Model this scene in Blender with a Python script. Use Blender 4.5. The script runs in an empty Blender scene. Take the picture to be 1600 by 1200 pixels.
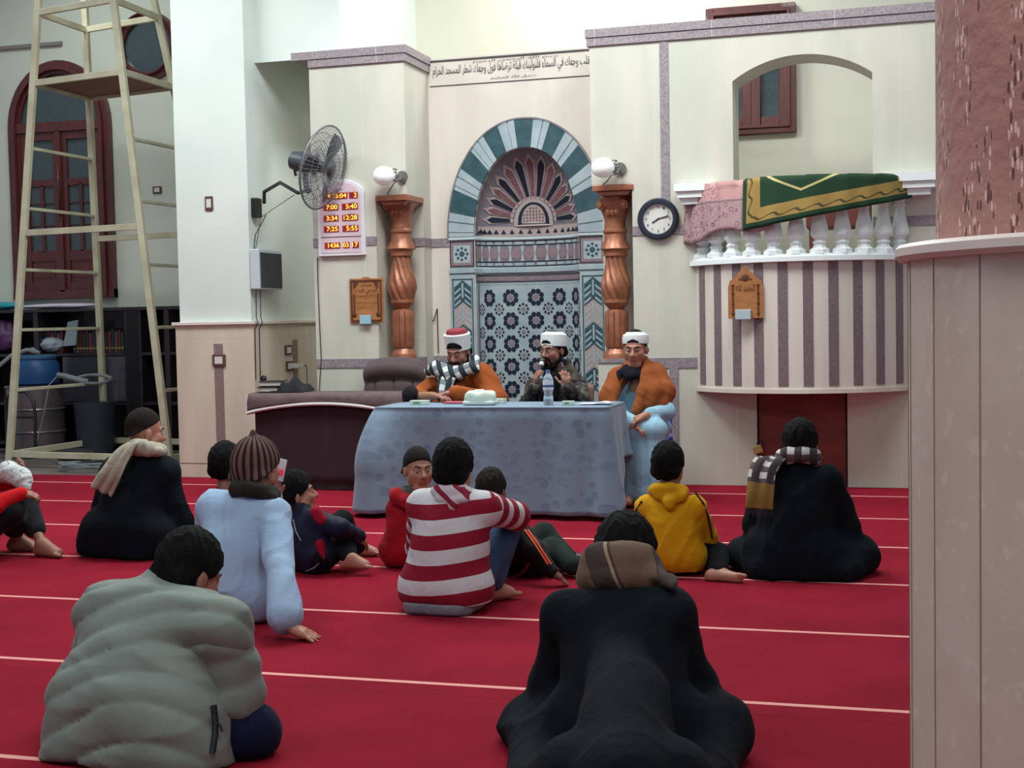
import bpy, bmesh, math, random
import numpy as np
from mathutils import Vector, Matrix
random.seed(7)
SC = bpy.context.scene; COL = SC.collection
# ---------------------------------------------------------------- camera
FPX, YAW, PITCH, ROLL, EYE = 2100.0, math.radians(16.156), math.radians(2.811), math.radians(1.1186), 1.35
def _axes():
    f = Vector((-math.sin(YAW)*math.cos(PITCH), math.cos(YAW)*math.cos(PITCH), -math.sin(PITCH)))
    r = Vector((math.cos(YAW), math.sin(YAW), 0)); u = r.cross(f)
    return r*math.cos(ROLL)-u*math.sin(ROLL), u*math.cos(ROLL)+r*math.sin(ROLL), f
RT, UP, FW = _axes()
cam = bpy.data.cameras.new('camera'); cam.sensor_width = 36; cam.lens = FPX/1600*36; cam.clip_end = 100
co = bpy.data.objects.new('camera', cam); COL.objects.link(co)
co.matrix_world = Matrix(((RT.x, UP.x, -FW.x, 0), (RT.y, UP.y, -FW.y, 0), (RT.z, UP.z, -FW.z, EYE), (0, 0, 0, 1)))
SC.camera = co
# ---------------------------------------------------------------- light and exposure
SC.view_settings.view_transform = 'Standard'; SC.view_settings.look = 'None'
SC.view_settings.gamma = 1; SC.view_settings.exposure = -0.12; SC.view_settings.use_curve_mapping = False
W = bpy.data.worlds.new('world'); SC.world = W; W.use_nodes = True
W.node_tree.nodes['Background'].inputs[0].default_value = (0.82, 0.92, 1.0, 1)
W.node_tree.nodes['Background'].inputs[1].default_value = 0.34
def area(name, loc, size, power, col=(1, 1, 1), rot=(0, 0, 0), sy=None):
    l = bpy.data.lights.new(name, 'AREA'); l.energy = power; l.color = col; l.size = size
    if sy: l.shape = 'RECTANGLE'; l.size_y = sy
    o = bpy.data.objects.new(name, l); o.location = loc; o.rotation_euler = rot; COL.objects.link(o); return o
area('ceiling_lamp', (-3.2, 8.2, 5.2), 1.6, 210, (0.93, 1.0, 0.97))
area('ceiling_lamp', (-0.6, 8.6, 5.2), 1.6, 120, (0.93, 1.0, 0.97))
area('ceiling_lamp', (-6.6, 8.6, 5.2), 1.6, 120, (0.93, 1.0, 0.98))
area('ceiling_lamp', (-2.5, 11.9, 5.6), 0.9, 110, (0.95, 1.0, 0.95))
area('ceiling_lamp', (-8.3, 11.6, 5.6), 0.9, 50, (0.93, 1.0, 0.95))
area('ceiling_lamp', (0.2, 1.2, 4.6), 1.6, 92, (1.0, 0.95, 0.92))
area('ceiling_lamp', (-3.4, 2.6, 4.8), 1.6, 76, (0.95, 1.0, 1.0))

# ---------------------------------------------------------------- helpers
def at(x, y, Y):
    "world point on the plane at depth Y that the photograph shows at pixel x, y"
    d = FW*FPX + RT*(x-800) - UP*(y-600); t = Y/d.y
    return Vector((t*d.x, Y, EYE+t*d.z))
def fl(x, y, z=0.0):
    d = FW*FPX + RT*(x-800) - UP*(y-600); t = (z-EYE)/d.z
    return Vector((t*d.x, t*d.y, z))
def C(r, g, b):
    return tuple(((c/255)/12.92 if c/255 <= .04045 else ((c/255+.055)/1.055)**2.4) for c in (r, g, b))
MATS = {}
def mat(name, col, rough=.8, metal=0, col2=None, nscale=6, bump=0, bscale=40, stretch=None, emit=None, estr=0, trans=0, sheen=0, coat=0, dist=.01, detail=4, spec=None):
    if name in MATS: return MATS[name]
    m = bpy.data.materials.new(name); MATS[name] = m; m.use_nodes = True
    N, L = m.node_tree.nodes, m.node_tree.links; b = N['Principled BSDF']
    b.inputs['Base Color'].default_value = (*col, 1); b.inputs['Roughness'].default_value = rough; b.inputs['Metallic'].default_value = metal
    if spec is not None: b.inputs['Specular IOR Level'].default_value = spec
    if trans: b.inputs['Transmission Weight'].default_value = trans
    if sheen: b.inputs['Sheen Weight'].default_value = sheen; b.inputs['Sheen Roughness'].default_value = .4
    if coat: b.inputs['Coat Weight'].default_value = coat
    if emit: b.inputs['Emission Color'].default_value = (*emit, 1); b.inputs['Emission Strength'].default_value = estr
    if col2 or bump:
        tc = N.new('ShaderNodeTexCoord'); mp = N.new('ShaderNodeMapping'); L.new(tc.outputs['Object'], mp.inputs[0])
        if stretch: mp.inputs['Scale'].default_value = stretch
    if col2:
        n = N.new('ShaderNodeTexNoise'); n.inputs['Scale'].default_value = nscale; n.inputs['Detail'].default_value = detail
        L.new(mp.outputs[0], n.inputs['Vector'])
        r = N.new('ShaderNodeValToRGB'); r.color_ramp.elements[0].position = .35; r.color_ramp.elements[1].position = .65
        r.color_ramp.elements[0].color = (*col, 1); r.color_ramp.elements[1].color = (*col2, 1)
        L.new(n.outputs['Fac'], r.inputs[0]); L.new(r.outputs[0], b.inputs['Base Color'])
    if bump:
        n2 = N.new('ShaderNodeTexNoise'); n2.inputs['Scale'].default_value = bscale; n2.inputs['Detail'].default_value = 5
        L.new(mp.outputs[0], n2.inputs['Vector'])
        bp = N.new('ShaderNodeBump'); bp.inputs['Strength'].default_value = bump; bp.inputs['Distance'].default_value = dist
        L.new(n2.outputs['Fac'], bp.inputs['Height']); L.new(bp.outputs[0], b.inputs['Normal'])
    return m
def nod(m): return m.node_tree.nodes, m.node_tree.links, m.node_tree.nodes['Principled BSDF']
def math_n(N, L, op, a, b=None, c=None):
    n = N.new('ShaderNodeMath'); n.operation = op
    for i, v in enumerate((a, b, c)):
        if v is None: continue
        if hasattr(v, 'is_output'): L.new(v, n.inputs[i])
        else: n.inputs[i].default_value = v
    return n.outputs[0]
def mix_n(N, L, fac, a, b):
    n = N.new('ShaderNodeMix'); n.data_type = 'RGBA'
    if hasattr(fac, 'is_output'): L.new(fac, n.inputs[0])
    else: n.inputs[0].default_value = fac
    for i, v in ((6, a), (7, b)):
        if hasattr(v, 'is_output'): L.new(v, n.inputs[i])
        else: n.inputs[i].default_value = (*v, 1)
    return n.outputs[2]
class MB:
    "collects shapes, each face with a material slot"
    def __init__(s): s.v = []; s.f = []; s.m = []; s.slots = []; s.sm = []
    def slot(s, m):
        if m not in s.slots: s.slots.append(m)
        return s.slots.index(m)
    def add(s, vs, fs, m, smooth=False):
        k = len(s.v); s.v += [tuple(v) for v in vs]; i = s.slot(m)
        for f in fs: s.f.append([k+j for j in f]); s.m.append(i); s.sm.append(smooth)
        return s
    def box(s, a, b, m, rot=None, piv=None):
        x0, y0, z0 = a; x1, y1, z1 = b
        vs = [Vector(p) for p in ((x0,y0,z0),(x1,y0,z0),(x1,y1,z0),(x0,y1,z0),(x0,y0,z1),(x1,y0,z1),(x1,y1,z1),(x0,y1,z1))]
        if rot: 
            pv = Vector(piv) if piv else Vector(((x0+x1)/2, (y0+y1)/2, (z0+z1)/2)); vs = [rot@(v-pv)+pv for v in vs]
        return s.add(vs, [(0,3,2,1),(4,5,6,7),(0,1,5,4),(1,2,6,5),(2,3,7,6),(3,0,4,7)], m)
    def bar(s, a, b, w, t, m, up=(0,0,1)):
        a, b = Vector(a), Vector(b); d = (b-a).normalized(); u = Vector(up)
        if abs(d.dot(u)) > .97: u = Vector((0,1,0))
        x = d.cross(u).normalized(); y = x.cross(d).normalized(); vs = []
        for p in (a, b):
            for i, j in ((-1,-1),(1,-1),(1,1),(-1,1)): vs.append(p+x*w/2*i+y*t/2*j)
        return s.add(vs, [(0,1,2,3),(7,6,5,4),(0,4,5,1),(1,5,6,2),(2,6,7,3),(3,7,4,0)], m)
    def prism(s, pts, y0, y1, m, axis='y'):
        "polygon in x,z extruded along y (or x,y along z)"
        n = len(pts)
        if axis == 'y': vs = [(p[0], y0, p[1]) for p in pts]+[(p[0], y1, p[1]) for p in pts]
        elif axis == 'x': vs = [(y0, p[0], p[1]) for p in pts]+[(y1, p[0], p[1]) for p in pts]
        else: vs = [(p[0], p[1], y0) for p in pts]+[(p[0], p[1], y1) for p in pts]
        return s.add(vs, [list(range(n)), list(range(2*n-1, n-1, -1))]+[(i, i+n, (i+1)%n+n, (i+1)%n) for i in range(n)], m)
    def lathe(s, prof, m, c=(0,0,0), n=24, axis=(0,0,1), smooth=True, a0=0, twist=None, sq=0):
        q = Vector((0,0,1)).rotation_difference(Vector(axis)); c = Vector(c); vs = []
        for k, (r, z) in enumerate(prof):
            for i in range(n):
                a = a0+2*math.pi*i/n; rr = r
                if twist: rr = r*twist(a, z)
                vs.append(c+q@Vector((rr*math.cos(a), rr*math.sin(a), z)))
        fs = [(k*n+i, k*n+(i+1)%n, (k+1)*n+(i+1)%n, (k+1)*n+i) for k in range(len(prof)-1) for i in range(n)]
        s.add(vs, fs, m, smooth)
        k = len(prof)-1
        s.add([vs[i] for i in range(n)][::-1]+[vs[k*n+i] for i in range(n)], [list(range(n)), list(range(n, 2*n))], m)
        return s
    def tube(s, pts, r, m, n=8, smooth=True, closed=False):
        pts = [Vector(p) for p in pts]; vs = []; N = len(pts); ref = None
        for i, p in enumerate(pts):
            d = (pts[min(i+1, N-1)]-pts[max(i-1, 0)]).normalized()
            if ref is None: ref = d.orthogonal().normalized()
            x = (ref-d*ref.dot(d)).normalized(); y = d.cross(x); ref = x
            rr = r[i] if isinstance(r, (list, tuple)) else r
            for k in range(n):
                a = 2*math.pi*k/n; vs.append(p+x*rr*math.cos(a)+y*rr*math.sin(a))
        fs = [(k*n+i, k*n+(i+1)%n, (k+1)*n+(i+1)%n, (k+1)*n+i) for k in range(N-1) for i in range(n)]
        s.add(vs, fs, m, smooth); s.add(vs[:n][::-1]+vs[-n:], [list(range(n)), list(range(n, 2*n))], m); return s
    def sphere(s, c, r, m, n=20, k=12, sc=(1,1,1)):
        vs = []; c = Vector(c)
        for j in range(k+1):
            t = math.pi*j/k
            for i in range(n):
                a = 2*math.pi*i/n; vs.append(c+Vector((r*sc[0]*math.sin(t)*math.cos(a), r*sc[1]*math.sin(t)*math.sin(a), r*sc[2]*math.cos(t))))
        return s.add(vs, [(j*n+i, (j+1)*n+i, (j+1)*n+(i+1)%n, j*n+(i+1)%n) for j in range(k) for i in range(n)], m, True)
    def build(s, name, parent=None, bevel=0, fix=True):
        me = bpy.data.meshes.new(name); me.from_pydata([tuple(v) for v in s.v], [], s.f)
        for m in s.slots: me.materials.append(m)
        me.polygons.foreach_set('material_index', s.m); me.polygons.foreach_set('use_smooth', s.sm)
        if fix:
            bm = bmesh.new(); bm.from_mesh(me); bmesh.ops.remove_doubles(bm, verts=bm.verts, dist=1e-5)
            bmesh.ops.recalc_face_normals(bm, faces=bm.faces)
            for e in bm.edges:
                if len(e.link_faces) == 2 and e.calc_face_angle(0) > .6: e.smooth = False
            bm.to_mesh(me); bm.free()
        me.update()
        o = bpy.data.objects.new(name, me); COL.objects.link(o)
        if parent: o.parent = parent; o.matrix_parent_inverse = parent.matrix_world.inverted()
        if bevel:
            b = o.modifiers.new('bevel', 'BEVEL'); b.width = bevel; b.segments = 2; b.limit_method = 'ANGLE'
        return o
def empty(name, loc=(0,0,0)):
    o = bpy.data.objects.new(name, None); COL.objects.link(o); o.location = loc
    o.matrix_world = Matrix.Translation(Vector(loc)); return o
def tag(o, label=None, cat=None, group=None, kind=None):
    if label: o['label'] = label
    if cat: o['category'] = cat
    if group: o['group'] = group
    if kind: o['kind'] = kind
    return o
def struct(mb, name, bevel=0, label=None): 
    o = mb.build(name, bevel=bevel); o['kind'] = 'structure'
    if label: o['label'] = label
    return o
def copy_tree(o, delta, parent=None):
    c = o.copy(); COL.objects.link(c)
    if parent: c.parent = parent
    else: c.location = Vector(o.location)+Vector(delta)
    for ch in list(o.children): 
        k = copy_tree(ch, delta, c); k.matrix_parent_inverse = ch.matrix_parent_inverse
    return c
# ---------------------------------------------------------------- Arabic lettering (presentation forms)
AR = {'ا':(0xFE8D,0xFE8E),'أ':(0xFE83,0xFE84),'آ':(0xFE81,0xFE82),'إ':(0xFE87,0xFE88),'د':(0xFEA9,0xFEAA),'ذ':(0xFEAB,0xFEAC),'ر':(0xFEAD,0xFEAE),'ز':(0xFEAF,0xFEB0),'و':(0xFEED,0xFEEE),'ة':(0xFE93,0xFE94),'ى':(0xFEEF,0xFEF0),'ء':(0xFE80,)}
for ch, b in zip('بتثجحخسشصضطظعغفقكلمنهي', (0xFE8F,0xFE95,0xFE99,0xFE9D,0xFEA1,0xFEA5,0xFEB1,0xFEB5,0xFEB9,0xFEBD,0xFEC1,0xFEC5,0xFEC9,0xFECD,0xFED1,0xFED5,0xFED9,0xFEDD,0xFEE1,0xFEE5,0xFEE9,0xFEF1)):
    AR[ch] = (b, b+1, b+2, b+3)
def arabic(t):
    out = []; t = t.replace('الله', '\uE000')
    for i, c in enumerate(t):
        if c == '\uE000': out.append('\uFDF2'); continue
        if c not in AR: out.append(c); continue
        p = i > 0 and len(AR.get(t[i-1], ())) == 4; n = i+1 < len(t) and t[i+1] in AR and len(AR[t[i+1]]) > 1; f = AR[c]
        if len(f) == 4: k = 3 if p and n else 1 if p else 2 if n else 0
        else: k = 1 if p and len(f) > 1 else 0
        out.append(chr(f[k]))
    return ''.join(reversed(out))
def text(s, m, p0, ux, uz, w, h, depth=.004, ar=True):
    "lettering as a mesh MB, stretched to w x h, lower left at p0, along ux / uz"
    c = bpy.data.curves.new('lettering', 'FONT'); c.body = arabic(s) if ar else s; c.extrude = 0; c.resolution_u = 4
    o = bpy.data.objects.new('lettering', c); COL.objects.link(o); bpy.context.view_layer.update()
    me = bpy.data.meshes.new_from_object(o.evaluated_get(bpy.context.evaluated_depsgraph_get()))
    v = np.array([x.co[:] for x in me.vertices]); fs = [list(p.vertices) for p in me.polygons]
    bpy.data.objects.remove(o); bpy.data.curves.remove(c); bpy.data.meshes.remove(me)
    lo, hi = v.min(0), v.max(0); ux, uz, p0 = Vector(ux), Vector(uz), Vector(p0); nrm = ux.cross(uz)
    mb = MB(); vs = [p0+ux*((a[0]-lo[0])/(hi[0]-lo[0])*w)+uz*((a[1]-lo[1])/(hi[1]-lo[1])*h)+nrm*depth for a in v]
    mb.add(vs, fs, m); return mb
def merge(dst, src):
    k = len(dst.v); dst.v += src.v
    for f, mi, sm in zip(src.f, src.m, src.sm): dst.f.append([k+j for j in f]); dst.m.append(dst.slot(src.slots[mi])); dst.sm.append(sm)
# ---------------------------------------------------------------- materials
def marble(name, c1, c2, seam=None, sx=.62, sz=1.2, off=0.0, rough=.45):
    m = mat(name, c1, rough, col2=c2, nscale=2.2, stretch=(2.2, 2.2, .5), bump=.05, spec=.3, bscale=30)
    if seam:
        N, L, b = nod(m); src = b.inputs['Base Color'].links[0].from_socket
        tc = N.new('ShaderNodeTexCoord'); sp = N.new('ShaderNodeSeparateXYZ'); L.new(tc.outputs['Object'], sp.inputs[0])
        f = None
        for ax, s in ((0, sx), (2, sz)):
            if not s: continue
            u = math_n(N, L, 'FRACT', math_n(N, L, 'ADD', math_n(N, L, 'DIVIDE', sp.outputs[ax], s), off+20))
            k = math_n(N, L, 'LESS_THAN', u, .004/s)
            f = k if f is None else math_n(N, L, 'MAXIMUM', f, k)
        L.new(mix_n(N, L, math_n(N, L, 'MULTIPLY', f, .45), src, seam), b.inputs['Base Color'])
    return m
M_marble = marble('beige_marble', C(196,195,182), C(208,203,192), C(226,222,212))
M_marble_pink = marble('pinkish_marble', C(213,200,190), C(222,212,203), C(232,224,216), sx=.0, sz=.0)
M_wains = marble('wainscot_marble', C(200,187,170), C(214,199,184), C(170,155,140), sx=.0, sz=1.22)
M_band = mat('purple_granite', C(128,116,124), .5, col2=C(158,146,150), nscale=60, bump=.05)
def seams(m, s, c):
    N, L, b = nod(m); src = b.inputs['Base Color'].links[0].from_socket
    tc = N.new('ShaderNodeTexCoord'); sp = N.new('ShaderNodeSeparateXYZ'); L.new(tc.outputs['Object'], sp.inputs[0])
    u = math_n(N, L, 'FRACT', math_n(N, L, 'DIVIDE', math_n(N, L, 'ADD', sp.outputs[0], 20), s))
    L.new(mix_n(N, L, math_n(N, L, 'MULTIPLY', math_n(N, L, 'LESS_THAN', u, .008), .8), src, c), b.inputs['Base Color'])
seams(M_band, .93, C(190,180,182))
M_white = mat('white_paint', C(222,228,224), .7, col2=C(214,222,218), nscale=1.5, bump=.05)
M_cream = mat('cream_paint', C(214,218,206), .7, col2=C(204,210,198), nscale=1.2, bump=.06)
M_green = mat('pale_green_paint', C(232,228,212), .7, col2=C(226,222,206), nscale=1.0)
M_wood = mat('mahogany', C(98,42,42), .4, col2=C(80,34,36), nscale=5, stretch=(6,6,.6), coat=.3)
M_glass = mat('dark_window_glass', C(62,74,80), .12, col2=C(70,84,90), nscale=50, coat=.3)
M_plaster = mat('white_plaster', C(236,240,242), .55, bump=.05, bscale=20)
M_black = mat('black_plastic', C(28,28,34), .4)
M_dark = mat('dark_metal', C(44,42,46), .45, metal=.3)
# ---------------------------------------------------------------- setting
mb = MB(); m_fl = mat('grey_floor_tile', C(96,88,88), .5, col2=C(112,104,100), nscale=3); mb.box((-12,-1,-.1),(3,14,-.012), m_fl); struct(mb, 'floor')
m_carpet = mat('red_carpet', C(140,24,44), .95, col2=C(126,19,38), nscale=1.6, bump=.35, bscale=240, dist=.004, spec=.08)
N, L, b = nod(m_carpet); src = b.inputs['Base Color'].links[0].from_socket
tc = N.new('ShaderNodeTexCoord'); sp = N.new('ShaderNodeSeparateXYZ'); L.new(tc.outputs['Object'], sp.inputs[0])
u = math_n(N, L, 'FRACT', math_n(N, L, 'DIVIDE', math_n(N, L, 'SUBTRACT', 10.105+1.0875*20, sp.outputs[1]), 1.0875))
nz = N.new('ShaderNodeTexNoise'); nz.inputs['Scale'].default_value = 25; L.new(tc.outputs['Object'], nz.inputs['Vector'])
uu = math_n(N, L, 'ADD', u, math_n(N, L, 'MULTIPLY', nz.outputs['Fac'], .004))
line = math_n(N, L, 'LESS_THAN', uu, .030)
seam = math_n(N, L, 'COMPARE', uu, .145, .004)
c = mix_n(N, L, math_n(N, L, 'MULTIPLY', seam, .4), src, C(90,10,24)); L.new(mix_n(N, L, line, c, C(224,158,150)), b.inputs['Base Color'])
mb = MB(); mb.box((-9.6, .2, -.011), (1.2, 10.59, 0), m_carpet); tag(mb.build('carpet'), 'red prayer carpet with thin pale row lines covering the hall floor', 'carpet')
# back walls
mb = MB(); mb.box((-6.2,12.7,0),(3,12.9,6.5), M_green); struct(mb, 'wall_back')
mb = MB(); mb.box((-12,13.4,0),(-6.1,13.6,6.5), M_cream); struct(mb, 'wall_back_left')
# left pillar
PX0, PX1, PY = -6.11, -5.416, 10.6
mb = MB(); mb.box((PX0,PY,1.34),(PX1,13.4,6.5), M_white); struct(mb, 'wall_pillar_left')
mb = MB(); mb.box((PX0-.03,PY-.03,0),(PX1+.03,13.39,1.34), M_wains); struct(mb, 'wall_wainscot')
mb = MB(); mb.box((PX0-.055,PY-.055,1.34),(PX1+.055,13.39,1.368), mat('ledge_marble', C(222,212,204), .4)); struct(mb, 'trim_1', bevel=.004)
mb = MB(); mb.box((PX0-.034,PY-.034,.125),(PX1+.034,13.38,.13), mat('joint', C(150,135,122), .7)); struct(mb, 'trim_2')
m_strip = mat('brown_granite', C(128,104,104), .5, col2=C(146,122,120), nscale=70)
a = at(343,600,PY-.03)
mb = MB(); mb.box((a.x-.042,PY-.035,.27),(a.x+.042,PY-.02,1.175), m_strip); struct(mb, 'trim_3')
def side_z(y, Y, x): return at(x, y, Y).z
YS = 5.386/math.tan(YAW+math.atan((800-462)/FPX))   # depth of the strip seen at x=462 on the side face
mb = MB(); mb.box((PX1+.02,YS-.05,.2),(PX1+.035,YS+.05,1.19), m_strip); struct(mb, 'trim_4')
mb = MB(); mb.prism([(10.8,3.62),(10.8,6.5),(12.7,6.5),(12.7,4.75)], PX1, -4.86, M_white, 'x'); mb.box((-4.86,10.8,3.63),(-4.6,12.7,6.5), M_white); struct(mb, 'wall_upper_left')
# marble clad left bay
LX0, LX1, NX, TOP = -4.81, -3.956, -4.235, 3.50
NZ, BY = 2.40, 11.2
mb = MB(); mb.box((LX0,10.6,NZ),(LX1,11.2,TOP), M_marble); mb.box((LX0,10.6,0),(NX,11.0,NZ), M_marble); mb.box((LX0,11.0,0),(LX1,11.2,NZ), M_marble)
struct(mb, 'wall_front_left')
# bay wall of the mihrab, with the niche opening
MX, MR, MRO, MZ = -3.09, .466, .695, 2.065
def arch(w, h, z, n=24, p=1.0, cx=MX):
    "pointed-round arch outline from right foot to left foot"
    pts = []
    for i in range(n+1):
        t = math.pi*i/n; s = math.sin(t); c_ = math.cos(t)
        pts.append((cx+w*(abs(c_)**.93)*(1 if c_ > 0 else -1), z+h*(s**.97)*(1-.045*math.exp(-((t-math.pi/2)/.2)**2)*0)))
    return pts
IN_H, OUT_H = .745, .985
pin = arch(MR, IN_H, MZ)
mb = MB()
mb.box((LX1-.3,BY,0),(MX-MR,BY+.5,3.62), M_marble_pink); mb.box((MX+MR,BY,0),(-1.9,BY+.5,3.62), M_marble_pink)
for i in range(len(pin)-1):
    (x0,z0),(x1,z1) = pin[i], pin[i+1]; mb.prism([(x0,z0),(x1,z1),(x1,3.62),(x0,3.62)], BY, BY+.5, M_marble_pink)
struct(mb, 'wall_mihrab')
# right wall: screen with notch, arched opening and low door
RX0, RXN, RX1 = -2.374, -2.046, 2.2
OX0, OX1, OZ, DX0, DX1, DZ = -1.244, -.196, 1.70, -1.083, -.395, .80
mb = MB()
mb.box((RX0,10.6,NZ),(RXN,11.0,TOP), M_marble); mb.box((RXN,10.6,0),(OX0,11.0,TOP), M_marble); mb.box((OX1,10.6,0),(RX1,11.0,TOP), M_marble)
mb.box((OX0,10.6,DZ),(OX1,11.0,OZ), M_marble); mb.box((OX0,10.6,0),(DX0,11.0,DZ), M_marble); mb.box((DX1,10.6,0),(OX1,11.0,DZ), M_marble)
mb.box((RX0,11.0,0),(RXN,11.2,TOP), M_marble); 
ax = (OX0+OX1)/2; w = (OX1-OX0)/2; n = 20; pa = []
for i in range(n+1):
    x = OX0+2*w*i/n; R_ = (w*w+.17**2)/(2*.17); pa.append((x, 3.15+math.sqrt(max(R_*R_-(x-ax)**2, 0))-(R_-.17)))
for i in range(n): mb.prism([pa[i], pa[i+1], (pa[i+1][0],TOP), (pa[i][0],TOP)], 10.6, 11.0, M_marble)
struct(mb, 'wall_front_right')
k_t = [5]
def trim(a, b, m=M_band, bevel=0, ax='x'):
    mb = MB(); mb.box(a, b, m); o = struct(mb, 'trim_%d' % k_t[0], bevel); k_t[0] += 1; return o
def cornice(x0, x1, y0, y1, hang=0):
    trim((x0,y0-.02,TOP-.005),(x1,y1,TOP+.06)); trim((x0-hang,y0-.028,TOP+.063),(x1,y1,TOP+.125))
trim((LX0,10.58,TOP),(LX1+.02,11.2,TOP+.062)); trim((LX0-.15,10.57,TOP+.065),(LX1+.03,11.2,TOP+.13))
trim((RX0-.02,10.58,TOP),(RX1,11.0,TOP+.062)); trim((RX0-.03,10.57,TOP+.065),(RX1,11.0,TOP+.13))
BZ0, BZ1 = 1.985, 2.058
trim((LX0,10.592,BZ0),(NX,10.61,BZ1)); trim((NX,10.99,BZ0),(LX1,11.01,BZ1)); trim((LX1-.01,11.0,BZ0),(LX1+.008,11.2,BZ1)); trim((LX1-.02,11.19,BZ0),(MX-MRO,11.21,BZ1))
trim((RXN,10.592,BZ0),(OX0,10.61,BZ1)); trim((OX1,10.592,BZ0),(RX1,10.61,BZ1)); trim((MX+MRO,11.19,BZ0),(RX0,11.21,BZ1))
trim((LX0,10.592,.955),(NX,10.61,1.03)); trim((RXN,10.592,.93),(-1.54,10.61,1.01)); trim((NX,10.99,.955),(LX1,11.01,1.03)); trim((LX1,11.19,.955),(MX-MRO,11.21,1.03))
trim((-1.81,10.591,BZ1),(-1.742,10.61,TOP)); trim((-1.765,10.591,0),(-1.695,10.61,.93))
# low wooden door under the balcony
mdoor = mat('red_brown_door', C(126,48,36), .5, col2=C(104,38,30), nscale=4, stretch=(1,1,3), bump=.1)
e = empty('door_1', (0,0,0)); e['kind'] = 'structure'
mb = MB(); mb.box((DX0+.012,10.63,.01),(DX1-.012,10.66,.735), mdoor); mb.build('door_panel', e, .004)
mb = MB(); mb.box((DX0,10.61,.745),(DX1,10.9,.80), mat('dark_gap', C(30,24,26), .8)); mb.box((DX0,10.615,0),(DX0+.012,10.9,.745), MATS['dark_gap']); mb.box((DX1-.012,10.615,0),(DX1,10.9,.745), MATS['dark_gap']); mb.build('door_gap_shade', e)  # dark strips round the door: shade of the gap put in as colour
# windows in the far walls
def wbars(mb, x0, x1, z0, z1, t, Y, m=M_wood, d=.05):
    mb.box((x0,Y-d,z0),(x0+t,Y,z1), m); mb.box((x1-t,Y-d,z0),(x1,Y,z1), m); mb.box((x0+t,Y-d,z1-t),(x1-t,Y,z1), m); mb.box((x0+t,Y-d,z0),(x1-t,Y,z0+t), m)
e = empty('window_1'); e['kind'] = 'structure'
mb = MB(); Y = 12.7; x0, x1, z0, z1 = -1.72, -.905, 3.0, 4.17; wbars(mb, x0, x1, z0, z1, .07, Y, d=.09); wbars(mb, x0+.05, x1-.05, z0+.05, z1-.05, .025, Y, d=.11); mb.build('window_frame', e, .004)
for s in (0, 1):
    a0 = x0+.07+s*(x1-x0-.14)/2; a1 = a0+(x1-x0-.14)/2
    mb = MB(); wbars(mb, a0, a1, z0+.07, z1-.07, .085, Y, d=.06); mb.box((a0+.085,Y-.055,3.62),(a1-.085,Y,3.68), M_wood); mb.build('window_sash', e, .004)
    mb = MB(); mb.box((a0+.08,Y-.03,z0+.14),(a1-.08,Y-.02,z1-.14), M_glass); mb.build('window_pane', e)
e = empty('window_2'); e['kind'] = 'structure'
Y = 13.4; x0, x1, z0, zs = -9.815, -8.5, 1.67, 3.62; wcx = (x0+x1)/2; ww = (x1-x0)/2; zap = 4.36
def arc(w, z, h, n=20): return [(wcx+w*math.cos(math.pi*i/n), z+h*math.sin(math.pi*i/n)) for i in range(n+1)]
mb = MB()
for r0, r1, d in ((ww, ww-.07, .08), (ww-.07, ww-.11, .12), (ww-.11, ww-.15, .07)):
    h0, h1 = zap-zs-(ww-r0), zap-zs-(ww-r1); A_, B_ = arc(r0, zs, h0), arc(r1, zs, h1)
    for i in range(20): mb.prism([A_[i], A_[i+1], B_[i+1], B_[i]], Y-d, Y, M_wood)
    for sx in (-1, 1): mb.box((min(wcx+sx*r0, wcx+sx*r1),Y-d,z0),(max(wcx+sx*r0, wcx+sx*r1),Y,zs), M_wood)
mb.box((x0,Y-.09,z0),(x1,Y,z0+.1), M_wood); mb.box((x0+.1,Y-.09,zs-.06),(x1-.1,Y,zs+.05), M_wood); mb.build('window_frame', e, .003)
mb = MB(); mb.prism(arc(ww-.14, zs+.04, zap-zs-.2), Y-.03, Y-.015, M_glass); mb.build('fanlight_pane', e)
for s in (0, 1):
    a0 = wcx-(ww-.15) if s == 0 else wcx; a1 = a0+ww-.15
    mb = MB(); wbars(mb, a0, a1, z0+.1, zs-.06, .09, Y, d=.06)
    mb.box((a0+.09,Y-.055,2.95),(a1-.09,Y,3.03), M_wood); mb.box((a0+.09,Y-.055,2.1),(a1-.09,Y,2.22), M_wood); mb.box(((a0+a1)/2-.02,Y-.055,2.2),((a0+a1)/2+.02,Y,2.97), M_wood)
    mb.box((a0+.09,Y-.04,z0+.18),(a1-.09,Y-.02,2.12), M_wood); mb.box((a0+.12,Y-.05,z0+.24),(a1-.12,Y-.03,2.06), M_wood)
    for zz in (2.5, 2.75): mb.box((a0+.09,Y-.05,zz),(a1-.09,Y-.03,zz+.014), M_wood)
    mb.build('window_sash', e, .004)
    mb = MB(); mb.box((a0+.08,Y-.03,2.2),(a1-.08,Y-.022,3.5), M_glass); mb.build('window_pane', e)
mb = MB(); mb.box((wcx-.03,Y-.09,z0+.08),(wcx+.03,Y-.05,zs-.05), M_wood); mb.tube([(wcx,Y-.1,3.2),(wcx+.01,Y-.1,2.6)], .012, M_wood); mb.build('meeting_stile', e)
e = empty('window_3'); e['kind'] = 'structure'
cc = Vector((-8.0, Y, 4.435)); mb = MB(); mb.lathe([(.29,.0),(.29,.06),(.315,.09),(.34,.06),(.36,.1),(.385,.06),(.385,0)], M_wood, cc, 48, (0,-1,0)); mb.build('window_frame', e)
mb = MB(); mb.lathe([(.29,0),(.29,.02)], M_glass, cc, 48, (0,-1,0), smooth=False); mb.build('window_pane', e)
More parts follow.
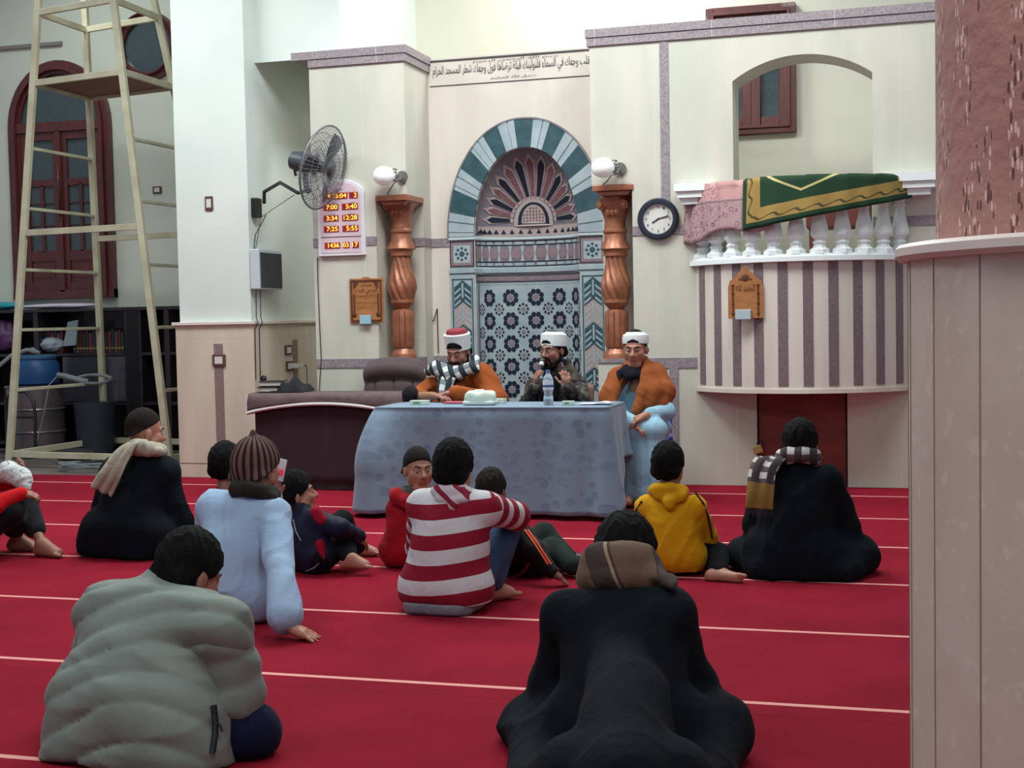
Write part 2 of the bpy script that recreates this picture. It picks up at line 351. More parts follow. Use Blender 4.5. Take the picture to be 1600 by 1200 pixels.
mb = MB(); a = at(-60,65,13.4); b2 = at(98,68,13.4); mb.box((a.x,13.36,b2.z-.02),(b2.x,13.42,b2.z+.02), mat('grey_rail', C(132,126,124), .6)); struct(mb, 'trim_60')
# near right pillar
PC = Vector((.513, 3.005, 0))
M_pm = mat('pillar_marble', C(192,176,166), .5, col2=C(204,190,182), nscale=5, stretch=(1,1,.6), bump=.08, bscale=30)
N, L, b = nod(M_pm); src = b.inputs['Base Color'].links[0].from_socket
tc = N.new('ShaderNodeTexCoord'); nz = N.new('ShaderNodeTexNoise'); nz.inputs['Scale'].default_value = 26; nz.inputs['Detail'].default_value = 6; L.new(tc.outputs['Object'], nz.inputs['Vector'])
rp = N.new('ShaderNodeValToRGB'); rp.color_ramp.elements[0].position = .58; rp.color_ramp.elements[1].position = .66; L.new(nz.outputs['Fac'], rp.inputs[0])
L.new(mix_n(N, L, math_n(N, L, 'MULTIPLY', rp.outputs[0], .35), src, C(222,212,204)), b.inputs['Base Color'])
NF = 22; RPL = .5
mb = MB(); vs = []; a0 = math.radians(-105)
for z in (0, 1.455):
    for i in range(NF): a = a0+2*math.pi*i/NF; vs.append((PC.x+RPL*math.cos(a), PC.y+RPL*math.sin(a), z))
mb.add(vs, [(i, (i+1)%NF, (i+1)%NF+NF, i+NF) for i in range(NF)], M_pm); struct(mb, 'wall_pillar_right')
mb = MB(); mj = mat('pillar_joint', C(140,122,112), .8)
for i in range(NF): a = a0+2*math.pi*i/NF; p = PC+Vector((RPL*math.cos(a)*1.0005, RPL*math.sin(a)*1.0005, 0)); mb.bar(p, p+Vector((0,0,1.455)), .0028, .0028, mj)
struct(mb, 'trim_61')
mb = MB(); mb.lathe([(.44,1.45),(.515,1.452),(.525,1.462),(.525,1.478),(.517,1.486),(.44,1.49)], mat('pillar_ledge', C(216,206,200), .5, col2=C(206,196,190), nscale=8), PC, 64); struct(mb, 'trim_62')
M_ps = mat('pillar_stucco', C(162,118,110), .85, col2=C(174,130,120), nscale=7, bump=.5, bscale=28, dist=.012)
N, L, b = nod(M_ps); src = b.inputs['Base Color'].links[0].from_socket
tc = N.new('ShaderNodeTexCoord'); mp = N.new('ShaderNodeMapping'); mp.inputs['Scale'].default_value = (1,1,.30); mp.inputs['Rotation'].default_value = (.3,.2,0); L.new(tc.outputs['Object'], mp.inputs[0])
for th, cc_, sc_, sd in ((.13, C(222,188,180), 95, 0), (.12, C(92,58,54), 80, 5)):
    vo = N.new('ShaderNodeTexVoronoi'); vo.inputs['Scale'].default_value = sc_; L.new(mp.outputs[0], vo.inputs['Vector'])
    nn = N.new('ShaderNodeTexNoise'); nn.inputs['Scale'].default_value = 9; L.new(mp.outputs[0], nn.inputs['Vector'])
    thr = math_n(N, L, 'MULTIPLY', math_n(N, L, 'GREATER_THAN', nn.outputs['Fac'], .50), th*2.4)
    k = math_n(N, L, 'LESS_THAN', vo.outputs['Distance'], thr)
    src = mix_n(N, L, math_n(N, L, 'MULTIPLY', k, .9), src, cc_)
L.new(src, b.inputs['Base Color'])
mb = MB(); mb.lathe([(.44,1.485),(.44,3.4)], M_ps, PC, 72); struct(mb, 'wall_pillar_right_upper')
# ---------------------------------------------------------------- mihrab
def grid(name, P, m, parent=None, pat=None, closed=False, thick=0, smooth=True):
    "surface from an nu x nv array of points, with an optional pattern coordinate per vertex"
    P = np.asarray(P, float); nu, nv = P.shape[:2]; me = bpy.data.meshes.new(name); fs = []
    for i in range(nu-(0 if closed else 1)):
        for j in range(nv-1): a = i*nv+j; b2 = ((i+1)%nu)*nv+j; fs.append((a, b2, b2+1, a+1))
    me.from_pydata(P.reshape(-1,3).tolist(), [], fs); me.materials.append(m)
    me.polygons.foreach_set('use_smooth', [smooth]*len(fs))
    if pat is not None:
        at_ = me.attributes.new('pat', 'FLOAT_VECTOR', 'POINT'); q = np.zeros((nu*nv,3)); q[:, :2] = np.asarray(pat).reshape(-1,2); at_.data.foreach_set('vector', q.ravel())
    me.update(); o = bpy.data.objects.new(name, me); COL.objects.link(o)
    if parent: o.parent = parent; o.matrix_parent_inverse = parent.matrix_world.inverted()
    if thick: s = o.modifiers.new('thick', 'SOLIDIFY'); s.thickness = thick; s.offset = 0
    return o
ND = .27
def halfw(z):
    if z <= MZ: return MR
    s = min(1, max(0, (z-MZ)/IN_H))**(1/.97); return max(MR*math.sqrt(max(0, 1-s*s))**.93, .004)
def nx(x, z, off=0):
    a = halfw(z); s = max(-1, min(1, (x-MX)/a)); d = ND*(a/MR if z > MZ else 1); r = math.sqrt(max(0, 1-s*s))
    return Vector((MX+(a-off*1.0)*s, BY+.01+max(0, (d-off))*r, z))
def nt(t, z, off=0):
    a = halfw(z); d = ND*(a/MR if z > MZ else 1); t = math.radians(t)
    return Vector((MX+(a-off)*math.sin(t), BY+.01+(d-off)*math.cos(t), z))
Mi_l = mat('mihrab_pale_marble', C(158,174,182), .4, col2=C(174,188,194), nscale=8)
Mi_t = mat('mihrab_teal_marble', C(46,76,86), .35, col2=C(60,92,100), nscale=10)
Mi_n = mat('mihrab_navy', C(22,34,52), .35)
Mi_p = mat('mihrab_dusty_pink', C(136,116,124), .5, col2=C(150,128,134), nscale=30)
Mi_g = mat('mihrab_mauve_grey', C(118,112,122), .5, col2=C(134,126,134), nscale=14)
Mi_b = mat('mihrab_beige', C(176,160,158), .5)
Mi_r = mat('mihrab_rose', C(112,74,84), .5, col2=C(132,92,100), nscale=30)
mih = empty('mihrab', (MX, BY, 0)); tag(mih, 'arched prayer niche with teal and white striped arch and star-tile inlay', 'prayer niche')
def lining(name, z0, z1, m, nz=2, off=0):
    return grid(name, [[nt(-90+180*i/40, z0+(z1-z0)*j/nz, off) for j in range(nz+1)] for i in range(41)], m, mih, thick=0)
lining('tile_panel_ground', 0, 1.72, Mi_l, 1)
dz = [2.05+(.745+MZ-2.05)*(1-(1-k/24)**1.8) for k in range(25)]
grid('dome_lining', [[nt(-90+180*i/40, z) for z in dz] for i in range(41)], Mi_g, mih)
class Inlay(MB):
    def poly(s, pts, m, off, mp):   # pts in (a, b) mapped by mp(a, b, off)
        s.add([mp(a, b2, off) for a, b2 in pts], [list(range(len(pts)))], m)
def ng(cx, cz, r, n, a0=0, sx=1): return [(cx+sx*r*math.cos(a0+2*math.pi*k/n), cz+r*math.sin(a0+2*math.pi*k/n)) for k in range(n)]
def star(cx, cz, r, r2, n, a0=0, sx=1): return [(cx+sx*(r if k%2 == 0 else r2)*math.cos(a0+math.pi*k/n), cz+(r if k%2 == 0 else r2)*math.sin(a0+math.pi*k/n)) for k in range(2*n)]
def fan(s, pts, m, off, mp, cx, cz):
    vs = [mp(cx, cz, off)]+[mp(a, b2, off) for a, b2 in pts]; n = len(pts)
    s.add(vs, [(0, 1+i, 1+(i+1)%n) for i in range(n)], m)
I = Inlay(); DEG = 1/.0081   # degrees of t per metre of arc, about
cols = (-58, -29, 0, 29, 58)
for c0 in cols:
    for r in range(8):
        z = 1.53-.203*r; 
        for k in range(8):
            a = math.pi/8+k*math.pi/4; I.poly(ng(c0+DEG*.056*math.cos(a), z+.056*math.sin(a), .0245, 6, a, DEG), Mi_n, .004, nt)
        fan(I, star(c0, z, .038, .019, 8, 0, DEG), Mi_p, .004, nt, c0, z)
for c0 in (-72.5, -43.5, -14.5, 14.5, 43.5, 72.5):
    for r in range(8):
        z = 1.53-.203*(r+.5)
        fan(I, star(c0, z, .026, .014, 8, 0, DEG), Mi_p, .004, nt, c0, z)
        for k in range(8):
            a = k*math.pi/4; I.poly(ng(c0+DEG*  .043*math.cos(a), z+.043*math.sin(a), .0135, 4, a, DEG), Mi_n, .004, nt)
for c0 in range(-75, 76, 3):
    I.poly(ng(c0, 1.645, .006, 3, math.pi/2*(1 if c0 % 2 else -1), DEG), Mi_n, .004, nt)
def band(s, t0, t1, z0, z1, m, off, n=12):
    vs = []; 
    for i in range(n+1):
        t = t0+(t1-t0)*i/n; vs += [nt(t, z0, off), nt(t, z1, off)]
    s.add(vs, [(2*i, 2*i+2, 2*i+3, 2*i+1) for i in range(n)], m)
band(I, -90, 90, 1.665, 1.735, Mi_g, .003, 24); band(I, -90, 90, 1.668, 1.674, Mi_n, .005, 24); band(I, -90, 90, 1.722, 1.728, Mi_n, .005, 24)
for k in range(9): band(I, -84+19*k, -84+19*k+15, 1.684, 1.712, Mi_p, .006, 3)
for t0, t1, m in ((-83,-80,Mi_g), (-79.5,-78.7,Mi_n), (80,83,Mi_g), (78.7,79.5,Mi_n)): band(I, t0, t1, 0, 1.665, m, .005, 1)
I.build('tile_inlay', mih, fix=False)
# frieze
I = Inlay(); band(I, -90, 90, 1.80, 2.03, Mi_g, .004, 24)
for z0, z1, m in ((1.80,1.81,Mi_n), (1.84,1.85,Mi_n), (1.985,1.995,Mi_n), (2.02,2.03,Mi_n)): band(I, -90, 90, z0, z1, m, .006, 24)
for z in (1.812, 1.997):
    for k in range(14): band(I, -86+12.6*k, -86+12.6*k+9.6, z, z+.024, Mi_l, .007, 2)
for k in range(12):
    c0 = -78+14.2*k
    I.poly([(c0-7.1-2.2,1.85),(c0-7.1+2.2,1.85),(c0-7.1+.6,1.918),(c0-7.1+2.2,1.985),(c0-7.1-2.2,1.985),(c0-7.1-.6,1.918)], Mi_l, .007, nt)
    fan(I, star(c0, 1.918, .056, .045, 8, 0, DEG), Mi_p, .008, nt, c0, 1.918)
I.build('frieze', mih, fix=False)
def mould(name, z0, z1, proud, m):
    mb = MB(); pts = [(MX-MRO-.005, BY)]
    path = [(MX-MRO-.005, BY-proud), (MX-MR, BY-proud)]+[tuple(nt(t, z0, proud)[:2]) for t in range(-84, 85, 7)]+[(MX+MR, BY-proud), (MX+MRO+.005, BY-proud)]
    P = []
    for (x, y) in path:
        P.append([(x, y+proud*1.0, z0), (x, y, z0+(z1-z0)*.25), (x, y, z0+(z1-z0)*.8), (x, y+proud, z1)])
    grid(name, P, m, mih, smooth=False)
mould('moulding', 1.735, 1.80, .022, Mi_l); mould('moulding', 2.03, 2.066, .026, mat('mihrab_white_marble', C(196,210,214), .4))
# semi dome fan
I = Inlay(); FX, FZ = MX, 2.20
def rim(phi):
    lo, hi = 0, 1.2
    for _ in range(24):
        m_ = (lo+hi)/2; x, z = FX+m_*math.cos(phi), FZ+m_*math.sin(phi)
        if z-MZ < IN_H and z > MZ-.2 and abs(x-MX) < halfw(z): lo = m_
        else: hi = m_
    return lo
def wedge(s, p0, p1, r0, r1, m, off, n=10, tip=.03):
    vs = []
    pc = (p0+p1)/2
    for i in range(n+1):
        r = r0+(r1-r0)*i/n; w = (p1-p0)/2*(1 if i < n else .45)
        for q in (pc-w, pc, pc+w): vs.append(nx(FX+r*math.cos(q), FZ+r*math.sin(q), off))
    vs.append(nx(FX+(r1+tip)*math.cos(pc), FZ+(r1+tip)*math.sin(pc), off))
    fs = [(3*i+j, 3*i+3+j, 3*i+4+j, 3*i+1+j) for i in range(n) for j in (0, 1)]+[(3*n, 3*n+3, 3*n+1), (3*n+1, 3*n+3, 3*n+2)]
    s.add(vs, fs, m)
NW = 15
for k in range(NW):
    p = math.radians(-4+188*(k+.5)/NW); hw = math.radians(188/NW/2); R1 = rim(p)*.89
    wedge(I, p-hw*.86, p+hw*.86, .19, R1, Mi_b, .006); wedge(I, p-hw*.60, p+hw*.66, .215, R1-.025, Mi_n if k%2 == 0 else Mi_r, .010, tip=.02)
def ar2(w, h, z, n=12): return [(FX+w*math.cos(math.pi*i/n), z+h*math.sin(math.pi*i/n)**.85) for i in range(n+1)]
fan(I, ar2(.185,.235,2.155), Mi_b, .013, nx, FX, 2.2); fan(I, ar2(.15,.2,2.162), Mi_n, .017, nx, FX, 2.2); fan(I, ar2(.115,.16,2.18), Mi_b, .021, nx, FX, 2.2)
for r in range(5):
    z = 2.19+.028*r; w = .115*math.sqrt(max(0, 1-((z+.02-2.18)/.16)**2)); n = int(w/.016)
    for i in range(-n, n+1): I.poly([(FX+i*.03-.012,z),(FX+i*.03+.012,z),(FX+i*.03,z+.022)] if abs(i*.03)+.012 < w+.01 else [(FX,z),(FX+.001,z),(FX,z+.001)], Mi_r, .024, nx)
vs = []
for i in range(31):
    x = MX-MR*.985+2*MR*.985*i/30; vs += [nx(x, 2.068, .008), nx(x, 2.155, .008)]
I.add(vs, [(2*i, 2*i+2, 2*i+3, 2*i+1) for i in range(30)], Mi_b)
for k in range(16):
    t = -80+160*k/15; x = MX+MR*.97*math.sin(math.radians(t)); w = .022
    I.poly([(x-w,2.09),(x+w,2.09),(x,2.13)], Mi_n, .012, nx)
I.build('dome_inlay', mih, fix=False)
# voussoirs
def ap(w, h, t): 
    s, c_ = math.sin(t), math.cos(t); return (MX+w*(abs(c_)**.93)*(1 if c_ > 0 else -1), MZ+h*abs(s)**.97)
NVS = 15
for k in range(NVS):
    mm = Mi_l if k%2 == 0 else Mi_t; t0, t1 = math.pi*k/NVS, math.pi*(k+1)/NVS; mb = MB()
    sub = [(0,1,.028)] if k%2 else [(0,.36,.03),(.36,.44,.02),(.44,.8,.03),(.8,1,.024)]
    for f0, f1, d in sub:
        q = [t0+(t1-t0)*(f0+(f1-f0)*i/3) for i in range(4)]
        pts = [ap(MR, IN_H, t) for t in q]+[ap(MRO, OUT_H, t) for t in reversed(q)]
        mb.prism(pts, BY-d, BY+.01, mm)
    mb.build('voussoir', mih)
mb = MB()
for i in range(40):
    t0, t1 = math.pi*i/40, math.pi*(i+1)/40; mb.prism([ap(MRO, OUT_H, t0), ap(MRO+.014, OUT_H+.014, t0), ap(MRO+.014, OUT_H+.014, t1), ap(MRO, OUT_H, t1)], BY-.034, BY+.01, Mi_g)
mb.build('arch_border', mih)
fp = lambda a, b2, off: Vector((a, BY-.012-off, b2))
for s in (-1, 1):
    xa, xb = sorted((MX+s*(MR+.004), MX+s*MRO)); xc = (xa+xb)/2; hw = (xb-xa)/2
    mb = MB(); mb.box((xa,BY-.012,1.80),(xb,BY+.02,2.03), Mi_p); I = Inlay(); merge(I, mb)
    for r, m, o_ in ((hw-.004, Mi_n, .001), (hw-.012, Mi_p, .002), (hw-.036, Mi_l, .003)): I.poly([(xc-r,1.915-r),(xc+r,1.915-r),(xc+r,1.915+r),(xc-r,1.915+r)], m, o_, fp)
    for k in range(8): a = k*math.pi/4; I.poly(ng(xc+.05*math.cos(a), 1.915+.05*math.sin(a), .0155, 4, a), Mi_t, .005, fp)
    I.poly(ng(xc, 1.915, .026, 8), Mi_t, .005, fp); I.build('corner_block', mih, fix=False)
    I = Inlay(); mb = MB(); mb.box((xa,BY-.012,0),(xb,BY+.02,1.735), Mi_l); merge(I, mb)
    for x0, x1, z0, z1 in ((xa+.018,xa+.028,0,1.70),(xb-.028,xb-.018,0,1.70),(xa+.018,xb-.018,1.69,1.70)): I.poly([(x0,z0),(x1,z0),(x1,z1),(x0,z1)], Mi_t, .003, fp)
    xl, xr, w_ = xa+.034, xb-.034, (xb-xa)/2-.034
    for k in range(9):
        z1 = 1.625-.192*k; z0 = z1-.19; m = Mi_t if k%2 == 0 else Mi_b; sl = .062
        if k == 0: I.poly([(xl,z1),(xl,z1+.06),(xc,z1+.06)], Mi_l, .003, fp)
        I.poly([(xl,z0),(xc,z0+sl),(xc,z1+sl),(xl,z1)], m, .003, fp); I.poly([(xc,z0+sl),(xr,z0),(xr,z1),(xc,z1+sl)], m, .003, fp)
        I.poly([(xc-.008,z0+sl+.035),(xc+.008,z0+sl+.035),(xc+.008,z1+sl-.025),(xc-.008,z1+sl-.025)], Mi_l, .005, fp)
        for j in range(3):
            zz = z0+.022+.052*j; e1 = .020
            I.poly([(xl+.004,zz),(xc-.018,zz+sl*.74),(xc-.018,zz+sl*.74+e1),(xl+.004,zz+e1)], Mi_l, .005, fp); I.poly([(xc+.018,zz+sl*.74),(xr-.004,zz),(xr-.004,zz+e1),(xc+.018,zz+sl*.74+e1)], Mi_l, .005, fp)
    I.build('jamb', mih, fix=False)
# inscription
m_ink = mat('inscription_ink', C(66,70,70), .6)
ins = empty('wall_inscription', (MX, BY, 3.4)); tag(ins, 'black Arabic inscription in three lines above the prayer niche', 'inscription')
X0 = LX1+.02; XR = RX0-.13
def line_z(y): return at(800, y, BY-.006).z
U, V = (1,0,0), (0,0,1)
zt, zb = at(800,88,BY).z, at(800,126,BY).z
mb = MB(); mb.box((X0,BY-.012,zt),(-2.3,BY,zt+.012), m_ink); mb.build('upper_rule', ins)
mb = MB(); mb.box((X0,BY-.008,zb-.006),(-2.3,BY,zb), m_ink); mb.build('lower_rule', ins)
def ln(s, xa, xb, yc, h, name='lettering_line', Y=BY-.006):
    a, b2 = at(xa, yc, Y), at(xb, yc, Y); zc = at(800, yc, Y).z
    t = text(s, m_ink, (a.x, Y, zc-h/2), U, V, b2.x-a.x, h, .002); t.build(name, ins, fix=False)
ln('بسم الله الرحمن الرحيم', 739, 872, 91.5, .036)
ln('تقلب وجهك في السماء فلنولينك قبلة ترضاها فول وجهك شطر المسجد الحرام', 676, 924, 105, .115)
ln('صدق الله العظيم', 767, 838, 119.5, .036)
# ---------------------------------------------------------------- copper columns
M_cop = mat('copper_paint', C(178,116,88), .36, metal=.3, col2=C(154,96,74), nscale=12, bump=.08, bscale=60)
M_cop2 = mat('pale_copper', C(196,130,90), .3, metal=.5)  # paler, shinier copper for the volute eyes
def column(name, cx, cy, x0, x1, label, px):
    e = empty(name, (cx, cy, 0)); tag(e, label, 'column', 'copper columns beside the prayer niche')
    zz = lambda y: at(px, y, cy).z
    q = lambda L: [(r, zz(y)) for r, y in L]
    mb = MB(); mb.box((x0+.006,10.585,NZ-.05),(x1+.012,10.995,NZ-.004), M_cop); mb.prism([(x0+.03,NZ-.05),(x1-.01,NZ-.05),(x1-.04,NZ-.085),(x0+.06,NZ-.085)], 10.62, 10.96, M_cop); mb.build('abacus', e, .004)
    mb = MB(); mb.lathe(q([(.085,361),(.088,352),(.082,348),(.095,338),(.12,325),(.128,316),(.128,309)]), M_cop, (cx,cy,0), 32)
    for s in (-1, 1):
        mb.lathe([(.033,-.03),(.04,-.02),(.04,.02),(.033,.03)], M_cop, (cx+s*.095, cy-.075, zz(321)), 20, (0,1,0)); mb.lathe([(.014,-.012),(.018,.0),(.01,.012)], M_cop2, (cx+s*.095, cy-.115, zz(321)), 14, (0,1,0))
    for s in (-1, 0, 1): mb.sphere((cx+s*.035, cy-.10, zz(333)), .022, M_cop, sc=(1,.7,1.4))
    mb.tube([(cx-.1,cy-.1,zz(313)),(cx,cy-.125,zz(316)),(cx+.1,cy-.1,zz(313))], .01, M_cop); mb.build('capital', e)
    mb = MB(); mb.lathe(q([(.098,400),(.1,392),(.125,389),(.118,385),(.092,376),(.088,366),(.1,363),(.1,360),(.086,357),(.086,348)]), M_cop, (cx,cy,0), 32); mb.build('necking', e)
    prof = [(.078+.040*math.exp(-((y-448)/22)**2), y) for y in range(468, 398, -2)]
    mb = MB(); mb.lathe(q(prof), M_cop, (cx,cy,0), 72, twist=lambda a, z: 1+.16*abs(math.sin(5*a+z*17))-.08); mb.build('twisted_shaft', e)
    mb = MB(); mb.lathe(q([(.085,486),(.06,482),(.085,478),(.105,473),(.105,469),(.08,466)]), M_cop, (cx,cy,0), 32); mb.build('ring', e)
    mb = MB(); mb.lathe(q([(.09,543),(.098,538),(.098,492),(.09,486)]), M_cop, (cx,cy,0), 96, twist=lambda a, z: 1-.1*(abs(math.sin(6*a))<.3)); mb.build('fluted_shaft', e)
    mb = MB(); mb.lathe(q([(.112,560),(.112,554),(.105,551),(.085,546),(.078,541)]), M_cop, (cx,cy,0), 32); mb.build('base', e)
    z = zz(560); mb = MB(); mb.box((cx-.13,cy-.13,0),(cx+.13,cy+.13,z-.02), M_marble); mb.box((cx-.14,cy-.14,z-.03),(cx+.14,cy+.14,z), M_band); mb.build('pedestal', e)
column('column', -4.10+.0, 10.83, NX, LX1, 'copper painted column with twisted shaft in the corner left of the niche', 630)
column('column', -2.235, 10.83, RX0, RXN, 'copper painted column with twisted shaft in the corner right of the niche', 965)
def globe(px, py, label):
    c = at(px, py, 10.45); e = empty('wall_lamp', c); tag(e, label, 'wall lamp', 'globe lamps above the copper columns')
    MATS.get('opal'); mo = mat('opal_glass', C(244,246,246), .25, coat=.4, emit=(1,1,.98), estr=.12)
    mb = MB(); mb.sphere(c, .088, mo, sc=(1.08,1,.92)); mb.build('globe', e)
    mm = mat('pewter', C(120,116,112), .4, metal=.6); mb = MB(); w = c+Vector((.11,.14,.0))
    mb.lathe([(.02,0),(.05,.012),(.05,.02)], mm, (w.x,10.598,w.z), 20, (0,-1,0)); mb.tube([w, w+Vector((0,-.06,-.03)), c+Vector((.06,0,-.04))], .009, mm)
    for k in range(6):
        a = k*1.05; mb.tube([c+Vector((.085+.02*math.cos(a+j), .02, .03*math.sin(a)+.035*math.sin(a+j))) for j in (0,1,2,3)], .006, mm)
    for k in range(5): mb.sphere(c+Vector((.1+.02*math.cos(k*1.3), .0, .05*math.sin(k*1.3))), .011, mm, 8, 6)
    mb.build('bracket', e)
    mb = MB(); mb.tube([c+Vector((.05,.1,-.05)), c+Vector((.0,.13,-.1)), Vector((c.x-.03,10.585,NZ))], .004, M_dark); mb.build('wire', e)
globe(600, 275, 'white globe wall lamp above the left copper column'); globe(942, 262, 'white globe wall lamp above the right copper column')
# ---------------------------------------------------------------- pulpit balcony
M_mw = marble('balcony_marble', C(208,196,186), C(220,210,202), None)
M_mp = mat('balcony_purple_granite', C(108,92,98), .5, col2=C(130,110,114), nscale=50)
pul = empty('pulpit_balcony', (-.745, 10.6, 0)); tag(pul, 'bowed balcony with striped marble drum and white balustrade on the right wall', 'balcony')
QX0, QX1, QB = -1.545, .06, .40
QC = (QX0+QX1)/2; QW = (QX1-QX0)/2; QR = (QW*QW+QB*QB)/(2*QB); TH = math.asin(QW/QR)
def qp(u, dr=0): a = -TH+2*TH*u; return (QC+(QR+dr)*math.sin(a), 10.6+(QR-QB)-(QR+dr)*math.cos(a))
ZB0, ZB1 = .765, 1.735
segs = []; edges = []; pos = [.012,.03,.062,.102]
NST = 10
mb = MB()
# stripes of equal arc
u0 = 0.0; pitch = 1/10.05; uu = .02
def arcprism(mb, ua, ub, r0, r1, z0, z1, m, n=3):
    for i in range(n):
        a, b2 = ua+(ub-ua)*i/n, ua+(ub-ua)*(i+1)/n
        mb.prism([qp(a, r0), qp(b2, r0), qp(b2, r1), qp(a, r1)], z0, z1, m, 'z')
arcprism(mb, 0, 1, -.06, 0, ZB0, ZB1, M_mw, 30)
mb.prism([qp(i/30, -.05) for i in range(31)], ZB0+.001, ZB0+.05, M_mw, 'z')
mb.build('drum', pul)
for k in range(NST):
    ua = .028+k*pitch; mb = MB(); arcprism(mb, ua, ua+pitch*.40, -.01, .004, ZB0+.035, ZB1-.01, M_mp, 3); mb.build('granite_stripe', pul, fix=False)
mb = MB(); arcprism(mb, 0, 1, -.3, .012, ZB0-.02, ZB0+.012, M_mw, 30); mb.build('lower_rim', pul)
mb = MB(); mb.prism([qp(i/30, -.03) for i in range(31)], ZB1-.06, ZB1, M_mw, 'z'); mb.build('balcony_floor', pul)
mb = MB(); arcprism(mb, -.01, 1.01, -.12, .045, ZB1-.005, ZB1+.03, M_plaster, 30); arcprism(mb, -.005, 1.005, -.11, .02, ZB1+.03, ZB1+.05, M_plaster, 30); mb.build('base_rail', pul)
HZ0, HZ1 = 2.245, 2.335
bprof = [(.062,0),(.062,.035),(.045,.05),(.036,.075),(.04,.09),(.045,.1),(.034,.12),(.034,.13),(.056,.165),(.058,.19),(.052,.25),(.036,.35),(.028,.42),(.036,.435),(.042,.45),(.03,.465),(.034,.49),(.045,.52),(.05,.53),(.05,.57)]
for k in range(11):
    u = .022+k*.0955; x, y = qp(u, -.045); a = -TH+2*TH*u; sc_ = (HZ0-ZB1-.05)/.57
    mb = MB(); mb.lathe([(r*1.22, z*sc_) for r, z in bprof], M_plaster, (x, y, ZB1+.05), 8, smooth=False, a0=math.pi/8-0*a); mb.build('baluster', pul, fix=True)
mb = MB()
arcprism(mb, .0, 1.0, -.14, .05, HZ0+.02, HZ1-.02, M_plaster, 30); arcprism(mb, .0, 1.0, -.12, .03, HZ0, HZ0+.02, M_plaster, 30); arcprism(mb, 0, 1, -.13, .04, HZ1-.02, HZ1, M_plaster, 30)
for xa, xb in ((-1.66,-1.40),(-.12,.25)):
    mb.box((xa,10.43,HZ0+.01),(xb,10.6,HZ1), M_plaster); mb.box((xa+.03,10.46,HZ0-.04),(xb-.03,10.6,HZ0+.01), M_plaster); mb.box((xa-.02,10.41,HZ1-.03),(xb+.02,10.6,HZ1+.03), M_plaster)
mb.build('handrail', pul)
# rugs hung over the handrail
def hung(name, us, top, hang, m, label, cat, pat, nz=22, back=.25, r=.06, nu=60, group=None):
    P = []; Q = []
    for i in range(nu+1):
        f = i/nu; u = us[0]+(us[1]-us[0])*f; zb = hang(f); row = []; qr = []
        L_ = top-zb
        for j in range(nz+1):
            s = -back+(L_+back)*j/nz; w = .010*math.sin(f*38+1.2*math.sin(f*9))*max(0, min(1, s/.25))
            if s < -.1: rr, z = -.155, top+(s+.1)
            elif s < 0: rr, z = -.155+(s+.1)/.1*.21, top+.012
            else: rr, z = r-.005+w+.02*min(1,s*3), top-s
            if -.1 <= s < 0: z = top+.012
            x, y = qp(u, rr+.02); row.append((x, y, z)); qr.append((f, s))
        P.append(row); Q.append(qr)
    o = grid(name, P, m, None, pat=Q, thick=.008); tag(o, label, cat, group); return o
def patn(m):
    N, L, b = nod(m); a = N.new('ShaderNodeAttribute'); a.attribute_name = 'pat'; s = N.new('ShaderNodeSeparateXYZ'); L.new(a.outputs['Vector'], s.inputs[0]); return N, L, b, s.outputs[0], s.outputs[1], s.outputs[2]
mg = mat('green_velvet_rug', C(22,62,34), .9, sheen=.1); N, L, b, f, s, _ = patn(mg)
gold = C(158,128,68); dgr = C(18,54,30)
# pattern coordinate: f along 0..1, s metres from rail top
lm = 1.32
a_ = math_n(N, L, 'MULTIPLY', f, lm); e1 = math_n(N, L, 'MINIMUM', a_, math_n(N, L, 'SUBTRACT', lm, a_))
hg = math_n(N, L, 'SUBTRACT', math_n(N, L, 'ADD', .37, math_n(N, L, 'MULTIPLY', f, -.22)), s)     # distance from the lower hem
dm = math_n(N, L, 'MINIMUM', e1, hg)
inb = math_n(N, L, 'MULTIPLY', math_n(N, L, 'GREATER_THAN', dm, .035), math_n(N, L, 'LESS_THAN', dm, .135))
wv = math_n(N, L, 'MULTIPLY', math_n(N, L, 'SINE', math_n(N, L, 'MULTIPLY', math_n(N, L, 'ADD', a_, s), 48)), .012)
sc1 = math_n(N, L, 'COMPARE', math_n(N, L, 'ADD', dm, wv), .062, .006)
ch = math_n(N, L, 'COMPARE', math_n(N, L, 'SUBTRACT', s, math_n(N, L, 'MULTIPLY', math_n(N, L, 'ABSOLUTE', math_n(N, L, 'SUBTRACT', f, .33)), -.55)), .095, .009)
ch = math_n(N, L, 'MULTIPLY', ch, math_n(N, L, 'GREATER_THAN', dm, .14))
c = mix_n(N, L, inb, dgr, gold); c = mix_n(N, L, math_n(N, L, 'MULTIPLY', sc1, inb), c, C(74,66,38)); c = mix_n(N, L, ch, c, C(190,178,120)); L.new(c, b.inputs['Base Color'])
ut = lambda x: (x-QX0)/(QX1-QX0)
hung('prayer_rug', (.305,.965), HZ1+.01, lambda f: HZ1-(.37-.22*f), mg, 'green velvet prayer rug with gold border hung over the balcony rail', 'rug', None)
mp_ = mat('pink_rug', C(186,150,150), .95, bump=.5, bscale=90); N, L, b, f, s, _ = patn(mp_)
vo = N.new('ShaderNodeTexVoronoi'); vo.inputs['Scale'].default_value = 1; cb = N.new('ShaderNodeCombineXYZ'); L.new(math_n(N, L, 'MULTIPLY', f, 16), cb.inputs[0]); L.new(math_n(N, L, 'MULTIPLY', s, 17), cb.inputs[1]); L.new(cb.outputs[0], vo.inputs['Vector'])
ring = math_n(N, L, 'COMPARE', vo.outputs['Distance'], .28, .07); bandk = math_n(N, L, 'GREATER_THAN', s, .13)
st = math_n(N, L, 'COMPARE', s, .135, .006)
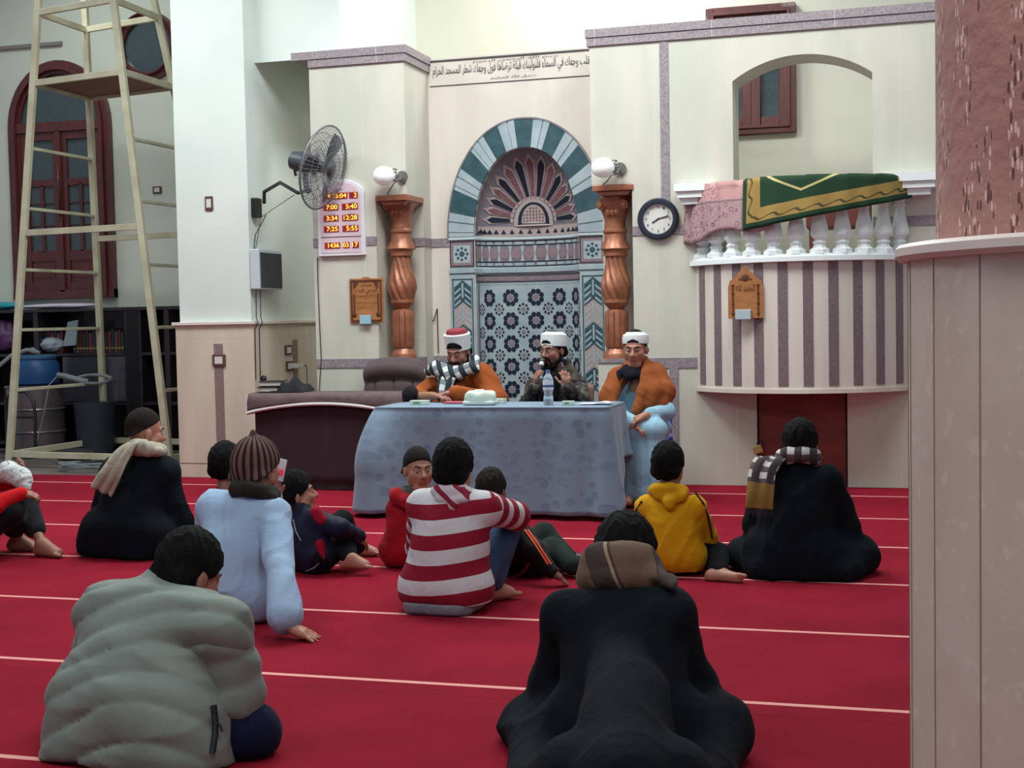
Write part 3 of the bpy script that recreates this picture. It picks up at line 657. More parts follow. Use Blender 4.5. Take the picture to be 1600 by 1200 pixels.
nz = N.new('ShaderNodeTexNoise'); nz.inputs['Scale'].default_value = 14; L.new(cb.outputs[0], nz.inputs['Vector']); nz.inputs['Scale'].default_value = 1.7
arb = math_n(N, L, 'MULTIPLY', math_n(N, L, 'COMPARE', nz.outputs['Fac'], .5, .018), math_n(N, L, 'LESS_THAN', f, .5))
c = mix_n(N, L, math_n(N, L, 'LESS_THAN', s, .12), C(176,142,146), C(198,152,150)); c = mix_n(N, L, math_n(N, L, 'MULTIPLY', math_n(N, L, 'MULTIPLY', ring, bandk), .6), c, C(110,74,84)); c = mix_n(N, L, math_n(N, L, 'MAXIMUM', math_n(N, L, 'MULTIPLY', st, .6), math_n(N, L, 'MULTIPLY', arb, .8)), c, C(92,66,76)); L.new(c, b.inputs['Base Color'])
hung('prayer_rug', (-.03,.42), HZ1+.002, lambda f: HZ1-(.42-.08*f+.03*math.sin(9*f)), mp_, 'worn pink patterned prayer rug hung on the left end of the balcony rail', 'rug', None, r=.036)
mb = MB(); mb.box((-.72,11.0,2.02),(-.22,11.4,2.17), mat('dark_red_seat', C(96,40,36), .6)); mb.box((-.72,11.36,2.17),(-.22,11.4,2.3), MATS['dark_red_seat']); [mb.box((x,11.05,ZB1-.04),(x+.04,11.09,2.03), MATS['dark_red_seat']) for x in (-.70,-.28)]; 
tag(mb.build('wooden_bench', bevel=.01), 'dark red wooden seat glimpsed behind the balcony balusters', 'bench')
# wooden plaques
M_pl = mat('plaque_wood', C(178,118,70), .5, col2=C(164,104,60), nscale=8, stretch=(1,1,5)); M_pd = mat('plaque_carving', C(92,50,30), .6)
def outline(mb, pts, w, y0, y1, m):
    n = len(pts)
    for i in range(n):
        a, b2 = Vector((pts[i][0],(y0+y1)/2,pts[i][1])), Vector((pts[(i+1)%n][0],(y0+y1)/2,pts[(i+1)%n][1])); mb.bar(a, b2, abs(y1-y0), w, m, (0,1,0)) if False else mb.add([(a.x-(b2.z-a.z)/(b2-a).length*w/2,y,a.z+(b2.x-a.x)/(b2-a).length*w/2) for y in (y0,y1)]+[(b2.x-(b2.z-a.z)/(b2-a).length*w/2,y,b2.z+(b2.x-a.x)/(b2-a).length*w/2) for y in (y0,y1)]+[(b2.x+(b2.z-a.z)/(b2-a).length*w/2,y,b2.z-(b2.x-a.x)/(b2-a).length*w/2) for y in (y0,y1)]+[(a.x+(b2.z-a.z)/(b2-a).length*w/2,y,a.z-(b2.x-a.x)/(b2-a).length*w/2) for y in (y0,y1)], [(0,2,4,6),(7,5,3,1),(0,1,3,2),(2,3,5,4),(4,5,7,6),(6,7,1,0)], m)
Y = 10.585
a, b2 = at(547,505,Y), at(598,434,Y); e = empty('wooden_plaque', ((a.x+b2.x)/2,Y,a.z)); tag(e, 'rectangular carved wooden plaque with Arabic lettering left of the column', 'plaque')
mb = MB(); w_ = b2.x-a.x; h_ = b2.z-a.z; cx = (a.x+b2.x)/2
mb.prism([(a.x,a.z),(b2.x,a.z),(b2.x,b2.z),(cx+.04,b2.z),(cx+.02,b2.z+.012),(cx-.02,b2.z+.012),(cx-.04,b2.z),(a.x,b2.z)], Y, 10.6, M_pl); mb.build('board', e, .003)
mb = MB(); outline(mb, [(a.x+.02,a.z+.02),(b2.x-.02,a.z+.02),(b2.x-.02,b2.z-.02),(a.x+.02,b2.z-.02)], .012, Y-.006, Y, M_pd)
for x in (a.x+.045, b2.x-.045): mb.box((x-.006,Y-.008,a.z+.07),(x+.006,Y,a.z+h_*.66), M_pd); mb.sphere((x,Y-.003,a.z+.07), .02, M_pd, 10, 8, (1,.3,1))
for x in (a.x+.04, b2.x-.04): mb.add([(x,Y-.007,b2.z-.03),(x,Y-.007,b2.z-.09),(x+(.05 if x < cx else -.05),Y-.007,b2.z-.03)], [(0,1,2)], M_pd)
mb.build('carved_border', e)
for s, yy, ww, hh in (('مركز',.86,.34,.035),('فارس فيت',.74,.66,.05),('القمة المحمدية',.62,.58,.032),('مجلس',.545,.2,.022),('خدمة نجل أحمد',.46,.62,.03),('للقرآن الكريم',.36,.5,.02)):
    t = text(s, M_pd, (cx-w_*ww/2,Y-.003,a.z+h_*yy-hh/2), U, V, w_*ww, hh, .003); t.build('lettering_line', e, fix=False)
q = at(572,500,Y); mb = MB(); mb.box((q.x-.048,Y-.03,q.z-.035),(q.x+.05,Y,q.z+.04), mat('pale_blue_card', C(150,190,208), .7)); mb.build('card_holder', e, .004)
a, b2 = at(1140,498,10.24), at(1192,418,10.24); cx = (a.x+b2.x)/2; Y = qp(ut(b2.x), 0)[1]-.025
a, b2 = at(1138,498,Y), at(1192,418,Y); cx = (a.x+b2.x)/2; w_ = b2.x-a.x; h_ = b2.z-a.z
e = empty('wooden_plaque', (cx,Y,a.z)); tag(e, 'small arch topped wooden plaque hung on the striped balcony drum', 'plaque')
al = math.atan2(cx-QC, QR)
pts = [(a.x,a.z),(b2.x,a.z)]+[(cx+w_/2*c_, a.z+h_*z) for c_, z in ((1,.62),(.9,.75),(.6,.82),(.42,.9),(.2,.95),(.12,1),(0,1.05),(-.12,1),(-.2,.95),(-.42,.9),(-.6,.82),(-.9,.75),(-1,.62))]
mb = MB(); mb.prism(pts, Y-.006, Y+.006, M_pl); mb.build('board', e, .002)
mb = MB()
for s in (-1, 1):
    x = cx+s*w_*.36; mb.tube([(x,Y-.008,a.z+.02),(x,Y-.008,a.z+h_*.66)], .006, M_pd)
    for z in (.1,.3,.5,.66): mb.sphere((x,Y-.008,a.z+h_*z), .012, M_pd, 10, 8, (1,.5,.8))
mb.box((cx-.05,Y-.008,a.z+h_*.76),(cx+.05,Y,a.z+h_*.79), M_pd); mb.sphere((cx,Y-.004,a.z+h_*.81), .032, M_pd, 14, 8, (1,.2,1)); mb.build('carved_border', e)
t = text('الحمد لله', M_pd, (cx-w_*.27,Y-.009,a.z+h_*.55), U, V, w_*.54, .05, .002); t.build('lettering_line', e, fix=False)
q = at(1162,491,Y); mb = MB(); mb.box((q.x-.06,Y-.03,q.z-.04),(q.x+.055,Y,q.z+.035), mat('pale_grey_card', C(176,192,200), .7)); mb.build('card_holder', e, .004)
# padlock on the low door
q = at(1185,700,10.60); e = empty('padlock', q); tag(e, 'brass padlock hanging at the left edge of the low red door', 'padlock')
mb = MB(); mb.box((q.x-.035,10.55,q.z-.04),(q.x+.035,10.58,q.z+.025), mat('brass', C(190,164,110), .35, metal=.6), rot=Matrix.Rotation(-.3,3,'Y')); mb.build('lock_body', e, .005)
mb = MB(); mb.tube([(q.x-.005,10.565,q.z+.02),(q.x+.0,10.565,q.z+.06),(q.x+.02,10.565,q.z+.07),(q.x+.035,10.565,q.z+.055),(q.x+.035,10.565,q.z+.01)], .006, M_dark); mb.build('shackle', e)
# wall clock
q = at(1028,342,10.57); e = empty('wall_clock', q); tag(e, 'round wall clock with thick dark navy rim showing ten past eight', 'clock')
mb = MB(); mb.lathe([(.118,.0),(.118,.03),(.125,.045),(.15,.045),(.163,.03),(.165,0)], mat('navy_plastic', C(34,38,56), .35), (q.x,10.595,q.z), 56, (0,-1,0)); mb.build('rim', e)
mb = MB(); mb.lathe([(.122,0),(.122,.018)], mat('clock_white', C(216,212,206), .5), (q.x,10.595,q.z), 48, (0,-1,0), smooth=False); mb.build('clock_face', e)
mb = MB(); Yc = 10.576
for h in range(1, 13):
    a = math.pi/2-h*math.pi/6; r = .095; w_ = .012 if h < 10 else .02
    text(str(h), M_black, (q.x+r*math.cos(a)-w_/2,Yc,q.z+r*math.sin(a)-.011), U, V, w_, .022, .001, False).build('numeral', e, fix=False)
pass
for nm, ang, ln_, w_ in (('hour_hand', 238, .055, .009), ('minute_hand', 74, .088, .006), ('second_hand', 80, .09, .002)):
    a = math.pi/2-math.radians(ang); mb = MB(); mb.bar((q.x-.015*math.cos(a),Yc-.004,q.z-.015*math.sin(a)), (q.x+ln_*math.cos(a),Yc-.004,q.z+ln_*math.sin(a)), w_, .002, M_black, (0,1,0)); mb.build(nm, e)
# digital prayer time clock
Y = 10.565
a, b2 = at(496,401,Y), at(569,278,Y); b2.x = at(569,340,Y).x; a.x = at(497,380,Y).x; cx = (a.x+b2.x)/2; w_ = b2.x-a.x; h_ = b2.z-a.z
e = empty('digital_clock', (cx,Y,a.z)); tag(e, 'white arch topped digital prayer time board with glowing red and yellow digits', 'clock')
mw = mat('board_white', C(226,222,230), .5); pts = [(a.x,a.z),(b2.x,a.z)]+[(cx+w_/2*math.cos(t)*(1 if abs(math.cos(t)) < 2 else 1), a.z+h_*.80+h_*.2*math.sin(t)) for t in [math.pi*i/14 for i in range(15)]]
mb = MB(); mb.prism(pts, Y, 10.6, mw); mb.build('casing', e, .006)
ipts = [(cx+(x-cx)*.86, a.z+h_*.5+(z-a.z-h_*.5)*.92) for x, z in pts]; mb = MB(); mb.prism(ipts, Y-.003, Y, mat('board_pink', C(222,196,206), .5)); mb.box((a.x+.03,Y-.006,a.z+h_*.245),(b2.x-.03,Y,a.z+h_*.252), M_dark)
mb.box((cx-.05,Y-.008,a.z+h_*.875),(cx+.03,Y,a.z+h_*.905), mw); mb.build('face_panel', e)
m_led = mat('led_window', C(120,20,30), .5, emit=C(170,20,30), estr=.35); m_dig = mat('led_digit', C(255,190,40), .5, emit=(1.0,.55,.08), estr=2.2)
mi = mat('board_print', C(120,110,130), .6)
for zf, cells in ((.745, ((.14,.66,'4:55:04'),(.70,.88,' 2'))), (.60, ((.14,.46,'7:00'),(.54,.88,'5:40'))), (.455, ((.14,.46,'3:34'),(.54,.88,'12:28'))), (.315, ((.14,.46,'7:25'),(.54,.88,'5:55'))), (.10, ((.15,.48,'1436'),(.54,.68,'03'),(.74,.88,'17')))):
    for f0, f1, s in cells:
        mb = MB(); xa, xb = a.x+w_*f0, a.x+w_*f1; z0 = a.z+h_*zf; mb.box((xa,Y-.008,z0),(xb,Y,z0+.05), m_led)
        k = len(s.strip()); lw = min((xb-xa)*.84, .025*k); merge(mb, text(s.strip(), m_dig, (xb-.008-lw,Y-.010,z0+.007), U, V, lw, .037, .001, False)); mb.build('led_display', e, fix=False)
for zf, l, r in ((.815,'التاريخ','الساعة'),(.675,'الشروق','الفجر'),(.53,'العصر','الظهر'),(.385,'العشاء','المغرب')):
    for s, f in ((l,.3),(r,.72)): t = text(s, mi, (a.x+w_*(f-.09),Y-.004,a.z+h_*zf), U, V, w_*.18, .018, .001); t.build('caption', e, fix=False)
# fan
mf = mat('fan_grey', C(120,120,126), .45, metal=.4); mfd = mat('fan_dark', C(60,64,72), .45)
cF = at(505,262,10.25); ax_ = Vector((.955,-.08,-.27)).normalized(); bx = at(407,322,10.70)
e = empty('wall_fan', cF); tag(e, 'large grey cage fan on a bent arm fixed to the pillar side', 'fan')
xx = ax_.cross(Vector((0,0,1))).normalized(); yy = xx.cross(ax_).normalized()
def cagep(r, a, d): return cF+(xx*math.cos(a)+yy*math.sin(a))*r+ax_*d
mb = MB()
for sg in (-1, 1):
    for k in range(60):
        a = 2*math.pi*k/60; mb.tube([cagep(.06,a,sg*.075), cagep(.2,a,sg*.07), cagep(.31,a,sg*.045), cagep(.345,a,sg*.008)], .0022, mf, 4)
    for r, d in ((.07,.075),(.14,.073),(.21,.068),(.28,.055)): mb.tube([cagep(r, 2*math.pi*k/40, sg*d) for k in range(41)], .0025, mf, 4)
mb.tube([cagep(.347, 2*math.pi*k/48, 0) for k in range(49)], .008, mf, 6); mb.lathe([(.0,.0),(.06,.0),(.06,.012),(.0,.018)], mfd, cF+ax_*.07, 24, ax_); mb.build('cage', e, fix=False)
mb = MB()
for k in range(3):
    P_ = []
    for i in range(7):
        r = .04+.27*i/6; w_ = .25+.35*math.sin(math.pi*i/7); P_.append([cagep(r, 2.094*k+w_*(j/4-.5)*2*.5, .03*(j/4-.5)) for j in range(5)])
    vs = [p for row in P_ for p in row]; mb.add(vs, [(i*5+j, i*5+5+j, i*5+6+j, i*5+1+j) for i in range(6) for j in range(4)], mfd, True)
mb.lathe([(.05,-.03),(.05,.03)], mfd, cF, 20, ax_); o = mb.build('fan_blades', e); 
mb = MB(); mb.lathe([(.05,-.30),(.075,-.28),(.085,-.2),(.08,-.12),(.06,-.06)], mfd, cF+ax_*(-.01), 28, ax_); mb.build('motor', e)
mot = cF-ax_*.17
mb = MB(); mb.tube([mot+Vector((0,0,-.06)), mot+Vector((.0,0,-.2)), mot+Vector((.02,.02,-.24))], .025, M_dark); mb.tube([mot+Vector((.02,.02,-.22)), mot+Vector((-.1,.05,-.235)), Vector(((bx.x+mot.x)/2-.02,(bx.y+mot.y)/2,bx.z+.17)), Vector((bx.x+.05,bx.y-.02,bx.z+.12)), Vector((bx.x+.035,bx.y,bx.z+.02))], .016, M_dark)
mb.tube([mot+Vector((-.1,.0,-.05)), mot+Vector((-.09,0,-.1))], .012, M_dark); mb.build('arm', e)
mb = MB(); mb.box((PX1,bx.y-.05,bx.z-.1),(PX1+.06,bx.y+.05,bx.z+.07), M_black); mb.build('mounting_box', e, .008)
mb = MB(); mb.tube([(bx.x+.05,bx.y,bx.z-.08),(PX1+.02,bx.y-.02,bx.z-.25),(PX1+.014,10.62,bx.z-.55)], .004, M_black); mb.tube([mot+Vector((-.12,.03,-.25)), Vector((PX1+.08,10.68,bx.z-.1)), Vector((PX1+.02,10.66,bx.z-.42))], .003, M_black); mb.build('cable', e)
# heater
z0, z1 = at(393,452,10.58).z, at(393,389,10.58).z
e = empty('wall_heater', (PX1,10.8,z0)); tag(e, 'flat white heater with dark grille on the pillar side below the fan', 'heater')
mb = MB(); mb.box((PX1+.01,10.58,z0),(PX1+.10,11.03,z1), mat('heater_white', C(196,204,212), .4)); mb.build('casing', e, .008)
mb = MB(); mb.box((PX1+.098,10.60,z0+.012),(PX1+.104,11.015,z1-.03), mat('grille_grey', C(84,90,100), .5, col2=C(100,106,116), nscale=30))
for k in range(22): zz_ = z0+.02+(z1-z0-.06)*k/21; mb.box((PX1+.104,10.605,zz_),(PX1+.108,11.01,zz_+.004), M_dark)
mb.build('grille', e)
mb = MB(); 
for yv in (10.586, 10.67): mb.tube([(PX1+.06,yv,z0),(PX1+.055,yv,1.4),(PX1+.07,yv,1.35),(PX1+.04,yv,1.3),(PX1+.035,yv,.86)], .004, M_black)
mb.sphere((PX1+.05,10.7,.86), .03, M_black, 10, 8); mb.build('cable', e)
# switches and sockets
M_so = mat('switch_brown', C(92,66,64), .5); M_sw = mat('switch_white', C(214,212,206), .5)
def switch(name, p, nrm, w, h, label, cat='switch', frame=M_so):
    e = empty(name, p); tag(e, label, cat); n = Vector(nrm); u = Vector((0,0,1)).cross(n); p = Vector(p)
    def bx_(mb, w, h, d0, d1, m):
        vs = [p+n*d+u*a+Vector((0,0,b2)) for d in (d0,d1) for a, b2 in ((-w/2,-h/2),(w/2,-h/2),(w/2,h/2),(-w/2,h/2))]
        mb.add(vs, [(0,3,2,1),(4,5,6,7),(0,1,5,4),(1,2,6,5),(2,3,7,6),(3,0,4,7)], m)
    mb = MB(); bx_(mb, w, h, -.004, .012, frame); mb.build('frame_plate', e, .004); mb = MB(); bx_(mb, w*.6, h*.6, 0, .016, M_sw); mb.build('rocker', e, .002); return e
switch('light_switch', at(327,318,10.6), (0,-1,0), .075, .125, 'brown framed light switch high on the front of the white pillar')
switch('wall_socket', Vector((at(343,563,10.57).x,10.565,at(343,563,10.57).z)), (0,-1,0), .125, .105, 'brown framed socket over the brown strip on the pillar base', 'socket')
switch('light_switch', at(246,297,13.4), (0,-1,0), .11, .08, 'small brown framed switch on the far cream wall beside the scaffold')
def sidep(x, y, X=PX1+.03): Yv = -X/math.tan(YAW+math.atan((800-x)/FPX)); return Vector((X, Yv, at(x, y, Yv).z))
switch('wall_socket', sidep(451,547), (1,0,0), .14, .09, 'brown framed socket on the pillar side, the upper of two', 'socket')
e = switch('wall_socket', sidep(452,572), (1,0,0), .14, .09, 'brown framed socket on the pillar side with white plugs pushed in', 'socket')
p = sidep(456,572); mb = MB(); mb.box((p.x,p.y-.03,p.z-.02),(p.x+.09,p.y+.03,p.z+.025), M_sw); mb.box((p.x+.09,p.y-.02,p.z-.015),(p.x+.13,p.y+.02,p.z+.02), M_sw); mb.build('plug', e, .004)
mb = MB(); mb.tube([p+Vector((.12,0,.01)), p+Vector((.16,-.02,.0)), p+Vector((.2,-.1,-.12)), p+Vector((.22,-.16,-.2))], .004, M_dark); mb.build('cable', e)
# loose wires on the wall
mb = MB(); pts = [at(x,y,10.592) for x, y in ((496,402),(497,450),(500,520),(502,562),(500,590),(499,612))]; mb.tube(pts, .004, M_dark); tag(mb.build('wire'), 'thin dark wire running down from the digital prayer board', 'wire')
mb = MB(); pts = [at(x,y,11.18) for x, y in ((685,552),(684,520),(683,482),(678,500),(664,512),(650,522))]; mb.tube(pts, .005, M_dark); tag(mb.build('wire'), 'thin dark bent wire on the wall between the column and niche', 'wire')
# ---------------------------------------------------------------- draped side table
M_vel = mat('maroon_velvet', C(50,24,36), .9, col2=C(42,20,30), nscale=5, sheen=.1)
M_brn = mat('brown_fabric', C(104,84,86), .9, col2=C(92,72,76), nscale=14, bump=.3, bscale=150)
a = at(393,640,10.0); TX0, TX1, TY0, TY1, TZ = at(403,640,9.92).x, -3.72, 9.86, 10.16, .765
e = empty('draped_side_table', ((TX0+TX1)/2,(TY0+TY1)/2,0)); tag(e, 'long side table under brown fabric with white edging over maroon velvet', 'table')
P_ = []; n = 60
for i in range(n+1):
    f = i/n; x = TX0+(TX1-TX0)*f; w = .008*math.sin(f*50)+.005*math.sin(f*21)
    P_.append([(x, TY0+.01+w*(j/6), TZ-.03-(TZ-.04)*j/6) for j in range(7)])
grid('front_drape', P_, M_vel, e, thick=.006)
mb = MB(); mb.box((TX0+.02,TY0+.04,.0),(TX0+.08,TY0+.1,TZ-.02), M_dark); mb.box((TX1-.08,TY0+.04,.0),(TX1-.02,TY0+.1,TZ-.02), M_dark); mb.box((TX0+.02,TY1-.1,.0),(TX0+.08,TY1-.04,TZ-.02), M_dark); mb.box((TX1-.08,TY1-.1,.0),(TX1-.02,TY1-.04,TZ-.02), M_dark); mb.box((TX0+.01,TY0+.02,TZ-.04),(TX1-.01,TY1,TZ-.012), M_dark); mb.build('table_frame', e)
mb = MB(); mb.box((TX0+.005,TY0+.05,.02),(TX0+.012,TY1,TZ-.03), M_vel); mb.build('side_drape', e)
def hem(f): return TZ-.135+.075*math.sin(math.pi*min(1, f*1.05))**.8+.0*f
P_ = []; pipe = []
for i in range(n+1):
    f = i/n; x = TX0-.05+(TX1-TX0+.06)*f; row = [(x, TY1, TZ+.01), (x, TY0+.1, TZ+.012), (x, TY0+.0, TZ+.006), (x, TY0-.02, TZ-.015)]
    h = hem(f)
    for k in (.35,.7,1): row.append((x, TY0-.024-.006*math.sin(f*9), TZ-.015+(h-TZ+.015)*k))
    P_.append(row); pipe.append((x, TY0-.03, h-.008))
grid('cover_cloth', P_, M_brn, e, thick=.012)
mb = MB(); mb.tube([(TX0-.05,TY0+.2,TZ-.14),(TX0-.06,TY0,TZ-.145)]+pipe, .013, mat('white_piping', C(212,204,206), .7), 8); mb.tube([(TX0-.055,TY0-.02,TZ-.14),(TX0-.055,TY0-.02,TZ+.0)], .011, MATS['white_piping'], 8); mb.build('white_edging', e)
# things on it
M_bk = mat('book_cover', C(34,42,44), .5); M_pg = mat('book_pages', C(196,192,178), .8)
ztop = TZ+.018
for k, (dx, dy, r) in enumerate(((0,0,.0),(.01,.01,.1))):
    c = at(426,607,10.02); c.x += dx; mb = MB(); z = ztop+.003+.047*k; R3 = Matrix.Rotation(r,3,'Z')
    e2 = empty('book', (c.x,10.02,z)); tag(e2, ('dark covered book lying on the brown draped side table, under another', 'dark covered book on top of another book on the draped table')[k], 'book', 'books on the draped side table')
    mb.box((c.x-.09,9.92,z),(c.x+.09,10.12,z+.006), M_bk, R3); mb.box((c.x-.09,9.92,z+.036),(c.x+.09,10.12,z+.042), M_bk, R3, (c.x,10.02,z)); mb.build('cover', e2)
    mb = MB(); mb.box((c.x-.083,9.925,z+.006),(c.x+.087,10.115,z+.036), M_pg, R3, (c.x,10.02,z)); mb.build('pages', e2)
c = at(457,604,10.02)
P_ = []
for i in range(25):
    row = []
    for j in range(17):
        u, v = i/24*2-1, j/16*2-1; r = max(abs(u), abs(v)); h = max(0, 1-r**2)**.7*(.085+.03*math.sin(3.1*u+1)*math.cos(2*v)+.02*math.sin(7*u+3*v)); row.append((c.x+.0+u*.14+.02*v, 10.02+v*.10, ztop+.004+h-(0.0)))
    P_.append(row)
tag(grid('folded_cloth', P_, mat('black_cloth', C(18,18,24), .9, sheen=.1)), 'crumpled black cloth beside the books on the draped table', 'cloth')
# upholstered armchair behind
M_up = mat('brown_upholstery', C(92,74,76), .85, col2=C(80,64,68), nscale=8, bump=.2, bscale=120, sheen=.1)
ac = at(617,600,10.46); e = empty('upholstered_armchair', (ac.x,10.4,0)); tag(e, 'brown upholstered armchair with tufted back behind the man in plaid scarf', 'armchair')
P_ = []; nu_, nv_ = 40, 30
zt_ = at(617,558,10.46).z; zb_ = .42; hw = .27
P_ = []
for i in range(nu_+1):
    u = i/nu_*2-1; row = []
    for j in range(nv_+1):
        v = j/nv_; z = zb_+(zt_-zb_-.05*abs(u)**3)*v; w = hw*(1+.03*math.sin(v*3))
        roll = .045*math.exp(-((v-.86)/.12)**2); tuft = -.025*(abs(math.sin(u*5.2))**.4<.35)*(v < .72)-.02*max(0,1-abs(v-.7)/.05)*(.6+.4*abs(math.cos(u*5.2))); ed = -.05*abs(u)**6-.06*max(0, v-.93)/.07
        row.append((ac.x+u*w, 10.43-.05-roll-tuft-ed+.06*v, z))
    P_.append(row)
grid('backrest', P_, M_up, e)
mb = MB(); mb.box((ac.x-hw+.01,10.44,.35),(ac.x+hw-.01,10.54,zt_-.06), M_up); mb.build('back_shell', e, .03)
mb = MB(); mb.box((ac.x-.27,10.18,.34),(ac.x+.27,10.45,.46), M_up); mb.build('seat', e, .03)
for sx in (-1,1):
    for yv in (10.22,10.48): mb = MB(); mb.box((ac.x+sx*.24-.025,yv-.025,0),(ac.x+sx*.24+.025,yv+.025,.345), M_wood); mb.build('leg', e)
# ---------------------------------------------------------------- panel table and its cloth
VX0, VX1, VY0, VY1, VZ = -3.50, -1.86, 8.66, 9.22, .745
e = empty('panel_table', ((VX0+VX1)/2,(VY0+VY1)/2,0)); tag(e, 'plain table hidden beneath the grey blue cloth before the speakers', 'table')
mt = mat('table_wood', C(96,70,54), .6); mb = MB(); mb.box((VX0,VY0,VZ-.03),(VX1,VY1,VZ-.003), mt); mb.build('tabletop', e, .004)
for x in (VX0+.06, VX1-.06):
    for yv in (VY0+.06, VY1-.06): mb = MB(); mb.box((x-.025,yv-.025,0),(x+.025,yv+.025,VZ-.03), mt); mb.build('leg', e)
M_cl = mat('grey_blue_velour', C(98,112,138), .75, sheen=.2)
N, L, b, pf, ps, pz = patn(M_cl)
cb = N.new('ShaderNodeCombineXYZ'); L.new(pf, cb.inputs[0]); L.new(ps, cb.inputs[1])
mpn = N.new('ShaderNodeMapping'); mpn.inputs['Scale'].default_value = (13,13,13); L.new(cb.outputs[0], mpn.inputs[0])
vo = N.new('ShaderNodeTexVoronoi'); vo.inputs['Scale'].default_value = 1; vo.inputs['Randomness'].default_value = .7; L.new(mpn.outputs[0], vo.inputs['Vector'])
nz = N.new('ShaderNodeTexNoise'); nz.inputs['Scale'].default_value = 2.2; nz.inputs['Detail'].default_value = 3; L.new(cb.outputs[0], nz.inputs['Vector'])
rp = N.new('ShaderNodeValToRGB'); rp.color_ramp.elements[0].position = .36; rp.color_ramp.elements[1].position = .50; L.new(vo.outputs['Distance'], rp.inputs[0])
rn = N.new('ShaderNodeValToRGB'); rn.color_ramp.elements[0].position = .42; rn.color_ramp.elements[1].position = .56; L.new(nz.outputs['Fac'], rn.inputs[0])
c = mix_n(N, L, rp.outputs[0], C(104,124,146), C(120,140,160)); c = mix_n(N, L, math_n(N, L, 'MULTIPLY', rn.outputs[0], .7), c, C(116,136,158)); L.new(c, b.inputs['Base Color'])
bp = N.new('ShaderNodeBump'); bp.inputs['Strength'].default_value = .15; bp.inputs['Distance'].default_value = .005; L.new(rp.outputs[0], bp.inputs['Height']); L.new(bp.outputs[0], b.inputs['Normal'])
per = []; n1 = 90
def seg(a, b2, n, nrm): 
    for i in range(n): f = i/n; per.append((a[0]+(b2[0]-a[0])*f, a[1]+(b2[1]-a[1])*f, nrm[0], nrm[1]))
def cor(c, a0, a1, n, r=.05):
    for i in range(n): a = a0+(a1-a0)*i/n; per.append((c[0]+r*math.cos(a), c[1]+r*math.sin(a), math.cos(a), math.sin(a)))
r = .05; E_ = .012
seg((VX0-E_,VY1), (VX0-E_,VY0+r), 20, (-1,0)); cor((VX0+r-E_,VY0+r-E_), math.pi, 1.5*math.pi, 9); seg((VX0+r,VY0-E_), (VX1-r,VY0-E_), n1, (0,-1)); cor((VX1-r+E_,VY0+r-E_), 1.5*math.pi, 2*math.pi, 9); seg((VX1+E_,VY0+r), (VX1+E_,VY1-r), 30, (1,0)); cor((VX1-r+E_,VY1-r+E_), 0, .5*math.pi, 6); seg((VX1-r,VY1+E_), (VX0,VY1+E_), 40, (0,1))
P_ = []; Q_ = []; arc_ = 0; ctr = Vector(((VX0+VX1)/2,(VY0+VY1)/2)); prev = None
for i, (x, y, nx_, ny_) in enumerate(per):
    if prev: arc_ += math.hypot(x-prev[0], y-prev[1])
    prev = (x, y); row = []; qr = []
    front = ny_ < -.5; right = nx_ > .7; back = ny_ > .5; left = nx_ < -.7
    cl_ = math.exp(-((x-VX0)**2+(y-VY0)**2)/.03); cr_ = math.exp(-((x-VX1)**2+(y-VY0)**2)/.02)
    hb = .035 if front or left else (.05+.33*min(1, max(0, (y-VY0)/.35)) if right else .40)
    w = .016*math.sin(arc_*11+1.5*math.sin(arc_*3))+.010*math.sin(arc_*23+1)
    if front: w += .02*math.exp(-((x+2.75)/.1)**2)-.012*math.exp(-((x+2.62)/.06)**2)
    for j in range(4): f = .25*(3-j)/3; row.append((x+(ctr.x-x)*f*1.0, y+(ctr.y-y)*f, VZ+.004)); qr.append((arc_, -f*.5))
    for j in range(0, 25):
        f = j/24; z = VZ-.0-(VZ-hb)*f; gr = f**.8
        bul = cl_*(.12*math.sin(min(1, f*1.5)*math.pi*.62))*1.0+cr_*.05*f
        d = .004+(w*gr)+.035*f*f+bul; rr = .008*(1-min(1, f*12)) 
        row.append((x+nx_*(d-rr), y+ny_*(d-rr), z)); qr.append((arc_, f*(VZ-hb)))
    P_.append(row); Q_.append(qr)
cloth = grid('tablecloth', P_, M_cl, None, pat=Q_, closed=True)
me = cloth.data; bm = bmesh.new(); bm.from_mesh(me); bm.verts.ensure_lookup_table(); nv_ = 29
lay = bm.verts.layers.float_vector['pat']
for i in range(len(per)):
    pass
ring_ = [bm.verts[i*nv_] for i in range(len(per))]
cv = bm.verts.new((ctr.x, ctr.y, VZ+.004)); cv[lay] = (0,0,0)
for i in range(len(ring_)): bm.faces.new((ring_[i], cv, ring_[(i+1)%len(ring_)]))
bmesh.ops.recalc_face_normals(bm, faces=bm.faces); bm.to_mesh(me); bm.free()
tag(cloth, 'grey blue velour cloth with embossed discs draped over the panel table', 'tablecloth')
s = cloth.modifiers.new('thick', 'SOLIDIFY'); s.thickness = .004; s.offset = 1
TT = VZ+.010
def ttp(x, y, dz=0): # point on the tabletop seen at pixel x, y
    return fl(x, y, TT)
def titem(px, Y): p = at(px, 630, Y); return Vector((p.x, Y, TT))
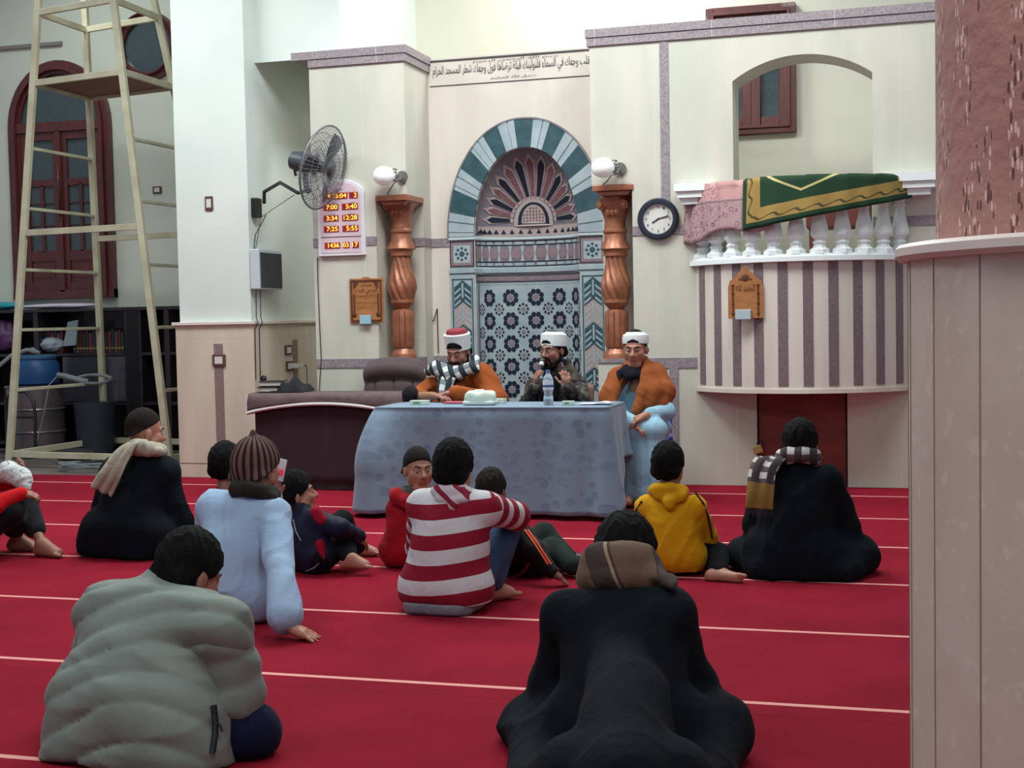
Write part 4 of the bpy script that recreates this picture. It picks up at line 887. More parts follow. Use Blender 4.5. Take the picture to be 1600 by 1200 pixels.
# tissue packs
M_tp = mat('tissue_pack', C(196,214,196), .45, col2=C(214,226,212), nscale=14); M_tg = mat('tissue_green', C(110,140,106), .5)
p = titem(751, 8.86); e = empty('tissue_pack', p); tag(e, 'plump white and green tissue pack at the middle of the table', 'tissue pack')
P_ = []
for i in range(31):
    a = 2*math.pi*i/30; row = []
    for j in range(13):
        t = j/12; z = .012+.085*math.sin(t*math.pi/2)**.8; rr = (1-t**3)**.5; sq = (abs(math.cos(a))**4+abs(math.sin(a))**4)**-.25
        row.append((p.x+.105*rr*sq*math.cos(a)*(1+.04*math.sin(7*a)), p.y+.075*rr*sq*math.sin(a), p.z+z+.008*math.sin(5*a)*t*(1-t)*4))
    P_.append(row)
grid('pack_top', P_, M_tp, e)
mb = MB(); mb.box((p.x-.11,p.y-.075,p.z+.002),(p.x+.11,p.y+.075,p.z+.03), mat('pack_base', C(206,216,214), .5)); mb.build('pack_base', e, .01)
mb = MB()
for k in range(5): a = -.09+.04*k; mb.tube([(p.x+a,p.y-.068+.01*k,p.z+.045+.008*(k%2)),(p.x+a+.02,p.y-.055+.01*k,p.z+.056+.006*(k%2))], .003, M_tg)
mb.tube([(p.x-.03,p.y-.03,p.z+.098),(p.x+.03,p.y-.02,p.z+.101)], .008, M_plaster); mb.build('leaf_print', e)
def flat(name, px, Y, w, d, h, m, label, cat, rz=0):
    p = titem(px, Y); mb = MB(); mb.box((p.x-w/2,Y-d/2,TT),(p.x+w/2,Y+d/2,TT+h), m, Matrix.Rotation(rz,3,'Z')); 
    mb.box((p.x-w*.3,Y-d/2-.0015,TT+h*.25),(p.x+w*.1,Y-d/2,TT+h*.7), M_tg, Matrix.Rotation(rz,3,'Z'), (p.x,Y,TT)); tag(mb.build(name, bevel=.003), label, cat); return p
flat('tissue_packet', 656, 8.9, .13, .07, .028, M_tp, 'small flat green and white packet on the left end of the table', 'packet', .05)
flat('tissue_packet', 780, 9.02, .09, .06, .032, M_tp, 'small green and white packet just right of the tissue pack', 'packet', -.1)
flat('small_box', 888, 8.84, .08, .05, .026, M_tp, 'little pale green box right of the water bottle', 'box', .1)
p = titem(712, 9.0); mb = MB(); mb.box((p.x-.08,8.95,TT),(p.x+.08,9.08,TT+.012), mat('red_book', C(176,84,92), .5)); tag(mb.build('notebook', bevel=.003), 'thin pink red notebook before the man in the plaid scarf', 'notebook')
p = titem(932, 8.9); M_pp = mat('paper', C(206,214,226), .7)
P_ = [[(p.x-.11+.22*i/12, 8.82+.14*j/6, TT+.006+.03*max(0, (i/12-.45))*(1+.4*math.sin(i))*(1 if i < 11 else .6)) for j in range(7)] for i in range(13)]
tag(grid('paper_sheets', P_, M_pp, thick=.004), 'loose white paper sheets curling up at the right end of the table', 'paper')
# water bottle
p = titem(857, 8.82); e = empty('water_bottle', p); tag(e, 'clear plastic water bottle with blue label standing on the table', 'bottle')
M_bt = mat('clear_plastic', (.75,.85,.92), .12, trans=.75)
mb = MB(); mb.lathe([(.03,0),(.034,.01),(.034,.05),(.028,.075),(.034,.10),(.035,.165),(.03,.19),(.015,.212),(.014,.225)], M_bt, p, 24); mb.build('bottle_body', e)
mb = MB(); mb.lathe([(.0362,.105),(.0366,.13),(.0362,.165)], mat('bottle_label', C(210,218,228), .5), p, 24); mb.lathe([(.0368,.122),(.0368,.138)], mat('label_blue', C(60,84,140), .5), p, 24); mb.build('bottle_label', e)
mb = MB(); mb.lathe([(.016,.222),(.016,.238)], mat('cap_blue', C(84,120,180), .5), p, 16); mb.build('bottle_cap', e)
# ---------------------------------------------------------------- scaffold tower
M_sc = mat('cream_timber', C(200,196,170), .6, col2=C(182,176,150), nscale=5, bump=.1)
e = empty('scaffold_tower', (-7.6,12,0)); tag(e, 'tall cream timber scaffold tower tapering upward at the far left', 'scaffold')
f1, f2, b1 = fl(14,728), fl(267,736), fl(165,704); b4 = f2+(b1-f1)
def top(px, py, base, dy): return at(px, py, base.y+dy)
t1, t2 = top(60,5,f1,.35), top(178,4,f2,.35); t3, t4 = top(133,21,b1,-.35), top(244,16,b4,-.35)
ex = lambda b_, t_: t_+(t_-b_)*.10
legs = [(f1,t1),(f2,t2),(b1,t3),(b4,t4)]
for b_, t_ in legs: mb = MB(); mb.bar(b_+Vector((0,0,.0)), ex(b_, t_), .065, .05, M_sc, (0,1,0)); mb.build('leg', e, .004)
def lp(k, z): b_, t_ = legs[k]; f = (z-b_.z)/(t_.z-b_.z); return b_+(t_-b_)*f
def zat(k, y):
    b_, t_ = legs[k]; best = 0
    for i in range(401):
        z = t_.z*i/400*1.02; q = lp(k, z); v = q-Vector((0,0,EYE)); yy_ = 600-FPX*(v.dot(UP))/(v.dot(FW))
        if i == 0 or abs(yy_-y) < bd: bd = abs(yy_-y); best = z
    return best
for y in (232, 325, 422, 515, 610):
    z = zat(0, y)
    for i, j in ((0,2),(1,3)): mb = MB(); mb.bar(lp(i,z), lp(j,z), .045, .03, M_sc); mb.build('rung', e, .003)
for y in (709, 365, 131, 20):
    z = zat(0, y)
    for i, j in ((0,1),(2,3))+(((0,2),(1,3)) if y in (709,20,131) else ()): mb = MB(); mb.bar(lp(i,z), lp(j,z), .035, .06, M_sc); mb.build('beam', e, .003)
    if y == 131:
        q = [lp(k, z) for k in (0,1,3,2)]; mb = MB(); mb.add([v+Vector((0,0,dz_)) for dz_ in (.0,.02) for v in q], [(0,1,2,3),(7,6,5,4),(0,4,5,1),(1,5,6,2),(2,6,7,3),(3,7,4,0)], mat('plywood', C(132,92,72), .7, col2=C(118,80,64), nscale=4, stretch=(1,6,1))); mb.build('platform', e)
# rope coil on the rung
z = zat(0, 610); q0, q1 = lp(0,z), lp(2,z); q = q0.lerp(q1, .78); M_rope = mat('grey_rope', C(126,132,136), .8)
mb = MB(); pts = []
for k in range(90): a = k/89*6*2*math.pi; pts.append(q+Vector((.20*math.cos(a)+.12, .02*math.sin(a*1.3), .045*math.sin(a)+.055)))
mb.tube(pts, .014, M_rope, 6); mb.tube([q+Vector((-.3,-.02,.1)), q+Vector((-.2,-.05,.09)), q+Vector((-.05,-.03,.05)), q+Vector((.05,0,.03))], .03, M_rope, 8)
mb.tube([q+Vector((-.3,-.02,.1)), q+Vector((-.36,-.1,-.0)), q+Vector((-.4,-.15,-.3)), q+Vector((-.5,-.2,-.7)), q+Vector((-.62,-.25,-.95))], .008, M_rope, 6)
tag(mb.build('rope_coil'), 'grey rope coiled over a scaffold rung with a hanging tail', 'rope')
# ---------------------------------------------------------------- bookcase and clutter
M_dk = mat('dark_case_wood', C(44,32,40), .5, col2=C(36,28,36), nscale=4, stretch=(3,3,.5), coat=.25)
YF, YB = 12.92, 13.38; bz = at(150,481,YF).z; X0_, X1_ = -11.2, -6.9; sh1, sh2 = at(150,553,YF).z, at(150,630,YF).z
e = empty('bookcase', ((X0_+X1_)/2,YF,0)); tag(e, 'long dark wooden bookcase along the far left wall behind the scaffold', 'bookcase')
mb = MB(); mb.box((X0_,YF-.02,bz-.035),(X1_,YB,bz), M_dk); mb.build('top_board', e)
for z in (.06, sh2, sh1): mb = MB(); mb.box((X0_,YF,z-.02),(X1_,YB,z+.01), M_dk); mb.build('shelf', e)
mb = MB(); mb.box((X0_,YB-.02,0),(X1_,YB,bz-.035), M_dk); mb.build('back_panel', e)
for px in (-40, 58, 200, 218, 262): x = at(px,560,YF).x; mb = MB(); mb.box((x-.03,YF-.005,0),(x+.03,YB-.02,bz-.035), M_dk); mb.build('upright', e)
mb = MB(); xa, xb = at(200,560,YF).x, at(218,560,YF).x; mb.box((xa,YF-.01,.0),(xb,YF+.02,bz-.04), mat('black_gap', C(16,14,20), .6)); mb.build('gap_shade_sheet', e)  # black sheet between two uprights, the shade of the gap as plain colour
xs0, xs1 = at(98,600,YF).x, at(196,600,YF).x
mb = MB(); mb.box((xs0,YF+.01,sh2+.02),(xs1,YF+.016,sh1-.03), mat('smoky_door', C(66,64,74), .25, coat=.5)); mb.build('cabinet_door', e)
# books on the upper shelf behind
bc = [C(96,30,40),C(30,60,50),C(60,40,60),C(120,50,50),C(40,44,70),C(90,80,60)]
for k in range(26):
    px = 66+k*5.0
    if 96 < px < 112: continue
    x = at(px,530,YF+.12).x; h = .22+.05*((k*37)%5)/5; mb = MB(); mb.box((x-.016,YF+.12,sh1+.011),(x+.016,YF+.30,sh1+.011+h), mat('spine_%d' % (k%6), bc[k%6], .6)); mb.box((x-.0162,YF+.118,sh1+.05),(x+.0162,YF+.12,sh1+.07), mat('gilt', C(150,130,80), .5))
    tag(mb.build('book', bevel=.002), 'upright %s book in the dim upper shelf of the long dark bookcase' % ('maroon','dark green','plum','brick red','navy','olive')[k%6], 'book', '%s books on the upper bookcase shelf' % ('maroon','dark green','plum','brick red','navy','olive')[k%6])
def blob(name, c, r, m, label, cat, seed=0, amp=.25, kind=None):
    rnd = random.Random(seed); ph = [rnd.uniform(0,6) for _ in range(6)]; P_ = []
    for i in range(33):
        a = 2*math.pi*i/32; row = []
        for j in range(17):
            t = math.pi*j/16; d = 1+amp*(.5*math.sin(3*a+ph[0])*math.sin(2*t+ph[1])+.35*math.sin(7*a+ph[2]+3*t)+.3*math.sin(11*t+ph[3]+2*a))*math.sin(t)
            row.append((c[0]+r[0]*d*math.sin(t)*math.cos(a), c[1]+r[1]*d*math.sin(t)*math.sin(a), c[2]+r[2]*(math.cos(t) if math.cos(t) > 0 else .9*math.cos(t))*(d if t < 1.6 else 1)))
        P_.append(row)
    return tag(grid(name, P_, m), label, cat)
def onsh(px, z, Y, h): return (at(px,550,Y).x, Y, z+h)
M_bag = mat('white_bag', C(150,160,172), .6); M_bag2 = mat('purple_bag', C(104,66,112), .5, col2=C(84,52,94), nscale=8)
blob('plastic_bag', onsh(82, sh1+.012, YF-.02+.14, .09), (.14,.11,.09), M_bag, 'grey white crumpled bag on the bookcase shelf above the blue drum', 'bag', 1)
blob('plastic_bag', onsh(4, sh1+.012, YF+.13, .2), (.2,.11,.19), M_bag2, 'purple bag on the bookcase shelf at the left edge', 'bag', 2)
q = at(105,520,YF+.0); mb = MB(); mb.add([Vector((q.x+dx,YF+.06+dy,q.z+dz_)) for dy in (0,.02) for dx, dz_ in ((-.1,-.15),(.06,-.14),(.10,.14),(-.03,.12))], [(0,1,2,3),(7,6,5,4),(0,4,5,1),(1,5,6,2),(2,6,7,3),(3,7,4,0)], mat('pale_poster', C(142,160,166), .6)); tag(mb.build('leaning_folder'), 'pale folder leaning among the books on the upper shelf', 'folder')
q = at(6,476,YF+.2); blob('folded_cloth', (q.x-.1,YF+.2,bz+.045), (.38,.14,.05), mat('turquoise_cloth', C(40,150,170), .8), 'turquoise cloth lying on top of the bookcase at the left edge', 'cloth', 3, .12)
q = at(70,478,YF+.2); blob('folded_cloth', (q.x+.2,YF+.2,bz+.03), (.55,.14,.032), mat('pale_mauve_cloth', C(206,196,214), .8), 'pale lilac cloth lying on top of the bookcase', 'cloth', 4, .12)
# metal drum, blue drum
M_st = mat('dull_steel', C(118,108,114), .35, metal=.6); c = at(58,700,12.45); c = Vector((c.x,12.45,0)); rz = .30
e = empty('metal_drum', c); tag(e, 'large dull steel drum standing below the blue drum at the left', 'drum')
mb = MB(); mb.lathe([(.31,.0),(.31,.02),(.295,.03),(.295,.22),(.31,.235),(.295,.25),(.295,.46),(.31,.475),(.295,.49),(.295,.70),(.31,.71),(.31,.73)], M_st, c, 40); mb.build('drum_shell', e)
mb = MB(); mb.lathe([(.285,.715),(.285,.722)], M_dark, c, 32, smooth=False); mb.build('drum_lid', e)
e = empty('blue_drum', c+Vector((0,0,.74))); tag(e, 'blue plastic drum resting on top of the steel drum', 'drum'); zc_ = .732
mb = MB(); mb.lathe([(.2,0),(.23,.02),(.24,.1),(.235,.22),(.2,.27),(.2,.29)], mat('blue_plastic', C(26,76,128), .4), c+Vector((.03,-.0,zc_)), 36); mb.build('drum_shell', e)
mb = MB(); mb.lathe([(.21,.285),(.21,.31),(.19,.318)], mat('blue_lid', C(52,104,140), .45), c+Vector((.03,0,zc_)), 32); mb.build('drum_lid', e)
mb = MB(); t_ = c+Vector((.03,0,zc_+.33)); mb.tube([t_+Vector((.12,-.1,.01)), t_+Vector((.0,-.15,.05)), t_+Vector((-.15,-.2,.0)), t_+Vector((-.3,-.28,-.14)), t_+Vector((-.4,-.3,-.32)), t_+Vector((-.3,-.3,-.42))], .022, M_rope, 8)
mb.tube([t_+Vector((.12,-.12,.015)), t_+Vector((.03,-.1,.06)), t_+Vector((-.05,-.12,.03))], .018, M_rope, 8); tag(mb.build('hose'), 'thick grey hose draped over the blue drum', 'hose')
e = empty('hand_trolley', c+Vector((.2,-.4,0))); tag(e, 'black bent tube trolley handle standing before the steel drum', 'trolley')
h1, h2 = at(48,615,12.0), at(55,706,12.0)
mb = MB(); mb.tube([at(10,652,12.0), at(10,622,12.0), at(20,612,12.0), at(40,612,12.0), at(52,626,12.0), at(55,650,12.0), Vector((h2.x,12.0,.04))], .018, M_black, 8); mb.tube([at(10,652,12.0), Vector((at(10,650,12.0).x,12.0,.04))], .018, M_black); mb.tube([at(10,652,12.0), at(54,652,12.0)], .012, M_black); mb.build('handle', e)
mb = MB(); mb.box((at(8,700,12.0).x,11.9,.05),(at(60,700,12.0).x,12.1,.075), M_black); mb.build('foot_plate', e)
for px in (12, 56): mb = MB(); p_ = at(px,700,12.0); mb.lathe([(.05,-.015),(.055,0),(.05,.015)], M_black, (p_.x,12.02,.055), 16, (1,0,0)); mb.build('wheel', e)
blob('tool_bag', (fl(66,733).x,11.55,.07), (.22,.13,.075), mat('dark_bag', C(34,30,38), .8), 'dark slumped bag on the floor under the scaffold', 'bag', 6)
mb = MB(); c = fl(134,734); pts = [(c.x+(.24+.04*math.sin(k*.7))*math.cos(k*.3), c.y+.16*math.sin(k*.3), .02+.0006*k) for k in range(90)]; mb.tube(pts, .008, M_rope, 6); tag(mb.build('cable_coil'), 'loose coil of grey cable on the floor under the scaffold', 'cable')
c = at(140,650,12.4); mb = MB(); mb.lathe([(.16,0),(.19,.01),(.2,.3),(.22,.52),(.22,.54)], mat('dark_green_bin', C(36,46,54), .5), (c.x,12.5,0), 28); tag(mb.build('waste_bin'), 'dark bin on the floor before the bookcase inside the scaffold', 'bin')
# ---------------------------------------------------------------- bodies and clothes: one smooth surface each
def V3(p): return np.array((p[0], p[1], p[2]), float)
class Sd:
    "signed distance to a blend of tapered limbs and ellipsoids"
    def __init__(s, k=.03): s.p = []; s.k = k; s.cuts = []; s.disp = None
    def rc(s, a, b, ra, rb=None, k=None, q=None): s.p.append(('c', V3(a), V3(b), ra, ra if rb is None else rb, k, q)); return s
    def chain(s, pts, rs, k=None, q=None):
        for i in range(len(pts)-1): s.rc(pts[i], pts[i+1], rs[i], rs[i+1], k, q)
        return s
    def el(s, c, r, R=None, k=None): s.p.append(('e', V3(c), np.array(r, float), np.eye(3) if R is None else R, None, k, None)); return s
    def sub(s, c, r, k=.01): s.cuts.append(('s', V3(c), r, k)); return s
    def plane(s, p, n, k=.01): n = V3(n); s.cuts.append(('p', V3(p), n/np.linalg.norm(n), k)); return s
    def bounds(s):
        lo, hi = np.full(3, 1e9), np.full(3, -1e9)
        for t, a, b, ra, rb, k, q in s.p:
            if t == 'c': pts = ((a, ra), (b, rb))
            else: pts = ((a, b.max()),)
            for c, r in pts: lo = np.minimum(lo, c-r); hi = np.maximum(hi, c+r)
        return lo-.05, hi+.05
    def __call__(s, P):
        D = None
        for t, a, b, ra, rb, k, q in s.p:
            if t == 'c':
                ab = b-a; L2 = max(ab@ab, 1e-9); pa = P-a; h = np.clip(pa@ab/L2, 0, 1); d = np.sqrt(((pa-h[:, None]*ab)**2).sum(1))-(ra+(rb-ra)*h)
                if q: d = d-q[1]*(np.abs(np.sin(np.pi*(pa@ab)/math.sqrt(L2)/q[0]+(q[2] if len(q) > 2 else 0)))**.6-.6)
            else:
                X = (P-a)@ra; k0 = np.sqrt(((X/b)**2).sum(1)); k1 = np.sqrt(((X/b**2)**2).sum(1))+1e-9; d = k0*(k0-1)/k1; d = np.where(k0 < .3, -b.min()*(1-k0), d)
            if D is None: D = d; continue
            kk = s.k if k is None else k; h = np.clip(.5+.5*(D-d)/kk, 0, 1); D = D*(1-h)+d*h-kk*h*(1-h)
        for c in s.cuts:
            if c[0] == 's': d = c[2]-np.sqrt(((P-c[1])**2).sum(1)); k = c[3]
            else: d = (P-c[1])@c[2]; k = c[3]
            h = np.clip(.5-.5*(D-d)/k, 0, 1); D = D*(1-h)+d*h+k*h*(1-h)
        if s.disp is not None: D = D-s.disp(P)
        return D
def wob(A, f, seed=0, st=(1, 1, 1)):
    "soft cloth folds"
    r = np.random.RandomState(seed); K = r.normal(size=(5, 3)); K /= np.linalg.norm(K, axis=1)[:, None]; ph = r.uniform(0, 6.28, 5); st = np.array(st)
    def g(P):
        Q = P*st; w = np.sin(Q@K[0]*f*.45+ph[0])*1.6; w2 = np.sin(Q@K[1]*f*.5+ph[1])*1.6
        a = 1-np.abs(np.sin(Q@K[2]*f*.5+w+ph[2])); b_ = np.sin(Q@K[3]*f+w2+ph[3]); c_ = 1-np.abs(np.sin(Q@K[4]*f*1.1+1.3*w2+ph[4])); return A*(a**2*1.2+.4*b_+.55*c_**3-.65)
    return g
QUAL = 1.0
def surf(sd, h, smooth=2):
    h *= QUAL; lo, hi = sd.bounds(); m = 4; H = h*m; n = np.ceil((hi-lo)/H).astype(int)+1
    g = [lo[i]+H*(np.arange(n[i])+.5) for i in range(3)]
    G = np.stack(np.meshgrid(*g, indexing='ij'), -1).reshape(-1, 3); D = sd(G)
    S = np.where(D < 0, -1., 1.).astype(np.float32).reshape(n)
    F = np.repeat(np.repeat(np.repeat(S, m, 0), m, 1), m, 2)
    near = np.argwhere((np.abs(D) < H*1.45+.02).reshape(n))
    off = np.stack(np.meshgrid(*[np.arange(m)]*3, indexing='ij'), -1).reshape(-1, 3)
    idx = (near[:, None, :]*m+off[None]).reshape(-1, 3); pts = lo+(idx+.5)*h
    vals = np.concatenate([sd(c) for c in np.array_split(pts, max(1, len(pts)//200000))]); F[idx[:, 0], idx[:, 1], idx[:, 2]] = vals
    F[0] = F[-1] = 1; F[:, 0] = F[:, -1] = 1; F[:, :, 0] = F[:, :, -1] = 1
    I = F < 0; c8 = np.zeros(np.array(F.shape)-1, np.uint8)
    for dx in (0, 1):
        for dy in (0, 1):
            for dz_ in (0, 1): c8 += I[dx:I.shape[0]-1+dx, dy:I.shape[1]-1+dy, dz_:I.shape[2]-1+dz_]
    act = np.argwhere((c8 > 0) & (c8 < 8)); ids = np.full(c8.shape, -1, np.int32); ids[tuple(act.T)] = np.arange(len(act))
    acc = np.zeros((len(act), 3)); cnt = np.zeros(len(act)); quads = []
    cor_ = [np.array(c) for c in ((0,0,0),(1,0,0),(0,1,0),(1,1,0),(0,0,1),(1,0,1),(0,1,1),(1,1,1))]
    for ax in range(3):
        for c in cor_:
            if c[ax]: continue
            e = np.eye(3, dtype=int)[ax]; a = F[tuple((act+c).T)]; b_ = F[tuple((act+c+e).T)]; x = (a < 0) != (b_ < 0)
            t = np.where(x, a/np.where(x, a-b_, 1), 0); acc[x] += (c+e*t[:, None])[x]; cnt[x] += 1
    Vv = lo+h*(act+acc/cnt[:, None]+.5)
    for ax in range(3):
        sl0 = [slice(None)]*3; sl1 = [slice(None)]*3; sl0[ax] = slice(0, -1); sl1[ax] = slice(1, None)
        a, b_ = I[tuple(sl0)], I[tuple(sl1)]; E = np.argwhere(a != b_); u, v = [(1,2),(2,0),(0,1)][ax]
        E = E[(E[:, u] > 0) & (E[:, v] > 0)]; fl_ = a[tuple(E.T)]; du = np.eye(3, dtype=int)[u]; dv = np.eye(3, dtype=int)[v]
        q = np.stack([ids[tuple((E-du-dv).T)], ids[tuple((E-dv).T)], ids[tuple(E.T)], ids[tuple((E-du).T)]], 1)
        q[~fl_] = q[~fl_][:, ::-1]; quads.append(q)
    Q = np.concatenate(quads); Q = Q[(Q >= 0).all(1)]
    for _ in range(smooth):
        A_ = np.zeros_like(Vv); n_ = np.zeros(len(Vv))
        for i in range(4):
            for j in ((i+1)%4, (i+3)%4): np.add.at(A_, Q[:, i], Vv[Q[:, j]]); np.add.at(n_, Q[:, i], 1)
        Vv = .45*Vv+.55*A_/np.maximum(n_, 1)[:, None]
    return Vv, Q
def body(name, sd, h, m, parent=None, pat=None, col=None, smooth=2):
    Vv, Q = surf(sd, h, smooth); me = bpy.data.meshes.new(name); me.vertices.add(len(Vv)); me.vertices.foreach_set('co', Vv.ravel())
    me.loops.add(Q.size); me.loops.foreach_set('vertex_index', Q.ravel().astype(np.int32)); me.polygons.add(len(Q)); me.polygons.foreach_set('loop_start', np.arange(0, Q.size, 4, dtype=np.int32)); me.polygons.foreach_set('loop_total', np.full(len(Q), 4, np.int32))
    me.polygons.foreach_set('use_smooth', np.ones(len(Q), bool)); me.materials.append(m); me.update(calc_edges=True); me.validate()
    if pat is not None: a = me.attributes.new('pat', 'FLOAT_VECTOR', 'POINT'); a.data.foreach_set('vector', np.ascontiguousarray(pat(Vv), dtype=np.float32).ravel())
    if col is not None: a = me.attributes.new('tint', 'FLOAT_VECTOR', 'POINT'); a.data.foreach_set('vector', np.ascontiguousarray(col(Vv), dtype=np.float32).ravel())
    o = bpy.data.objects.new(name, me); COL.objects.link(o)
    if parent: o.parent = parent; o.matrix_parent_inverse = parent.matrix_world.inverted()
    return o
# skin with lips and such in a tint attribute (x = lips, y = shaved or darker hair shadow)
def skin(name, c):
    m = mat(name, c, .5); N, L, b = nod(m); a = N.new('ShaderNodeAttribute'); a.attribute_name = 'tint'; s = N.new('ShaderNodeSeparateXYZ'); L.new(a.outputs['Vector'], s.inputs[0])
    lip = tuple(min(1, v) for v in (c[0]*.85, c[1]*.5, c[2]*.5)); sh = tuple(v*.42 for v in c)
    L.new(mix_n(N, L, s.outputs[1], mix_n(N, L, s.outputs[0], c, lip), sh), b.inputs['Base Color'])
    b.inputs['Subsurface Weight'].default_value = .12; b.inputs['Subsurface Radius'].default_value = (.02,.008,.005); return m
SK1, SK2, SK3 = skin('skin_brown', C(148,98,82)), skin('skin_tan', C(172,118,98)), skin('skin_deep', C(118,74,62))
M_hair = mat('black_hair', C(13,12,14), .85, bump=.8, bscale=150, dist=.008, spec=.15)
M_hairb = mat('dark_brown_hair', C(34,28,27), .85, bump=.8, bscale=150, dist=.008, spec=.15)
M_eye = mat('eye_white', C(150,138,132), .35); M_iris = mat('eye_dark', C(24,16,14), .2); M_brow = mat('brow', C(26,20,20), .8)
def frame(fwd, up=(0,0,1)):
    f = Vector(fwd).normalized(); r = f.cross(Vector(up)).normalized(); u = r.cross(f); return np.array([list(r), list(f), list(u)]).T   # columns right, forward, up
class Head:
    def __init__(s, c, fwd, hs=1.0, up=(0,0,1), dn=.032): s.c = V3(c)-V3((0,0,dn*hs)); s.R = frame(fwd, up); s.s = hs
    def w(s, x, y, z): return s.c+s.R@(np.array((x, y, z))*s.s)
    def loc(s, P): return (P-s.c)@s.R/s.s
    def add(s, sd):
        k = s.s; w = s.w; R = s.R
        sd.el(w(0,-.012,.035), (.077*k,.096*k,.098*k), R, .02).el(w(0,.028,-.04), (.058*k,.066*k,.078*k), R, .03)
        sd.rc(w(-.022,.058,-.098), w(.022,.058,-.098), .026*k, .026*k, .02)
        for sx in (-1, 1):
            sd.rc(w(sx*.038,.06,-.02), w(sx*.05,.03,-.05), .028*k, .024*k, .02); sd.rc(w(sx*.012,.084,.028), w(sx*.045,.07,.026), .0125*k, .010*k, .012)
            sd.el(w(sx*.079,-.008,-.008), (.010*k,.019*k,.033*k), R, .006); sd.sub(w(sx*.032,.107,.006), .020*k, .010); sd.rc(w(sx*.018,.0885,.0145), w(sx*.046,.079,.011), .0058*k, .005*k, .004); sd.rc(w(sx*.020,.085,-.010), w(sx*.044,.078,-.009), .006*k, .005*k, .004)
            sd.rc(w(sx*.013,.098,-.030), w(sx*.015,.092,-.032), .009*k, .009*k, .008)
        sd.rc(w(0,.088,.012), w(0,.112,-.024), .010*k, .014*k, .010); sd.rc(w(-.020,.086,-.052), w(.020,.086,-.052), .008*k, .008*k, .008); sd.rc(w(-.016,.086,-.066), w(.016,.086,-.066), .009*k, .009*k, .008)
    def tint(s, P):
        X = s.loc(P); lips = ((np.abs(X[:, 0]) < .026) & (np.abs(X[:, 2]+.059) < .013) & (X[:, 1] > .07)).astype(float)
        return lips
    def eyes(s, parent, lid=.3):
        for sx in (-1, 1):
            mb = MB(); c = s.w(sx*.032,.077,.004); mb.sphere(c, .0135*s.s, M_eye, 16, 10); c2 = s.w(sx*.032,.0830,.003); mb.sphere(c2, .0085*s.s, M_iris, 12, 8); mb.build('eye', parent)
            mb = MB(); pts = [s.w(sx*(.014+.036*i/5), .0965-.020*(i/5)**1.6, .0275+.007*math.sin(i/5*2.6)) for i in range(6)]; mb.tube([Vector(p) for p in pts], [.003*s.s,.0045*s.s,.005*s.s,.0045*s.s,.004*s.s,.002*s.s], M_brow, 6); mb.build('eyebrow', parent)
def hair(h, parent, m, thick=.012, brow=(.075,.055), nape=(-.085,-.075), name='hair', top=1.0, vox=.0045, side=-.03, rough=.0045):
    "cap of hair: front hairline point (y,z) and nape point (y,z)"
    sd = Sd(.015); k = h.s; sd.el(h.w(0,-.014,.037+.004*top), ((.078+thick)*k,(.098+thick)*k,(.100+thick*top)*k), h.R)
    sd.rc(h.w(-.045,-.062,-.02), h.w(.045,-.062,-.02), .038*k, .038*k, .03)
    f = np.array((0, brow[0], brow[1])); n_ = np.array((0, nape[0], nape[1])); d = n_-f; nn = np.array((0, d[2], -d[1])); nn = nn/np.linalg.norm(nn); nn = -nn if nn[2] > 0 else nn
    sd.plane(h.w(*f), h.R@nn, .006)
    sd.disp = wob(rough, 160, 3); return body(name, sd, vox, m, parent, smooth=1)
def beard(h, parent, m=None, full=True):
    sd = Sd(.012); k = h.s; w = h.w
    pts = [w(-.074,.0,-.02), w(-.066,.02,-.065), w(-.042,.055,-.10), w(0,.078,-.118), w(.042,.055,-.10), w(.066,.02,-.065), w(.074,.0,-.02)]
    sd.chain(pts, [.010*k,.017*k,.024*k,.028*k,.024*k,.017*k,.010*k]); sd.chain([w(-.036,.082,-.075), w(-.024,.096,-.046), w(0,.101,-.041), w(.024,.096,-.046), w(.036,.082,-.075)], [.009*k,.008*k,.007*k,.008*k,.009*k]); sd.rc(w(0,.09,-.085), w(0,.085,-.1), .014*k)
    sd.disp = wob(.002, 150, 4); return body('beard', sd, .0045, m or M_hair, parent, smooth=1)
